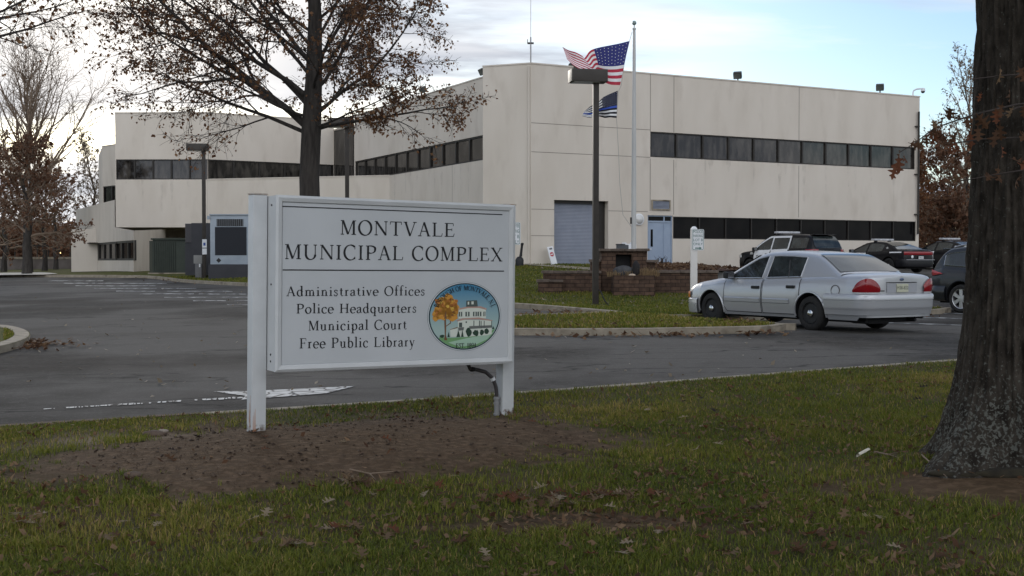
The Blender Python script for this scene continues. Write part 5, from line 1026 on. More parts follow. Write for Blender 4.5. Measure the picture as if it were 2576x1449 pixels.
# police cars ------------------------------------------------------
M_PBLK = mat('black_paint', (.007, .007, .009), rough=.3, spec=.22, coat=.05); M_PWHT = paint('white_car_paint', (.66, .67, .68), 0, .4, .5)
def lightbar(root, x, z, w):
    mb = MB(); mb.box(x-.14, x+.14, -w/2, w/2, z+.04, z+.13, 0, None, .03); b = mb.build('light_bar', mat('light_bar', (.35, .36, .38), (.5, .5, .52), scale=6, rough=.2), root, smooth=40)
    mb = MB(); mb.box(x-.06, x+.06, -w*.4, -w*.3, z-.02, z+.04); mb.box(x-.06, x+.06, w*.3, w*.4, z-.02, z+.04); mb.build('bracket', M_BLACK, b)
SUV = Car(L=5.0, H=1.78, sill=.30, r=.37, ra=.44, xr=-1.42, xf=1.48, yt=.68, endrise=(-2.3, 2.3),
    shoulder=[(-2.5, 1.10), (-2.3, 1.14), (-1, 1.13), (0, 1.10), (1.0, 1.08), (1.4, 1.06), (2.1, 1.0), (2.35, .93), (2.5, .80)],
    top=[(-2.5, 1.12), (-2.3, 1.16), (1.0, 1.12), (1.35, 1.14), (2.1, 1.06), (2.35, .98), (2.5, .84)],
    plan=[(-2.5, .3), (-2.47, .75), (-2.35, .93), (-2.0, .98), (0, 1.0), (1.8, .98), (2.2, .9), (2.4, .75), (2.47, .5), (2.5, .1)],
    roof=[(-2.46, 1.10), (-2.25, 1.50), (-2.1, 1.70), (-1.9, 1.745), (-1, 1.78), (0, 1.79), (.35, 1.755), (.75, 1.56), (1.45, 1.10)])
psu = placed(SUV, 'police_suv', 'black and white police sport utility vehicle with roof light bar beside the building', 'police car', 12.1, 53.0, (-.49, .87))
build_body(SUV, psu, M_PBLK)
for s_ in (1, -1):
    # white front and rear doors with their window frames
    G = SUV.patch(np.linspace(1.15, -.98, 22), lambda x: SUV.zs(x)-.005, lambda x: max(SUV.zs(x)+.03, min(SUV.zr(x)-.04, 1.72)), s_, .004); mb = MB(); mb.grid(G); mb.build('door_frame', M_PWHT, psu, smooth=True)
    d1_ = door(SUV, psu, 1.18, .14, s_, M_PWHT, True, label='white front door lettered POLICE'); door(SUV, psu, .12, -.95, s_, M_PWHT, True)
    side_glass(SUV, psu, 1.12, .16, .04, .12, s_).location.y = s_*.005; side_glass(SUV, psu, .08, -.90, .04, .12, s_, zmax=1.64).location.y = s_*.005; side_glass(SUV, psu, -1.08, -2.05, .04, .12, s_, zmax=1.62)
    mirror(SUV, psu, 1.05, s_, M_BLACK)
    for x in (SUV.xr, SUV.xf): make_wheel(psu, x, s_*.86, .37, .25, s_, 'steel', .23)
    ol = [(-2.08, s_*.975), (-2.35, s_*.93), (-2.46, s_*.77), (-2.475, s_*.62)]; mb = MB(); mb.grid(wrap(ol, .98, 1.13, .012, 12, 3, .01)); mb.build('taillight', M_RED, psu, smooth=50)
    ol = [(2.0, s_*.94), (2.2, s_*.9), (2.4, s_*.75), (2.45, s_*.6)]; mb = MB(); mb.grid(wrap(ol, .80, .92, .012, 12, 3)); mb.build('headlight', M_LENS, psu, smooth=50)
    vs, fs = text_mesh('POLICE', .30); mb = MB(); mb.add([(.45-s_*v.x*1.15, s_*(SUV.ys(.45-s_*v.x*1.15, .78+v.y)+.010), .78+v.y) for v in vs], fs); mb.build('door_lettering', mat('police_grey', (.10, .10, .11), rough=.4), d1_)
    mb = MB(); mb.lathe([(.10, 0), (.10, .004), (.0001, .005)], 18, 0, Matrix.Translation((1.33, s_*(SUV.ys(1.33, .95)+.004), .95))@Matrix.Rotation(-s_*PI/2, 4, 'X')); mb.build('shield_emblem', mat('shield', (.4, .4, .38), rough=.4), psu)
    G = SUV.patch(np.linspace(-1.15, -2.0, 8), .98, 1.05, s_, .006, 2); mb = MB(); mb.grid(G); mb.build('side_stripe', M_PWHT, psu)
end_glass(SUV, psu, 'rear_window', -2.43, -2.12, .9); end_glass(SUV, psu, 'windshield', 1.38, .42, .93)
mb = MB(); mb.box(-2.26, -1.95, -.6, .6, 1.735, 1.765, 0, None, .01); mb.build('spoiler', M_PBLK, psu); lightbar(psu, .1, 1.80, 1.25)
mb = MB(); mb.grid(bprof([(-1.95, .985), (-2.35, .94), (-2.46, .77), (-2.5, .4), (-2.5, -.4), (-2.46, -.77), (-2.35, -.94), (-1.95, -.985)], [(.32, -.02), (.36, .03), (.6, .05), (.68, .03), (.7, 0)], 30)); mb.build('bumper', M_BLACK, psu, smooth=40)
CHG = Car(L=5.05, H=1.48, sill=.24, r=.35, ra=.42, xr=-1.45, xf=1.60, yt=.58, endrise=(-2.3, 2.3),
    shoulder=[(-2.52, .98), (-2.3, 1.03), (-1.4, 1.02), (-.8, .98), (0, .95), (1.0, .96), (1.5, .95), (2.2, .84), (2.45, .72), (2.52, .6)],
    top=[(-2.52, 1.06), (-2.4, 1.10), (-2.0, 1.10), (-1.5, 1.08), (1.0, 1.0), (1.4, 1.01), (2.2, .90), (2.45, .78), (2.52, .65)],
    plan=[(-2.52, .3), (-2.50, .75), (-2.4, .89), (-2.1, .94), (-1.3, .955), (0, .945), (1.6, .95), (2.2, .88), (2.4, .72), (2.48, .5), (2.52, .1)],
    roof=[(-1.95, 1.07), (-1.5, 1.25), (-1.0, 1.40), (-.5, 1.475), (-.1, 1.48), (.25, 1.46), (.7, 1.27), (1.4, .98)])
pc = placed(CHG, 'police_sedan', 'black police sedan with one white door, nearer of the two left of the dark SUV', 'police car', 17.75, 58.2, (-.43, .90), 'black police sedans by the building corner')
build_body(CHG, pc, M_PBLK)
for s_ in (1, -1):
    side_glass(CHG, pc, 1.1, .15, .03, .10, s_); side_glass(CHG, pc, .05, -.95, .03, .10, s_); door(CHG, pc, 1.2, .1, s_, M_PWHT, True, label='white front door'); door(CHG, pc, .08, -1.0, s_, M_PBLK, True, seam=True); mirror(CHG, pc, 1.0, s_, M_BLACK)
    for x in (CHG.xr, CHG.xf): make_wheel(pc, x, s_*.82, .35, .235, s_, 'steel', .22)
    G = CHG.patch(np.linspace(-1.5, -2.25, 8), .93, .985, s_, .006, 2); mb = MB(); mb.grid(G); mb.build('side_stripe', M_PWHT, pc)
    ol = [(2.0, s_*.91), (2.2, s_*.88), (2.4, s_*.72), (2.46, s_*.55)]; mb = MB(); mb.grid(wrap(ol, .60, .72, .012, 12, 3)); mb.build('headlight', M_LENS, pc, smooth=50)
    mb = MB(); mb.ball((-1.22, s_*(CHG.ys(-1.22, 1.15)+.004), 1.15), .075, 10, 0, (1, .2, 1)); mb.build('pillar_emblem', mat('shield', (.4, .4, .38)), pc)
end_glass(CHG, pc, 'rear_window', -1.88, -.72, .9); end_glass(CHG, pc, 'windshield', 1.3, .36, .92); lightbar(pc, -.05, 1.49, 1.2)
rl = [(-2.4, .88), (-2.49, .76), (-2.515, .4), (-2.52, 0), (-2.515, -.4), (-2.49, -.76), (-2.4, -.88)]
mb = MB(); mb.grid(wrap(rl, .84, .985, .012, 30, 3, .012)); mb.build('taillight', M_RED, pc, smooth=50)
mb = MB(); mb.grid(bprof([(-2.0, .945), (-2.4, .89), (-2.49, .76), (-2.52, .4), (-2.52, -.4), (-2.49, -.76), (-2.4, -.89), (-2.0, -.945)], [(.26, -.02), (.3, .03), (.55, .05), (.64, .03), (.66, 0)], 30)); mb.build('bumper', M_PBLK, pc, smooth=40)
mb = MB(); mb.box(-2.56, -2.54, -.85, .85, .60, .625); mb.build('trunk_stripe', mat('grey_stripe', (.3, .3, .31), rough=.4), pc); plate(CHG, pc, -2.575, .71, mat('plate_white', (.5, .5, .5)), 'MG 7', M_BLACK, .3, .13)
mb = MB(); mb.lathe([(.07, 0), (.0001, .01)], 16, 0, Matrix.Translation((-2.545, .5, .75))@Matrix.Rotation(-PI/2, 4, 'Y')); mb.build('round_emblem', M_PWHT, pc)
pc2 = copy_tree(pc); pc2.location = (22.2, 61.6, T(22.2, 61.6)); pc2['label'] = 'black police sedan at the building corner, partly hidden by the dark SUV'
pc['label'] = 'black police sedan showing its full rear between the police SUV and its twin'
# dark SUV behind the big trunk ------------------------------------------------------
TRV = Car(L=5.17, H=1.80, sill=.30, r=.375, ra=.45, xr=-1.46, xf=1.56, yt=.70, endrise=(-2.35, 2.35),
    shoulder=[(-2.58, 1.02), (-2.4, 1.12), (-2.0, 1.20), (-1, 1.14), (0, 1.08), (1.0, 1.05), (1.5, 1.03), (2.2, .95), (2.5, .80), (2.58, .7)],
    top=[(-2.58, 1.06), (-2.4, 1.16), (-2, 1.22), (1.0, 1.10), (1.4, 1.1), (2.2, 1.0), (2.5, .85), (2.58, .75)],
    plan=[(-2.58, .3), (-2.55, .70), (-2.44, .88), (-2.1, .96), (-1.4, .99), (0, .99), (1.8, .98), (2.2, .92), (2.45, .75), (2.55, .5), (2.58, .1)],
    roof=[(-2.52, 1.08), (-2.3, 1.42), (-2.12, 1.62), (-1.95, 1.70), (-1, 1.79), (0, 1.80), (.4, 1.76), (.8, 1.58), (1.5, 1.06)])
M_GRAPH = mat('graphite_paint', (.014, .015, .018), rough=.28, spec=.4, coat=.2)
trv = placed(TRV, 'dark_suv', 'dark grey crossover SUV with bright alloy wheel, half hidden by the big trunk', 'car', 13.25, 30.75, (.53, -.85))
build_body(TRV, trv, M_GRAPH)
for s_ in (1, -1):
    side_glass(TRV, trv, 1.15, .15, .04, .13, s_, trim=M_CHROME); side_glass(TRV, trv, .05, -1.0, .04, .13, s_, trim=M_CHROME); side_glass(TRV, trv, -1.1, -2.06, .05, .14, s_, trim=M_CHROME)
    door(TRV, trv, 1.2, .12, s_, M_GRAPH, True, hm=M_GRAPH); door(TRV, trv, .1, -1.05, s_, M_GRAPH, True, hm=M_GRAPH); mirror(TRV, trv, 1.1, s_, M_GRAPH)
    for x in (TRV.xr, TRV.xf): make_wheel(trv, x, s_*.865, .375, .25, s_, 'six', .262)
    ol = [(-2.02, s_*.965), (-2.3, s_*.93), (-2.44, s_*.88), (-2.53, s_*.72), (-2.56, s_*.55)]; mb = MB(); mb.grid(wrap(ol, lambda t: 1.02-.1*t, lambda t: 1.03+.10*min(1, t*2), .012, 14, 3, .012)); mb.build('taillight', mat('pink_lens', (.40, .05, .06), rough=.2, coat=.5), trv, smooth=50)
    ol = [(2.1, s_*.93), (2.3, s_*.86), (2.45, s_*.75), (2.53, s_*.55)]; mb = MB(); mb.grid(wrap(ol, .78, .9, .012, 12, 3)); mb.build('headlight', M_LENS, trv, smooth=50)
    mb = MB(); mb.tube([(x, s_*.60, TRV.zr(x)+.06-.05*((x+.8)/1.2)**4) for x in np.linspace(-1.95, .35, 14)], .022, 6); mb.build('roof_rail', mat('rail_silver', (.4, .4, .42), rough=.35, metallic=.7), trv, smooth=50)
    mb = MB(); mb.tube([(TRV.xr+(TRV.ra+.015)*math.cos(R(a)), s_*(TRV.ys(TRV.xr+(TRV.ra+.015)*math.cos(R(a)), TRV.r+TRV.ra*math.sin(R(a)))+.002), TRV.r+(TRV.ra+.015)*math.sin(R(a))) for a in range(-8, 189, 7)], .022, 6); mb.build('wheel_arch_lip', M_GRAPH, trv, smooth=60)
end_glass(TRV, trv, 'rear_window', -2.46, -2.1, .9); end_glass(TRV, trv, 'windshield', 1.4, .48, .93)
mb = MB(); mb.box(-2.32, -1.98, -.6, .6, 1.655, 1.69, 0, None, .012); mb.build('spoiler', M_GRAPH, trv)
mb = MB(); mb.grid(bprof([(-1.93, .97), (-2.3, .94), (-2.44, .88), (-2.54, .72), (-2.58, .4), (-2.58, -.4), (-2.54, -.72), (-2.44, -.88), (-2.3, -.94), (-1.93, -.97)], [(.30, -.03), (.34, .02), (.5, .05), (.62, .05), (.70, .0)], 40)); mb.build('bumper', M_GRAPH, trv, smooth=40)
# ------------------------------------------------------------------ service yard and small things on the building
def at(px, py, Y): return P(px, py, Y)
M_GEN = mat('generator_paint', (.24, .28, .32), (.28, .32, .36), scale=3, rough=.55); M_GREEN = mat('utility_green', (.022, .030, .022), (.03, .038, .028), scale=3, rough=.6); M_CHAR = mat('charcoal_metal', (.022, .023, .028), (.03, .03, .035), scale=2, rough=.55)
gb = Gp(600, 699, KERB); Yg = gb[1]
def fbox(t, name, m, px0, px1, py0, py1, Y, dep, parent=None, out=0, bev=.0):
    a = at(px0, py1, Y); b = at(px1, py0, Y); mb = MB(); mb.box(a[0], b[0], Y-out, Y+dep, a[2], b[2], 0, None, bev); o = mb.build(name, m, parent or t, smooth=40 if bev else False)
    if parent is None: o.location = tuple(-np.array(t.location))
    return o
gen = thing('generator', 'pale blue grey standby generator with big black radiator grille left of the sign', 'generator', gb)
fbox(gen, 'base_tank', M_CHAR, 524, 760, 665, 708, Yg, 1.6); h = fbox(gen, 'housing', M_GEN, 529, 760, 541, 665, Yg+.05, 1.5, bev=.02); fbox(gen, 'radiator_grille', mat('grille_black', (.006, .008, .013), rough=.6), 541, 620, 571, 642, Yg+.04, .02, h)
fbox(gen, 'vent', M_BLACK, 545, 612, 551, 569, Yg+.04, .02, h); a = at(545, 569, Yg); b = at(612, 551, Yg); mb = MB()
for k in range(13): x = a[0]+(b[0]-a[0])*(k+.5)/13; mb.box(x-.012, x+.012, Yg+.02, Yg+.036, a[2], b[2])
mb.build('vent_slats', mat('slat_grey', (.12, .13, .14), rough=.6), h)
a = at(550, 655, Yg+.03); mb = MB(); mb.poly([(a[0]+.11*math.cos(R(k)), Yg+.045, a[2]+.11*math.sin(R(k))) for k in (0, 90, 180, 270)]); mb.build('diamond_emblem', M_BLACK, h); fbox(gen, 'roof_edge', M_GEN, 526, 760, 538.5, 541, Yg, 1.6)
mb = MB(); a = at(524, 545, Yg); mb.box(a[0]-.05, a[0]+.06, Yg-.02, Yg+.04, a[2]-.12, a[2]+.04); o = mb.build('lifting_eye', M_GEN, gen); o.location = tuple(-gb)
dk = thing('duct_enclosure', 'tall charcoal metal enclosure between the generator and the green cabinet', 'enclosure', at(497, 690, Yg+4)); fbox(dk, 'tower', M_CHAR, 482, 530, 561, 692, Yg+3.2, 1.6); fbox(dk, 'side_panel', mat('charcoal_light', (.045, .043, .046), rough=.6), 466, 481.8, 562.5, 610, Yg+3.25, 1.55); fbox(dk, 'lower_panel', M_CHAR, 466, 481.8, 610.2, 692, Yg+3.3, 1.5)
gc = thing('green_cabinet', 'wide dark green ribbed utility cabinet under the building overhang', 'cabinet', at(420, 686, 60)); c_ = fbox(gc, 'body', M_GREEN, 384, 466, 603, 687, 60, 1.6); fbox(gc, 'lid', M_GREEN, 379, 468, 599, 603, 59.9, 1.75); fbox(gc, 'side_panel', mat('green_light', (.04, .045, .032), rough=.6), 376, 383.8, 606, 686, 60.1, 1.3); fbox(gc, 'plinth', M_KERB, 372, 470, 686.2, 690, 59.7, 2)
a = at(388, 684, 60); b = at(440, 608, 60); mb = MB()
for k in range(11): x = a[0]+(b[0]-a[0])*k/10; mb.box(x-.02, x+.02, 59.965, 59.998, a[2], b[2])
mb.build('ribs', M_GREEN, c_)
ub = Gp(500, 699, KERB); uc = thing('meter_cabinet', 'small grey meter cabinet standing against the lamp post by the generator', 'cabinet', ub); fbox(uc, 'base', mat('grey_metal', (.10, .10, .105), (.13, .13, .13), scale=4, rough=.6), 491, 507, 663, 705, ub[1], .5, bev=.01); fbox(uc, 'meter_box', mat('meter_grey', (.20, .20, .19), rough=.6), 487, 508, 642, 663, ub[1]+.05, .3, bev=.01); fbox(uc, 'side_box', M_BLACK, 508.2, 513.5, 664, 704, ub[1]+.05, .3); fbox(uc, 'label_plate', M_WHITE, 500.5, 504, 664, 672, ub[1]-.012, .01)
def floodlight(px, ytop, f, label, az, t_off=.15):
    s = f.at(px); q = np.array(f.p(s, ZR, -t_off)); top = at(px, ytop, q[1])[2]; q[2] = ZR+.05; t = thing('roof_floodlight', label, 'floodlight', q, az, 'floodlights along the roof edge'); H = top-q[2]
    mb = MB(); mb.tube([(0, 0, -.12), (0, 0, H-.25)], .035, 8); mb.box(-.1, .1, -.1, .1, -.05, .02); mb.build('bracket', M_DARK, t)
    M_ = Matrix.Translation((0, -.08, H-.2))@Matrix.Rotation(R(28), 4, 'X'); mb = MB(); mb.box(-.20, .20, -.12, .14, -.15, .17, 0, M_, .05); o = mb.build('lamp_head', mat('flood_bronze', (.035, .035, .03), rough=.5), t, smooth=40); mb = MB(); mb.box(-.16, .16, -.13, -.121, -.11, .13, 0, M_); mb.build('lens', mat('flood_lens', (.09, .10, .09), rough=.2), o)
floodlight(1859, 180, fR, 'roof floodlight near the middle of the right facade', R(-20)); floodlight(2216, 211, fR, 'rightmost roof floodlight, near the camera pole', R(-20)); floodlight(1448, 158, fR, 'roof floodlight behind the flag tip', R(-20))
floodlight(1204, 170, Fac(fL.p(0, 0)[:2], fL.p(fL.L, 0)[:2]), 'roof floodlight at the tall corner of the building', R(-60), .3); floodlight(1055, 217, fL, 'roof floodlight half hidden by the bare oak branches', R(-60), .3)
q = np.array(fR.p(fR.at(2297), ZR, -.1)); ct = thing('roof_camera', 'white dome camera on a hooked pole at the roof corner', 'camera', q); mb = MB(); z1 = at(2300, 228, q[1])[2]-q[2]; mb.tube([(0, 0, 0), (0, 0, z1*.8), (.06, 0, z1*1.05), (.2, 0, z1*1.25), (.38, 0, z1*1.3), (.5, 0, z1*1.28)], .04, 8); mb.build('pole', M_WHITE, ct, smooth=60)
mb = MB(); mb.lathe([(.02, .08), (.10, .05), (.12, -.06), (.12, -.1)], 14, 0, Matrix.Translation((.52, 0, z1*1.2))); mb.build('housing', M_WHITE, ct, smooth=50); mb = MB(); mb.ball((.52, 0, z1*1.2-.1), .11, 12); mb.build('dome', M_CGLASS, ct, smooth=60)
q = P(1335, 160, 55.5); q[2] = 9.7; at_ = thing('antenna_mast', 'thin radio antenna rising from the tall building corner', 'antenna', q); mb = MB(); mb.tube([(0, 0, -.1), (0, 0, 2.1)], .035, 6); mb.build('mast', mat('antenna_grey', (.3, .3, .31), rough=.5), at_); mb = MB(); mb.tube([(0, 0, 2.1), (0, 0, 5.2)], .018, 6); mb.build('whip', M_WHITE, at_); mb = MB(); mb.box(-.14, .14, -.03, .03, 1.78, 1.86); mb.box(-.16, -.13, -.02, .02, 1.8, 2.0); mb.build('clamp', M_DARK, at_)
# wall lamps
s = fR.at(1606); q = np.array(fR.p(s, at(1606, 552, fR.p(s, 0)[1])[2], 0)); wl1 = thing('wall_lamp', 'round white bulkhead lamp on the wall beside the blue door', 'wall lamp', q); Mw = Matrix.Rotation(math.atan2(fR.n[1], fR.n[0]), 4, 'Z')@Matrix.Rotation(PI/2, 4, 'Y')
mb = MB(); mb.lathe([(.27, .003), (.27, .06), (.22, .08)], 20, 0, Mw); mb.build('rim', M_WHITE, wl1, smooth=40); mb = MB(); mb.lathe([(.215, .07), (.17, .14), (.08, .18), (.0001, .19)], 20, 0, Mw); mb.build('diffuser', M_LENS, wl1, smooth=60)
s = fW.at(237); q = np.array(fW.p(s, at(237, 597, fW.p(s, 0)[1])[2], 0)); wl2 = thing('wall_lamp', 'glowing white wall lamp above the dark door of the low left wing', 'wall lamp', q); Mw = Matrix.Rotation(math.atan2(fW.n[1], fW.n[0]), 4, 'Z')@Matrix.Rotation(PI/2, 4, 'Y'); mb = MB(); mb.lathe([(.2, .003), (.2, .06)], 16, 0, Mw); mb.build('rim', M_WHITE, wl2); mb = MB(); mb.ball((fW.n[0]*.2, fW.n[1]*.2, 0), .24, 14, 0, (.8, .8, 1.5)); mb.build('globe', mat('lit_globe', (1, .96, .9), emit=1.3), wl2, smooth=60)
# things along the foot of the wall
s0 = fR.at(1379); q = np.array(fR.p(s0, 1.45, .55)); lbp = thing('leaning_sign', 'white board with a red round symbol leaning beside the garage door', 'sign', q, math.atan2(fR.e[1], fR.e[0])); Mb = Matrix.Rotation(R(-14), 4, 'X')@Matrix.Rotation(R(-9), 4, 'Y'); mb = MB(); mb.box(-.15, .15, -.012, .012, 0, .80, 0, Mb); o = mb.build('board', M_WHITE, lbp); mb = MB(); mb.lathe([(.10, 0), (.0001, .001)], 24, 0, Mb@Matrix.Translation((.0, -.0135, .45))@Matrix.Rotation(PI/2, 4, 'X')); mb.build('red_symbol', mat('sign_red', (.40, .04, .05), rough=.5), o); mb = MB(); mb.box(-.075, .075, -.0165, -.0155, .43, .47, 0, Mb); mb.build('symbol_bar', M_WHITE, o); mb = MB(); mb.box(-.06, .09, -.0145, -.0135, .66, .74, 0, Mb); mb.build('heading', mat('sign_dark', (.12, .12, .13), rough=.5), o)
q = at(1307, 661, 51.5); q[2] = T(q[0], q[1])+KERB; sb = thing('ash_receptacle', 'black bottle shaped ash receptacle standing by the building corner', 'bin', q); mb = MB(); mb.lathe([(.17, 0), (.18, .25), (.15, .33), (.07, .40)], 16); mb.build('base', M_BLACK, sb, smooth=50); mb = MB(); mb.lathe([(.07, .40), (.055, .55), (.05, .85), (.065, .9), (.065, .97), (.0001, .99)], 14, 0, Matrix.Shear('XY', 4, (.12, 0))); mb.build('neck', M_BLACK, sb, smooth=50)
q = at(1567, 640, 50.5); q[2] = 1.2; hv = thing('utility_cabinet', 'dark grey metal cabinet whose top shows above the brick planter', 'cabinet', q); mb = MB(); mb.box(-.24, .24, 0, .5, 0, at(1567, 616, 50.5)[2]-1.2, 0, None, .03); mb.build('body', mat('cabinet_grey', (.055, .06, .065), rough=.5), hv, smooth=40); mb = MB(); mb.box(-.26, .1, -.02, .5, at(1567, 616, 50.5)[2]-1.2, at(1567, 613.5, 50.5)[2]-1.2); mb.build('lid', M_CHAR, hv)
q = at(1582, 640, 51.6); q[2] = 1.2; hv2 = thing('white_utility_box', 'white box just behind the dark grey cabinet above the planter', 'utility box', q); zt = at(1582, 610, 51.6)[2]-1.2; mb = MB(); mb.box(-.3, .32, 0, .4, 0, zt-.05, 0, None, .02); mb.build('body', M_WHITE, hv2, smooth=40); mb = MB(); mb.box(-.28, -.1, 0, .3, zt-.049, zt); mb.box(.08, .26, 0, .3, zt-.049, zt+.01); mb.build('caps', M_WHITE, hv2)
a = at(1805, 704, 38.4); b = at(1862, 684, 38.4); mb = MB(); mb.box(a[0], b[0], 38.4, 39.6, a[2]-.4, b[2], 0, None, .02); o = mb.build('concrete_block', mat('light_concrete', (.24, .24, .24), (.3, .3, .3), scale=4, rough=.9), smooth=40); tag(o, 'grey concrete block at the end of the brick wall behind the silver car', 'block')
# walk, apron, mulch bed
def ground_patch(name, pts, off, m, step=.5, kind='structure'): return polysheet(name, [g(*q) for q in pts], step, lambda x, y: T(x, y)+off, m, kind)
ground_patch('walkway', [(1270, 662.5, KERB), (1345, 665.5, KERB), (1395, 668, KERB), (1440, 671, KERB), (1510, 676, KERB), (1510, 682, KERB), (1430, 676.5, KERB), (1345, 669, KERB), (1270, 665.5, KERB)], KERB+.025, M_KERB)
ground_patch('concrete_apron', [(-90, 693), (110, 692), (145, 695.5), (110, 698), (-90, 700.5)], .150, mat('pale_concrete', (.42, .39, .33), (.5, .47, .41), scale=4, rough=.9))
def bedz(x, y): return 1.27+.010*(y-37.3)-.25*np.clip((x-6.9)/1.8, 0, 1)**2+.03*fbm(x, y, 3, 4)
M_MULCH = mat('mulch', (.05, .025, .016), (.10, .045, .025), scale=9, rough=1, bump=1, bscale=30, bd=.04)
polysheet('mulch_bed', [(4.35, 37.42), (6.35, 37.42), (7.0, 38.6), (8.6, 43), (9.2, 50), (9.3, 57.2), (6.0, 55.6), (4.6, 54.9), (4.5, 47)], .5, bedz, M_MULCH)
# ------------------------------------------------------------------ trees
class Tree:
    def __init__(s, seed, name, label, base, group=None):
        s.rg = random.Random(seed); s.big = MB(); s.fine = MB(); s.lv = []; s.t = thing(name, label, 'tree', base, 0, group); s.base = np.array(base, float)
    def tube(s, pts, rs, n):
        (s.big if n > 5 else s.fine).tube(pts, rs, n, cap=False)
    def grow(s, p, d, L, r, lvl, cfg):
        rg = s.rg; c = cfg[lvl]; n = max(2, c['n']); pts = [Vector(p)]; d = Vector(d).normalized(); rs = [r]; dirs = [d.copy()]
        for k in range(n):
            d = (d+Vector((rg.gauss(0, 1), rg.gauss(0, 1), rg.gauss(0, 1)))*c['wob']+Vector((0, 0, c['trop']*(1 if not c.get('late') else (k/n)*2)))).normalized()
            pts.append(pts[-1]+d*L/n); rs.append(max(c.get('rmin', .004), r*(1-.82*(k+1)/n))); dirs.append(d.copy())
        s.tube(pts, rs, c['sides'])
        if lvl+1 < len(cfg):
            m = int(c['kids']*rg.uniform(.75, 1.25)+.5); a0 = rg.uniform(0, 6.28)
            for j in range(m):
                t = c['t0']+(1-c['t0'])*((j+rg.random())/m)
                f = t*n; i = min(n-1, int(f)); q = pts[i].lerp(pts[i+1], f-i); dd = dirs[i+1]
                sd_ = dd.orthogonal().normalized(); sd_.rotate(Matrix.Rotation(a0+j*2.4+rg.uniform(-.5, .5), 3, dd)); an = R(rg.uniform(*c['ang'])); nd = dd*math.cos(an)+sd_*math.sin(an); nd.z = nd.z*c.get('flat', 1)+c.get('lift', 0)
                s.grow(q, nd, L*c['ratio']*rg.uniform(.65, 1.2)*(1.1-.55*t), max(c.get('rmin', .004), rs[i]*c.get('rr', .55)), lvl+1, cfg)
        if c.get('leaf'):
            for k in range(c['leaf'] if rg.random() < c.get('lp', 1) else 0): i = rg.randint(1, n); s.lv.append(pts[i]+Vector((rg.gauss(0, .06), rg.gauss(0, .06), rg.gauss(0, .05)-.03)))
    def finish(s, bark, twig, leafm, size, keep=1.0, extra=None):
        o = s.big.build('trunk', bark, s.t, smooth=True); 
        if s.fine.v: s.fine.build('branches', twig, s.t)
        if leafm is not None and s.lv:
            L = np.array([tuple(v) for v in s.lv]); rs = np.random.RandomState(len(L)); L = L[rs.rand(len(L)) < keep]; leafcloud('foliage', L, size, leafm, s.t, len(L))
        return s.t
def leafcloud(name, L, size, m, parent=None, seed=0, flat=0.):
    rs = np.random.RandomState(seed); n = len(L); a = rs.rand(n)*2*PI; e = rs.randn(n)*.6-.5; u = np.stack([np.cos(a)*np.cos(e), np.sin(a)*np.cos(e), np.sin(e)], 1); w = rs.randn(n, 3); w -= u*(w*u).sum(1)[:, None]; w /= np.linalg.norm(w, axis=1)[:, None]; nn = np.cross(u, w)
    sz = size*(.6+.8*rs.rand(n))[:, None]; wd = .34*sz
    V = np.stack([L, L+u*sz*.45+w*wd+nn*sz*.08, L+u*sz, L+u*sz*.45-w*wd+nn*sz*.08], 1).reshape(-1, 3); q = np.arange(n*4).reshape(-1, 4)
    return fastmesh(name, V, 0, q, m, parent, attrs={'tone': np.repeat(rs.rand(n), 4)})
def leafmat(name, c1, c2, c3):
    m = bpy.data.materials.new(name); m.use_nodes = True; nt = m.node_tree; b = nt.nodes['Principled BSDF']; b.inputs['Roughness'].default_value = .75; b.inputs['Specular IOR Level'].default_value = .2
    a = nt.nodes.new('ShaderNodeAttribute'); a.attribute_name = 'tone'; r = nt.nodes.new('ShaderNodeValToRGB'); e = r.color_ramp.elements; e[0].color = (*c1, 1); e[1].color = (*c3, 1); x = e.new(.5); x.color = (*c2, 1); nt.links.new(a.outputs['Fac'], r.inputs[0]); nt.links.new(r.outputs[0], b.inputs['Base Color'])
    tr = nt.nodes.new('ShaderNodeBsdfTranslucent'); nt.links.new(r.outputs[0], tr.inputs[0]); mx_ = nt.nodes.new('ShaderNodeMixShader'); mx_.inputs[0].default_value = .45; nt.links.new(b.outputs[0], mx_.inputs[1]); nt.links.new(tr.outputs[0], mx_.inputs[2]); nt.links.new(mx_.outputs[0], nt.nodes['Material Output'].inputs[0]); return m
M_BARK = mat('oak_bark', (.028, .024, .021), (.055, .048, .042), scale=5, rough=.95, bump=1, bscale=14, stretch=(3, 3, .5), bd=.03); M_TWIG = mat('twig_bark', (.035, .028, .024), (.05, .04, .035), scale=5, rough=.95); M_TWIGP = mat('pale_twig', (.16, .115, .08), (.2, .15, .11), scale=5, rough=.95)
M_LOAK = leafmat('oak_leaves', (.09, .043, .024), (.15, .076, .04), (.23, .13, .065)); M_LBROWN = leafmat('brown_leaves', (.085, .042, .026), (.13, .065, .038), (.18, .10, .06)); M_LORNG = leafmat('rust_leaves', (.085, .034, .018), (.14, .06, .028), (.19, .10, .05)); M_LGREY = leafmat('dry_grey_leaves', (.12, .10, .075), (.18, .15, .11), (.24, .2, .15))
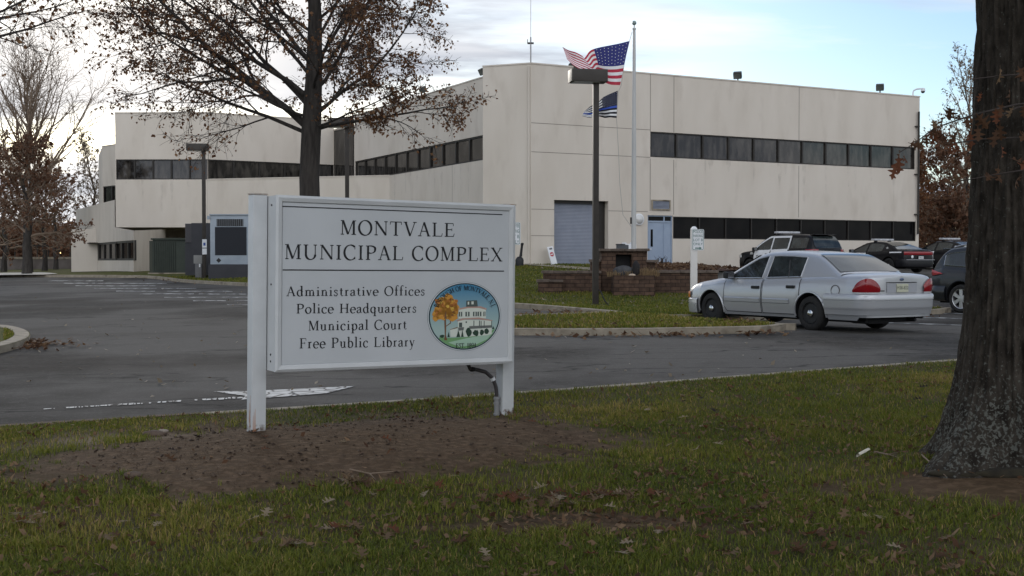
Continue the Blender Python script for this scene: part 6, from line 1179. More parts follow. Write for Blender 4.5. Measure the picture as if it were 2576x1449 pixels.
# the big pin oak behind the sign
tb = P(781, 735, 29.0); tb[2] = T(tb[0], tb[1])
oak = Tree(11, 'oak_tree', 'big spreading oak with sparse brown leaves right behind the sign', tb)
trk = [(0, 0, -.2), (0, 0, .4), (.02, 0, 1.5), (-.02, .02, 3.2), (.03, .05, 4.4), (.10, .02, 5.6), (.12, .1, 7), (.06, .05, 8.5), (.12, 0, 10), (.1, 0, 12.2)]; oak.big.tube(trk, [.42, .30, .255, .24, .235, .20, .165, .125, .085, .03], 14, cap=False)
LIMB = [dict(n=9, wob=.085, trop=.018, sides=8, kids=10, t0=.18, ang=(28, 58), ratio=.46, flat=.75, lift=.02), dict(n=6, wob=.11, trop=-.008, sides=5, kids=7, t0=.15, ang=(25, 60), ratio=.50, flat=.85, rr=.6), dict(n=4, wob=.16, trop=-.03, sides=4, kids=7, t0=.12, ang=(25, 60), ratio=.58, rr=.6, rmin=.006, leaf=4, lp=.6), dict(n=3, wob=.2, trop=-.05, sides=3, kids=0, rmin=.0035, leaf=4, lp=.72)]
for z, az, el, L, r in [(4.2, 172, 12, 5.0, .085), (4.4, 190, 24, 5.6, .10), (4.3, 205, 50, 6.6, .15), (4.8, 150, 42, 5.8, .11), (5.0, 178, 38, 6.4, .11), (5.5, 160, 30, 5.6, .08), (5.8, 200, 52, 5.5, .09), (4.3, 8, 14, 4.6, .08), (4.7, -14, 28, 4.8, .085), (5.2, 12, 34, 5.0, .09), (5.6, -30, 22, 4.8, .075), (5.9, 4, 48, 4.8, .085), (4.6, 60, 25, 4.2, .075), (4.9, 100, 30, 4.4, .08), (5.2, -70, 26, 4.0, .07), (5.8, -110, 32, 4.4, .075), (6.2, -140, 28, 4.6, .07), (4.6, 220, 12, 4.2, .065), (4.35, -25, -2, 3.6, .055), (6.6, 170, 36, 4.6, .065), (6.9, 20, 38, 4.2, .065), (7.3, 80, 42, 3.6, .06), (7.7, 200, 45, 3.8, .06), (8.2, -40, 45, 3.4, .055), (8.8, 120, 50, 3, .05), (9.4, 0, 55, 2.6, .045), (10, 200, 58, 2.4, .04), (7.0, 140, 60, 4.0, .07), (6.4, 30, 62, 4.2, .075)]:
    i = np.interp(z, [p[2] for p in trk], range(len(trk))); a = Vector(trk[int(i)]).lerp(Vector(trk[min(int(i)+1, len(trk)-1)]), i-int(i)); oak.grow(a, (math.cos(R(az))*math.cos(R(el)), math.sin(R(az))*math.cos(R(el)), math.sin(R(el+9))), L*(.78 if math.cos(R(az)) > .5 else 1), r*.6, 0, LIMB)
oak.finish(M_BARK, M_TWIG, M_LOAK, .082, .62)
print('OAK', len(oak.lv), len(oak.fine.f))
def simple_tree(seed, name, label, px, Y, ztop, spread, tr, leafm, lsz, keep, group=None, zb=None, bark=M_BARK, twig=M_TWIGP, x=None, el=(25, 70), kids=(8, 6, 5), first=.22, lp=.7, trop=.05, nl=22):
    b = P(px, 680, Y) if x is None else np.array([x, Y, 0.]); b[2] = T(b[0], b[1]); t = Tree(seed, name, label, b, group); rg = t.rg; H = ztop-b[2]
    tk = [(0, 0, -.3)]+[(rg.gauss(0, .04)*k, rg.gauss(0, .04)*k, H*k/8) for k in range(1, 9)]; t.big.tube(tk, [tr*1.25]+[tr*(1-.93*k/8) for k in range(1, 9)], 9, cap=False)
    cfg = [dict(n=6, wob=.10, trop=trop, sides=5, kids=kids[0], t0=.15, ang=(22, 50), ratio=.48), dict(n=4, wob=.13, trop=trop*.6, sides=4, kids=kids[1], t0=.1, ang=(22, 55), ratio=.52, rmin=.012, leaf=2 if leafm else 0, lp=lp), dict(n=3, wob=.18, trop=0, sides=3, kids=0, rmin=.009, leaf=4 if leafm else 0, lp=lp)]
    for k in range(nl):
        f = first+(1-first)*(k+.3)/nl; z = H*f; i = f*8; a = Vector(tk[int(i)]).lerp(Vector(tk[min(int(i)+1, 8)]), i-int(i)); az = k*2.4+rg.uniform(-.4, .4); e = R(el[0]+(el[1]-el[0])*f); t.grow(a, (math.cos(az)*math.cos(e), math.sin(az)*math.cos(e), math.sin(e)), spread*(1.15-.7*f)*rg.uniform(.8, 1.15), tr*(.42-.25*f), 0, cfg)
    return t.finish(bark, twig, leafm, lsz, keep)
simple_tree(3, 'bare_tree', 'tall bare pale tree rising highest at the left edge', 70, 78, 12.2, 9.2, .30, None, 0, 0, el=(34, 74), nl=30, first=.38, trop=.035, kids=(9, 8, 5))
simple_tree(4, 'brown_oak', 'brown leaved tree with a straight dark trunk at the far left', 68, 63, 7.4, 2.9, .25, M_LBROWN, .16, 1, el=(6, 55), first=.30, nl=26, trop=.0)
for k, (px, Y, zt, sp, lab) in enumerate([(-60, 75, 8.2, 5, 'brown tree cut off by the left picture edge'), (140, 106, 8.2, 3.6, 'low brown tree between the straight dark trunk and the building'), (10, 92, 8.6, 5.5, 'brown tree behind the straight dark trunk'), (112, 97, 8.4, 5.2, 'distant brown tree behind the far wall')]): simple_tree(20+k, 'brown_tree', lab, px, Y, zt, sp, .22, M_LBROWN, .20, .8, 'brown trees beyond the left end of the lot', el=(0, 60), nl=20, trop=.02, kids=(7, 5, 0))
simple_tree(31, 'half_bare_tree', 'half bare tree with a few dry leaves just left of the building', 232, 100, 11.2, 3.6, .18, M_LGREY, .20, .5, el=(35, 75), nl=18)
simple_tree(40, 'grey_tree', 'tall grey twiggy tree with sparse dry leaves behind the building at right', 2425, 84, 14.0, 5.4, .24, M_LGREY, .17, .45, el=(25, 72), nl=26, first=.2)
for k, (x, Y, zt, sp, lm, lab) in enumerate([(24.8, 76, 7.6, 3.4, M_LORNG, 'rust coloured bushy tree touching the right end of the building'), (28.5, 80, 8.6, 3.8, M_LBROWN, 'brown bushy tree seen beside the big foreground trunk'), (26.5, 73, 4.4, 3.0, M_LBROWN, 'low brown thicket behind the police sedans'), (32.5, 84, 9.5, 4.2, M_LORNG, 'rust coloured tree hidden mostly by the big trunk'), (30.5, 72, 4.6, 3.2, M_LGREY, 'low grey brown thicket beside the big trunk')]): simple_tree(50+k, 'bushy_tree', lab, 0, Y, zt, sp, .16, lm, .24, 1, 'bushy trees right of the building', x=x, el=(-12, 65), first=.06, nl=26, trop=.01, kids=(8, 6, 0))
# tree out of frame at left whose bare branches reach into the picture
lt = Tree(71, 'bare_branch_tree', 'bare twiggy branches reaching in at the top left corner', (-13.2, 26.5, T(-13.2, 26.5))); lt.big.tube([(0, 0, -.2), (0, 0, 2), (.05, 0, 5), (.1, 0, 8), (.1, 0, 11)], [.32, .26, .22, .15, .04], 12, cap=False)
LB = [dict(n=8, wob=.09, trop=.0, sides=6, kids=9, t0=.3, ang=(25, 55), ratio=.42), dict(n=5, wob=.13, trop=-.03, sides=4, kids=7, t0=.1, ang=(25, 60), ratio=.5, rmin=.004), dict(n=4, wob=.18, trop=-.04, sides=3, kids=4, t0=.1, ang=(25, 60), ratio=.55, rmin=.004, leaf=1, lp=.25), dict(n=3, wob=.2, trop=-.05, sides=3, kids=0, rmin=.0035, leaf=1, lp=.3)]
for z, az, el, L in [(5.6, -5, 20, 4.3), (6.3, 15, 14, 4.2), (6.9, -30, 8, 4.2), (6.1, 40, 22, 4.4), (7.4, 0, 12, 4.2), (6.6, 120, 30, 4.5), (7, 200, 30, 4.5), (7.8, 270, 35, 4), (8.5, 60, 45, 3.6), (9, 150, 50, 3)]: lt.grow((.05, 0, z), (math.cos(R(az))*math.cos(R(el)), math.sin(R(az))*math.cos(R(el)), math.sin(R(el))), L, .045, 0, LB)
lt.finish(M_BARK, M_TWIG, M_LOAK, .11)
# long low wall and rail beyond the left end of the lot
a = P(-200, 650, 104); b = P(205, 650, 112); fw = Fac(a[:2], b[:2]); lw = thing('roadside_wall', 'long low concrete wall with a rail behind the left trees', 'wall', (a[0], a[1], .5)); mb = MB(); mb.box(0, fw.L, 0, .4, .3, 1.75, 0, fw.mat()); o = mb.build('wall', mat('weathered_wall', (.10, .085, .075), (.15, .13, .12), scale=1, rough=.95), lw); o.location = tuple(-np.array(lw.location)); mb = MB(); mb.box(0, fw.L, -.05, .45, 1.752, 1.95, 0, fw.mat()); o = mb.build('coping', M_KERB, lw); o.location = tuple(-np.array(lw.location)); mb = MB(); mb.box(0, fw.L, .1, .2, 2.9, 3.05, 0, fw.mat()); [mb.box(fw.L*k/14-.05, fw.L*k/14+.05, .1, .2, 1.95, 2.9, 0, fw.mat()) for k in range(1, 14)]; o = mb.build('rail', M_DARK, lw); o.location = tuple(-np.array(lw.location))
# far woods that read as one brown mass
def woods(name, x0, x1, y0, y1, z0, zt, n, m, size, seed):
    rs = np.random.RandomState(seed); x = x0+(x1-x0)*rs.rand(n); y = y0+(y1-y0)*rs.rand(n); top = zt*(.55+.55*fbm(x*.18, y*.02, 1, seed)); z = z0+top*rs.rand(n)**.85
    tag(leafcloud(name, np.stack([x, y, z], 1), size, m, None, seed), kind='stuff')
woods('far_woods', -95, -16, 116, 135, .5, 6.0, 26000, M_LBROWN, .62, 1); woods('far_woods', 21, 75, 92, 112, .5, 7.5, 16000, M_LBROWN, .55, 2)
woods('woods', -110, 110, -75, -45, 0, 10, 7000, M_LBROWN, 1.7, 3)
# dried stalk clump in the planter, twiggy plants at the door
def clump(name, label, c, n, h, spread, m, seed, w=.006, cat='plant'):
    rg = random.Random(seed); mb = MB()
    for k in range(n):
        a = rg.uniform(0, 6.28); r = spread*rg.random()**.5; l = h*rg.uniform(.5, 1.1); x = c[0]+r*math.cos(a)*1.6; y = c[1]+r*math.sin(a)*.5; ba = rg.uniform(0, 6.28); bend = l*rg.uniform(.1, .7); mb.tube([(x, y, c[2]-.05), (x+bend*.3*math.cos(ba), y+bend*.3*math.sin(ba), c[2]+l*.6), (x+bend*math.cos(ba), y+bend*math.sin(ba), c[2]+l*rg.uniform(.7, 1))], [w, w*.8, w*.3], 3, cap=False)
    mb2 = MB(); mb2.v = [tuple(np.array(v)-np.array(c)) for v in mb.v]; mb2.f = mb.f; mb2.mi = mb.mi; o = mb2.build(name, m, loc=c); tag(o, label, cat); return o
M_STRAW = mat('dry_straw', (.22, .15, .075), (.30, .21, .11), scale=20, rough=1)
clump('dried_grass_clump', 'dry straw coloured grass clump left of the flagpole foot in the planter', P(1566, 692, 36.0), 110, .16, .28, M_STRAW, 1); clump('dried_grass_clump', 'dry straw coloured grass clump right of the flagpole foot in the planter', P(1626, 691, 36.0), 130, .24, .25, M_STRAW, 2)
q = P(1668, 664, 51); clump('twiggy_plant', 'small bare twiggy plant at the foot of the wall beside the blue door', q, 26, .36, .22, M_TWIG, 3, .012)
# ------------------------------------------------------------------ foreground oak at the right edge
FC = np.array([3.80, 9.05]); fz = float(lawnz(FC[0], FC[1]))-.10
fot = thing('foreground_oak', 'huge dark rough barked oak trunk at the right edge of the picture', 'tree', (FC[0], FC[1], fz))
nz_, na_ = 300, 260; zz_ = np.concatenate([np.linspace(-.15, 3.6, nz_), np.linspace(3.7, 7.5, 30)]); aa = np.linspace(0, 2*PI, na_, endpoint=False); A_, Z_ = np.meshgrid(aa, zz_)
flare = .40*np.exp(-np.maximum(Z_, 0)/.36)*(.72+.45*np.cos(5*A_+.6)+.2*np.cos(3*A_+2))+.10*np.exp(-np.maximum(Z_, 0)/1.2)
base_r = .375-.018*np.clip(Z_, 0, 8)
rr = base_r+flare
ridge = np.abs(fbm(np.cos(A_)*9+3*np.sin(A_)*0, np.sin(A_)*9+Z_*1.3, 1.6, 3, 3)-.5)*2; ridge2 = fbm(np.cos(A_)*7+11, np.sin(A_)*7+Z_*3.0, 2.2, 8, 4); pl_ = fbm(A_*16, Z_*5.5, 1, 21, 3)
fur = np.abs(fbm(A_*11+.5*Z_, Z_*1.1, 1, 33, 3)-.5)*2; rr = rr+.030*(np.clip(fur*2.2, 0, 1)-.6)+.022*(ridge-.3)+.022*(ridge2-.5)+.014*(pl_-.5)
X_ = rr*np.cos(A_); Y_ = rr*np.sin(A_); n0 = len(zz_); i_ = np.arange(n0-1)[:, None]*na_; j_ = np.arange(na_)[None]; q = np.stack([i_+j_, i_+(j_+1) % na_, i_+na_+(j_+1) % na_, i_+na_+j_], -1).reshape(-1, 4)
M_FBARK = mat('rough_bark', (.015, .0125, .010), (.042, .036, .029), scale=9, rough=1, bump=1, bscale=30, stretch=(1.6, 1.6, .8), bd=.02, spec=.1)
attrmix(M_FBARK, 'crest', (.062, .052, .042))
def lich(nt):
    t = nt.nodes.new('ShaderNodeTexCoord'); n = nt.nodes.new('ShaderNodeTexNoise'); n.inputs['Scale'].default_value = 42; n.inputs['Detail'].default_value = 7; n.inputs['Distortion'].default_value = .6; nt.links.new(t.outputs['Object'], n.inputs['Vector'])
    a = nt.nodes.new('ShaderNodeAttribute'); a.attribute_name = 'lichen'; m_ = nt.nodes.new('ShaderNodeMath'); m_.operation = 'ADD'; nt.links.new(n.outputs['Fac'], m_.inputs[0]); nt.links.new(a.outputs['Fac'], m_.inputs[1]); r = nt.nodes.new('ShaderNodeMapRange'); r.inputs['From Min'].default_value = .60; r.inputs['From Max'].default_value = .68; r.inputs['To Max'].default_value = .85; nt.links.new(m_.outputs[0], r.inputs['Value']); return r.outputs[0]
mixin(M_FBARK, lich, (.105, .108, .094))
lichen = .135*np.clip(1-np.abs(Z_-.35)/.6, 0, 1)+.02*np.clip(1-Z_/3, 0, 1)-.04; crest = np.clip(fur*2.2-.25, 0, 1)*np.clip((pl_-.35)*3, 0, 1)*.7
fastmesh('trunk', np.stack([X_, Y_, Z_], -1).reshape(-1, 3), 0, q, M_FBARK, fot, smooth=True, attrs={'lichen': lichen.ravel(), 'crest': crest.ravel()})
# oak leaf shapes
def leaf_shape(rg, curl):
    """lobed outline, stem at the origin, length 1"""
    half = [(0, .0), (.03, .018), (.18, .02), (.24, .10), (.22, .22), (.30, .20), (.36, .08), (.44, .10), (.50, .30), (.56, .36), (.60, .24), (.62, .09), (.70, .10), (.78, .24), (.84, .22), (.84, .09), (.92, .07), (1.0, 0.0)]
    k = [rg.uniform(.8, 1.2) for _ in half]; vs = []; fs = []
    tw = rg.uniform(-.5, .5); c1 = curl*rg.uniform(.5, 1.4); c2 = curl*rg.uniform(-1, 1.2)
    def z(x, y): return c1*(y*y)*2.2+c2*.28*math.sin(2.6*x+tw)+tw*x*y*.5
    for s in (1, -1):
        o = len(vs)
        for (x, y), kk in zip(half, k): yy = y*(kk if s > 0 else 2-kk); vs.append((x, s*yy, z(x, s*yy))); vs.append((x, 0, z(x, 0)))
        fs += [[o+2*i, o+2*i+2, o+2*i+3, o+2*i+1] for i in range(len(half)-1)]
    return vs, fs
LM = [leafmat('fallen_leaf_brown', (.085, .045, .025), (.10, .055, .03), (.12, .065, .035)), leafmat('fallen_leaf_tan', (.15, .098, .056), (.165, .11, .063), (.18, .12, .07)), leafmat('fallen_leaf_rust', (.13, .050, .026), (.14, .056, .029), (.155, .064, .033)), leafmat('fallen_leaf_dark', (.022, .015, .012), (.026, .018, .014), (.03, .02, .016)), leafmat('fallen_leaf_pale', (.27, .21, .14), (.29, .23, .155), (.31, .245, .17))]
# twigs with big leaves hanging across the trunk
tw = MB(); lf = {0: MB(), 2: MB(), 1: MB()}; rg = random.Random(77)
def W3(px, py, Y): return Vector(P(px, py, Y))-Vector((FC[0], FC[1], fz))
paths = [[(2700, 250, 8.5), (2560, 262, 8.2), (2450, 288, 8.0), (2351, 322, 7.9), (2302, 360, 7.8), (2262, 384, 7.8)], [(2700, 330, 8.4), (2580, 345, 8.1), (2470, 350, 8.0), (2400, 360, 7.9)], [(2700, 170, 8.3), (2600, 185, 8.1), (2520, 190, 8.0), (2440, 200, 7.9)], [(2700, 410, 8.3), (2590, 425, 8.1), (2500, 440, 8.0), (2420, 455, 7.9)], [(2640, 260, 8.1), (2560, 270, 8.0), (2500, 300, 7.95)]]
root = W3(2760, 200, 8.7)
for p in paths: pts = [root]+[W3(*q_) for q_ in p]; tw.tube(pts, [.009]+[.006*(1-.75*k/len(p))+.001 for k in range(len(p))], 5)
tw.tube([Vector((.25, -.1, 3.5)), root], [.04, .016], 7); tw.build('branches', M_TWIG, fot, smooth=60)
spots = [(2390, 285, 50), (2352, 322, 34), (2372, 300, 30), (2340, 335, 32), (2330, 345, 30), (2300, 362, 36), (2285, 372, 34), (2268, 385, 36), (2262, 405, 44), (2255, 425, 40), (2275, 395, 30), (2395, 320, 32), (2410, 340, 34), (2430, 300, 36), (2440, 345, 36), (2360, 350, 30), (2380, 372, 26), (2420, 385, 32), (2455, 305, 50), (2418, 456, 32), (2425, 480, 34), (2515, 180, 44), (2560, 183, 44), (2470, 240, 24), (2540, 232, 40), (2525, 270, 36), (2550, 278, 30), (2505, 285, 36), (2515, 325, 46), (2508, 340, 44), (2520, 375, 36), (2535, 415, 50), (2515, 430, 44), (2560, 430, 56), (2495, 455, 40), (2570, 455, 44), (2410, 300, 30), (2370, 330, 32), (2345, 312, 30), (2318, 352, 30), (2400, 355, 32), (2575, 275, 34), (2460, 330, 36), (2575, 350, 40)]
for px, py, sz in spots:
    c = W3(px, py-sz*.4, rg.uniform(7.75, 8.05)); vs, fs = leaf_shape(rg, rg.uniform(.3, .9)); L = sz/F*7.9*1.15
    e_ = Matrix.Rotation(rg.uniform(0, 6.28), 4, 'Z')@Matrix.Rotation(R(rg.uniform(20, 105)), 4, 'Y')@Matrix.Rotation(rg.uniform(0, 6.28), 4, 'X'); m_ = rg.choice([0, 0, 0, 2, 2, 1]); lf[m_].add([c+(e_@Vector(v))*L for v in vs], fs)
for m_ in lf:
    if lf[m_].v: o = lf[m_].build('leaves', LM[m_], fot)
# high crown above the frame
rs = np.random.RandomState(5); n = 5200; d_ = rs.randn(n, 3); d_ /= np.linalg.norm(d_, axis=1)[:, None]; r_ = rs.rand(n)**.45; L_ = d_*r_[:, None]*np.array([5.2, 4.6, 3.0])+np.array([.3, -.6, 8.2]); L_ = L_[(L_[:, 2] > 5.2)]
leafcloud('foliage', L_, .3, M_LOAK, fot, 3)
# ------------------------------------------------------------------ fallen leaves
def onlawn(px, py): return Gp(px, py, KERB)
protos = []
rg = random.Random(99)
GRP = 'fallen oak leaves on the front lawn'
WORDS = {0: 'brown', 1: 'tan', 2: 'rust red', 3: 'dark', 4: 'pale'}
for k in range(15):
    vs, fs = leaf_shape(rg, rg.uniform(.2, .7)); me = bpy.data.meshes.new('fallen_leaf'); me.from_pydata([(v[0]-.5, v[1], v[2]) for v in vs], [], fs); me.materials.append(LM[k % 5]); me.update(); me.attributes.new('tone', 'FLOAT', 'POINT').data.foreach_set('value', [.5]*len(vs)); protos.append(me)
patches = [(880, 1230, 42, 12, 20), (1400, 1275, 170, 24, 66), (1500, 1262, 60, 12, 14), (1780, 1080, 130, 26, 24), (730, 1395, 20, 12, 5), (1130, 1250, 120, 30, 10), (60, 1330, 55, 16, 10), (900, 1340, 300, 70, 26), (1700, 1050, 380, 70, 22), (2150, 980, 200, 40, 16), (1150, 985, 90, 12, 7), (2300, 1350, 240, 80, 12), (300, 1350, 260, 80, 12), (1900, 1340, 250, 70, 12), (1400, 1400, 500, 45, 14), (2330, 1080, 90, 40, 9), (700, 1150, 330, 45, 10)]
cnt = 0; f0 = None
for cx, cy, sx_, sy_, n in patches:
    for _ in range(n):
        p = onlawn(rg.gauss(cx, sx_*.6), min(1449, max(930, rg.gauss(cy, sy_*.6)))); 
        if (p[0]-EA[0])*EN[0]+(p[1]-EA[1])*EN[1] < .15: continue
        z = float(lawnz(p[0], p[1])); d = float(dirtw(p[0], p[1])); k = rg.randrange(15) if cy < 1190 else rg.choice([0, 5, 10, 1, 6, 11, 1, 6, 2, 7, 12, 11, 9, 4, 14])
        o = bpy.data.objects.new('fallen_leaf', protos[k]) if f0 is None else f0.copy(); o.data = protos[k]; COL.objects.link(o); f0 = f0 or o
        sc = rg.uniform(.085, .14); o.scale = (sc,)*3; o.location = (p[0], p[1], z+(.012 if d > .5 else rg.uniform(.025, .05))); o.rotation_euler = (rg.gauss(0, .22), rg.gauss(0, .22), rg.uniform(0, 6.28)); tag(o, WORDS[k % 5]+' fallen oak leaf lying among the others on the front lawn', 'leaf', GRP); cnt += 1
print('LEAVES', cnt)
def litter(name, L, size, m, seed, flat=.35):
    """many small leaves lying flat: one object"""
    rs = np.random.RandomState(seed); n = len(L); a = rs.rand(n)*2*PI; t = rs.randn(n, 2)*flat; u = np.stack([np.cos(a), np.sin(a), t[:, 0]], 1); w = np.stack([-np.sin(a), np.cos(a), t[:, 1]], 1); s = size*(.55+.9*rs.rand(n))[:, None]
    V = np.stack([L-u*s*.5, L+w*s*.3+np.array([0, 0, .2])*s*.6*rs.rand(n)[:, None], L+u*s*.5+np.array([0, 0, .3])*s*rs.rand(n)[:, None], L-w*s*.3], 1).reshape(-1, 3)
    return tag(fastmesh(name, V, 0, np.arange(n*4).reshape(-1, 4), m, attrs={'tone': np.repeat(rs.rand(n), 4)}), kind='stuff')
LMIX = leafmat('leaf_litter', (.06, .03, .018), (.12, .062, .032), (.26, .17, .10)); LPALE = leafmat('pale_litter', (.12, .09, .06), (.22, .18, .13), (.42, .37, .29))
rs = np.random.RandomState(8); pts = []
def pile(px, py, sx_, sy_, n, off):
    for _ in range(n): p = Gp(px+rs.randn()*sx_, py+rs.randn()*sy_, off); pts.append((p[0], p[1], T(p[0], p[1])+off+.01+.05*rs.rand()))
pile(92, 868, 16, 5, 130, 0); pile(150, 866, 45, 6, 60, 0); pile(60, 880, 20, 3, 25, 0); pile(1420, 787, 45, 3, 90, 0); pile(1350, 795, 40, 3, 60, 0); pile(1720, 846, 40, 2, 50, 0); pile(1900, 842, 30, 2, 40, 0); pile(1500, 848, 120, 2, 60, 0); pile(540, 714, 40, 1.5, 60, 0); pile(450, 708, 30, 1.5, 40, 0); pile(350, 700, 12, 1.2, 25, 0); pile(2300, 797, 35, 2, 40, 0); pile(1860, 812, 40, 4, 60, KERB); pile(1500, 820, 150, 7, 80, KERB)
litter('leaf_pile', np.array(pts), .10, LMIX, 1); pts = []
pile(300, 870, 180, 40, 45, 0); pile(500, 760, 250, 30, 40, 0); pile(400, 960, 250, 20, 24, 0); pile(1500, 930, 350, 30, 26, 0); pile(1900, 860, 250, 15, 20, 0)
litter('scattered_leaves', np.array(pts), .075, LPALE, 2)
n = 1500; L = np.stack([4.5+4.2*rs.rand(n), 37.6+17*rs.rand(n)**1.5, np.zeros(n)], 1); L = L[(L[:, 0] < 6.4) | (L[:, 1] > 38.5+1.7*(L[:, 0]-6.4))]; L[:, 2] = bedz(L[:, 0], L[:, 1])+.03+.06*rs.rand(len(L)); litter('mulch_leaves', L, .17, LMIX, 3)
n = 500; L = np.stack([-6+14*rs.rand(n), 30+22*rs.rand(n), np.zeros(n)], 1); L = L[inside(LAWN2, L[:, 0], L[:, 1])]; L[:, 2] = lawn2z(L[:, 0], L[:, 1])+.04; litter('lawn_leaves', L, .09, LPALE, 4)
# crumbled leaf bits worked into the grass, thickest in drifts
n = 60000; y = 5.3+12*rs.rand(n)**1.2; x = (-.6+1.2*rs.rand(n))*y; dd = (x-EA[0])*EN[0]+(y-EA[1])*EN[1]; w_ = np.clip((fbm(x, y, .9, 71)-.46)*4, 0, 1)*.5+.06+.6*np.exp(-((x-.4)/1.3)**2-((y-7.35)/.45)**2); k = (dd > .1) & (rs.rand(n) < w_*.6*(1-.85*dirtw(x, y)*(y > 8))); x, y = x[k], y[k]
litter('leaf_crumbs', np.stack([x, y, lawnz(x, y)+.012+.022*rs.rand(len(x))], 1), .042, LMIX, 9, .5)
# soil clods and twigs on the bare bed
n = 9000; x = -5+7*rs.rand(n); y = 7+7*rs.rand(n); k = (rs.rand(n) < dirtw(x, y)*.9) & (((x-EA[0])*EN[0]+(y-EA[1])*EN[1]) > .2); x = x[k]; y = y[k]; n = len(x); s = .004+.014*rs.rand(n)**4; z = lawnz(x, y)
tet = np.array([(0, 0, .9), (1, 0, -.3), (-.5, .87, -.3), (-.5, -.87, -.3), (.4, .6, .5), (-.7, 0, .4)]); rot = rs.rand(n)*6.28; cs, sn_ = np.cos(rot), np.sin(rot); Vt = np.repeat(tet[None], n, 0)*(1+.4*rs.randn(n, 6, 1)); Vx = Vt[..., 0]*cs[:, None]-Vt[..., 1]*sn_[:, None]; Vy = Vt[..., 0]*sn_[:, None]+Vt[..., 1]*cs[:, None]
V = np.stack([x[:, None]+Vx*s[:, None]*1.3, y[:, None]+Vy*s[:, None]*1.3, z[:, None]+.003+Vt[..., 2]*s[:, None]*.7], -1).reshape(-1, 3); f_ = np.array([(0, 1, 4), (0, 4, 5), (0, 5, 3), (0, 3, 1), (1, 2, 4), (4, 2, 5), (5, 2, 3)]); tr_ = (np.arange(n)[:, None, None]*6+f_[None]).reshape(-1, 3)
M_CLOD = leafmat('soil_clod', (.045, .030, .021), (.075, .050, .035), (.17, .125, .09)); tag(fastmesh('soil_clods', V, 0, None, M_CLOD, tris=tr_, attrs={'tone': np.repeat(rs.rand(n)**2, 6)}), kind='stuff')
for px, py, r, lab in [(388, 1101, .075, 'brown earth clod on the left part of the bare bed'), (335, 1218, .045, 'small flat stone at the front edge of the bare bed'), (410, 1092, .035, 'pale stone beside the brown earth clod')]: p = onlawn(px, py); rock((p[0], p[1], float(lawnz(p[0], p[1]))+.01), r, mat('earth_clod', (.075, .05, .036), (.11, .08, .06), scale=20, rough=1, bump=.6, bscale=60) if r > .04 else mat('pale_stone', (.25, .21, .17), rough=.9), lab, int(px), (1.5, 1, .55), 'stone')
# curled white scrap, twigs and roots near the big trunk
p = onlawn(2172, 1172); mb = MB(); G = [[(x*.11-.055, .024*math.cos(a)*(1-.3*abs(x-.5)), .025+.022*math.sin(a)+.035*x) for a in np.linspace(-.6, 2.6, 9)] for x in np.linspace(0, 1, 9)]; mb.grid(G); o = mb.build('bark_scrap', mat('pale_scrap', (.50, .47, .38), (.62, .58, .48), scale=20, rough=.8), loc=(p[0], p[1], float(lawnz(p[0], p[1]))+.01), smooth=True); o.rotation_euler = (0, 0, .5); tag(o, 'pale curled scrap of bark on the grass left of the big trunk', 'scrap')
for (a, b, c, lab) in [((2318, 1180), (2352, 1212), (2380, 1232), 'forked pale twig on the bare ground at the foot of the big trunk'), ((880, 1207), (930, 1213), (990, 1208), 'thin dark twig lying on the front of the bare bed'), ((2200, 1160), (2235, 1172), (2262, 1165), 'thin tan twig just right of the bark scrap')]:
    q_ = [onlawn(*t) for t in (a, b, c)]; mb = MB(); mb.tube([(t[0], t[1], float(lawnz(t[0], t[1]))+.03) for t in q_], [.007, .006, .003], 5); mb.tube([(q_[1][0], q_[1][1], float(lawnz(q_[1][0], q_[1][1]))+.03), (q_[1][0]+.05, q_[1][1]-.10, float(lawnz(q_[1][0], q_[1][1]-.1))+.02)], [.005, .002], 4); tag(mb.build('twig', M_TWIGP), lab, 'twig')
for px, py, r, sq, lab in [(2440, 1222, .12, (2.6, .9, .35), 'dark flat root slab in front of the big trunk'), (2540, 1226, .12, (2.2, .9, .38), 'second dark root slab at the right picture edge')]: p = onlawn(px, py); rock((p[0], p[1], float(lawnz(p[0], p[1]))+.0), r, mat('root_slab', (.016, .013, .008), (.03, .025, .014), scale=10, rough=1, bump=.6, bscale=40), lab, px, sq, 'root_slab')
# ------------------------------------------------------------------ grass
def grassmat(name, a, b, c):
    m = bpy.data.materials.new(name); m.use_nodes = True; nt = m.node_tree; bs_ = nt.nodes['Principled BSDF']; bs_.inputs['Roughness'].default_value = .7; bs_.inputs['Specular IOR Level'].default_value = .25
    t = nt.nodes.new('ShaderNodeAttribute'); t.attribute_name = 'tone'; r = nt.nodes.new('ShaderNodeValToRGB'); e = r.color_ramp.elements; e[0].color = (*a, 1); e[1].color = (*c, 1); e[1].position = .95; x = e.new(.55); x.color = (*b, 1); nt.links.new(t.outputs['Fac'], r.inputs[0]); nt.links.new(r.outputs[0], bs_.inputs['Base Color'])
    tr = nt.nodes.new('ShaderNodeBsdfTranslucent'); nt.links.new(r.outputs[0], tr.inputs[0]); mx_ = nt.nodes.new('ShaderNodeMixShader'); mx_.inputs[0].default_value = .35; nt.links.new(bs_.outputs[0], mx_.inputs[1]); nt.links.new(tr.outputs[0], mx_.inputs[2]); nt.links.new(mx_.outputs[0], nt.nodes['Material Output'].inputs[0]); return m
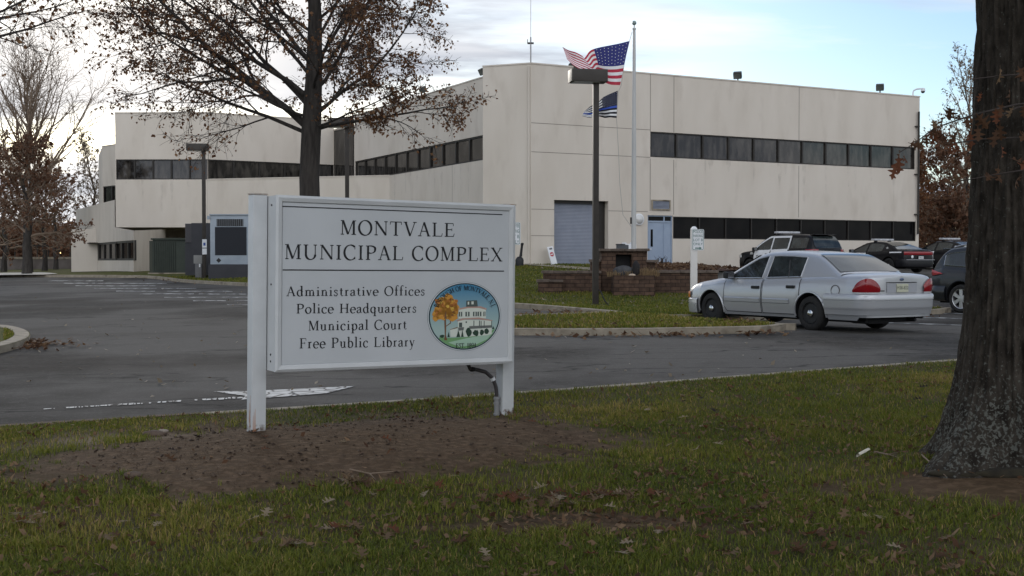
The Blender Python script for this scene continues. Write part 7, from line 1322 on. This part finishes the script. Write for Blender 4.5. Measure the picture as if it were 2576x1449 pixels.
def blades(name, x, y, z, h, w, tone, m, seed):
    rs = np.random.RandomState(seed); n = len(x); a = rs.rand(n)*2*PI; lean = h*(.25+1.0*rs.rand(n)); ux, uy = np.cos(a), np.sin(a); px_, py_ = -uy*w/2, ux*w/2; B = np.stack([x, y, z], 1)
    def pt(s, f, hh): return np.stack([x+s*px_*(1-f*.35)+ux*lean*f*f, y+s*py_*(1-f*.35)+uy*lean*f*f, z+h*hh], 1)
    V = np.stack([pt(1, 0, -.1), pt(-1, 0, -.1), pt(-1, .55, .62), pt(1, .55, .62), np.stack([x+ux*lean, y+uy*lean, z+h*.92], 1)], 1).reshape(-1, 3); i = np.arange(n)[:, None]*5
    return tag(fastmesh(name, V, 0, np.concatenate([i, i+1, i+2, i+3], 1), m, tris=np.concatenate([i+3, i+2, i+4], 1), attrs={'tone': np.repeat(tone, 5)}), kind='stuff')
M_BLADE = grassmat('grass_blade', (.058, .088, .010), (.155, .158, .020), (.32, .225, .085))
rs = np.random.RandomState(21); n = 900000; Yv = 5.2+14.5*rs.rand(n)**1.25; Xv = (-.62+1.22*rs.rand(n))*Yv; dd = (Xv-EA[0])*EN[0]+(Yv-EA[1])*EN[1]; k = dd > -.02-.10*fbm(Xv, Yv, 1.1, 5)**2; Xv, Yv, dd = Xv[k], Yv[k], dd[k]
wgt = (1-.65*np.clip((fbm(Xv, Yv, .75, 111)-.50)*5, 0, 1))*np.clip(1-1.25*dirtw(Xv, Yv), .0, 1)*(.45+.75*fbm(Xv, Yv, 2.2, 61)); k = rs.rand(len(Xv)) < wgt*.72; Xv, Yv, dd = Xv[k], Yv[k], dd[k]; n = len(Xv)
f1 = fbm(Xv, Yv, .8, 41); f2 = fbm(Xv, Yv, 4.5, 51); dry = np.clip((fbm(Xv, Yv, .55, 81)-.42)*2.6, 0, 1)
tone = np.clip(.22+.55*(f1-.45)+.35*dry+.14*(rs.randn(n)*.9)+.4*(f2-.5)*.6, 0, 1); st_ = rs.rand(n) < .07+.12*dry; tone[st_] = .8+.2*rs.rand(st_.sum())
hh = (.018+.022*rs.rand(n))*(.6+.9*np.clip(f2, .2, .9))*(1.0+.5*np.clip((f1-.5)*8, 0, 1)); print('BLADES', n)
blades('grass', Xv, Yv, lawnz(Xv, Yv), hh, (.0030+.0022*rs.rand(n))*(1+.05*Yv), tone, M_BLADE, 3)
n = 260000; Yv = 20.5+36*rs.rand(n)**1.7; Xv = (-.42+.85*rs.rand(n))*Yv; k = np.ones(n, bool); k2 = np.ones(n, bool)
for ox, oy in ((.2, 0), (-.2, 0), (0, .2), (0, -.2)): k &= inside(LAWN2, Xv+ox, Yv+oy); k2 &= inside(ISL, Xv+ox*1.6, Yv+oy*1.6)
k |= k2; Xv, Yv = Xv[k], Yv[k]; k = ~((Xv > 4.2) & (Yv > 36.4) & (Xv < 9.5)); Xv, Yv = Xv[k], Yv[k]; k = rs.rand(len(Xv)) < .35+.8*fbm(Xv, Yv, .9, 31); Xv, Yv = Xv[k], Yv[k]; n = len(Xv)
spit = (Yv < 26) ; dry = np.clip((fbm(Xv, Yv, .5, 91)-.45)*3, 0, 1); tone = np.clip(.30+.5*(fbm(Xv, Yv, .9, 33)-.5)+.3*dry+.12*rs.randn(n)+.30*spit*fbm(Xv, Yv, 1.2, 12), 0, 1); s2 = rs.rand(n) < .06+.1*spit; tone[s2] = .85; print('BLADES2', n)
blades('grass', Xv, Yv, lawn2z(Xv, Yv), (.035+.045*rs.rand(n)), .010+.0004*Yv, tone, M_BLADE, 4)
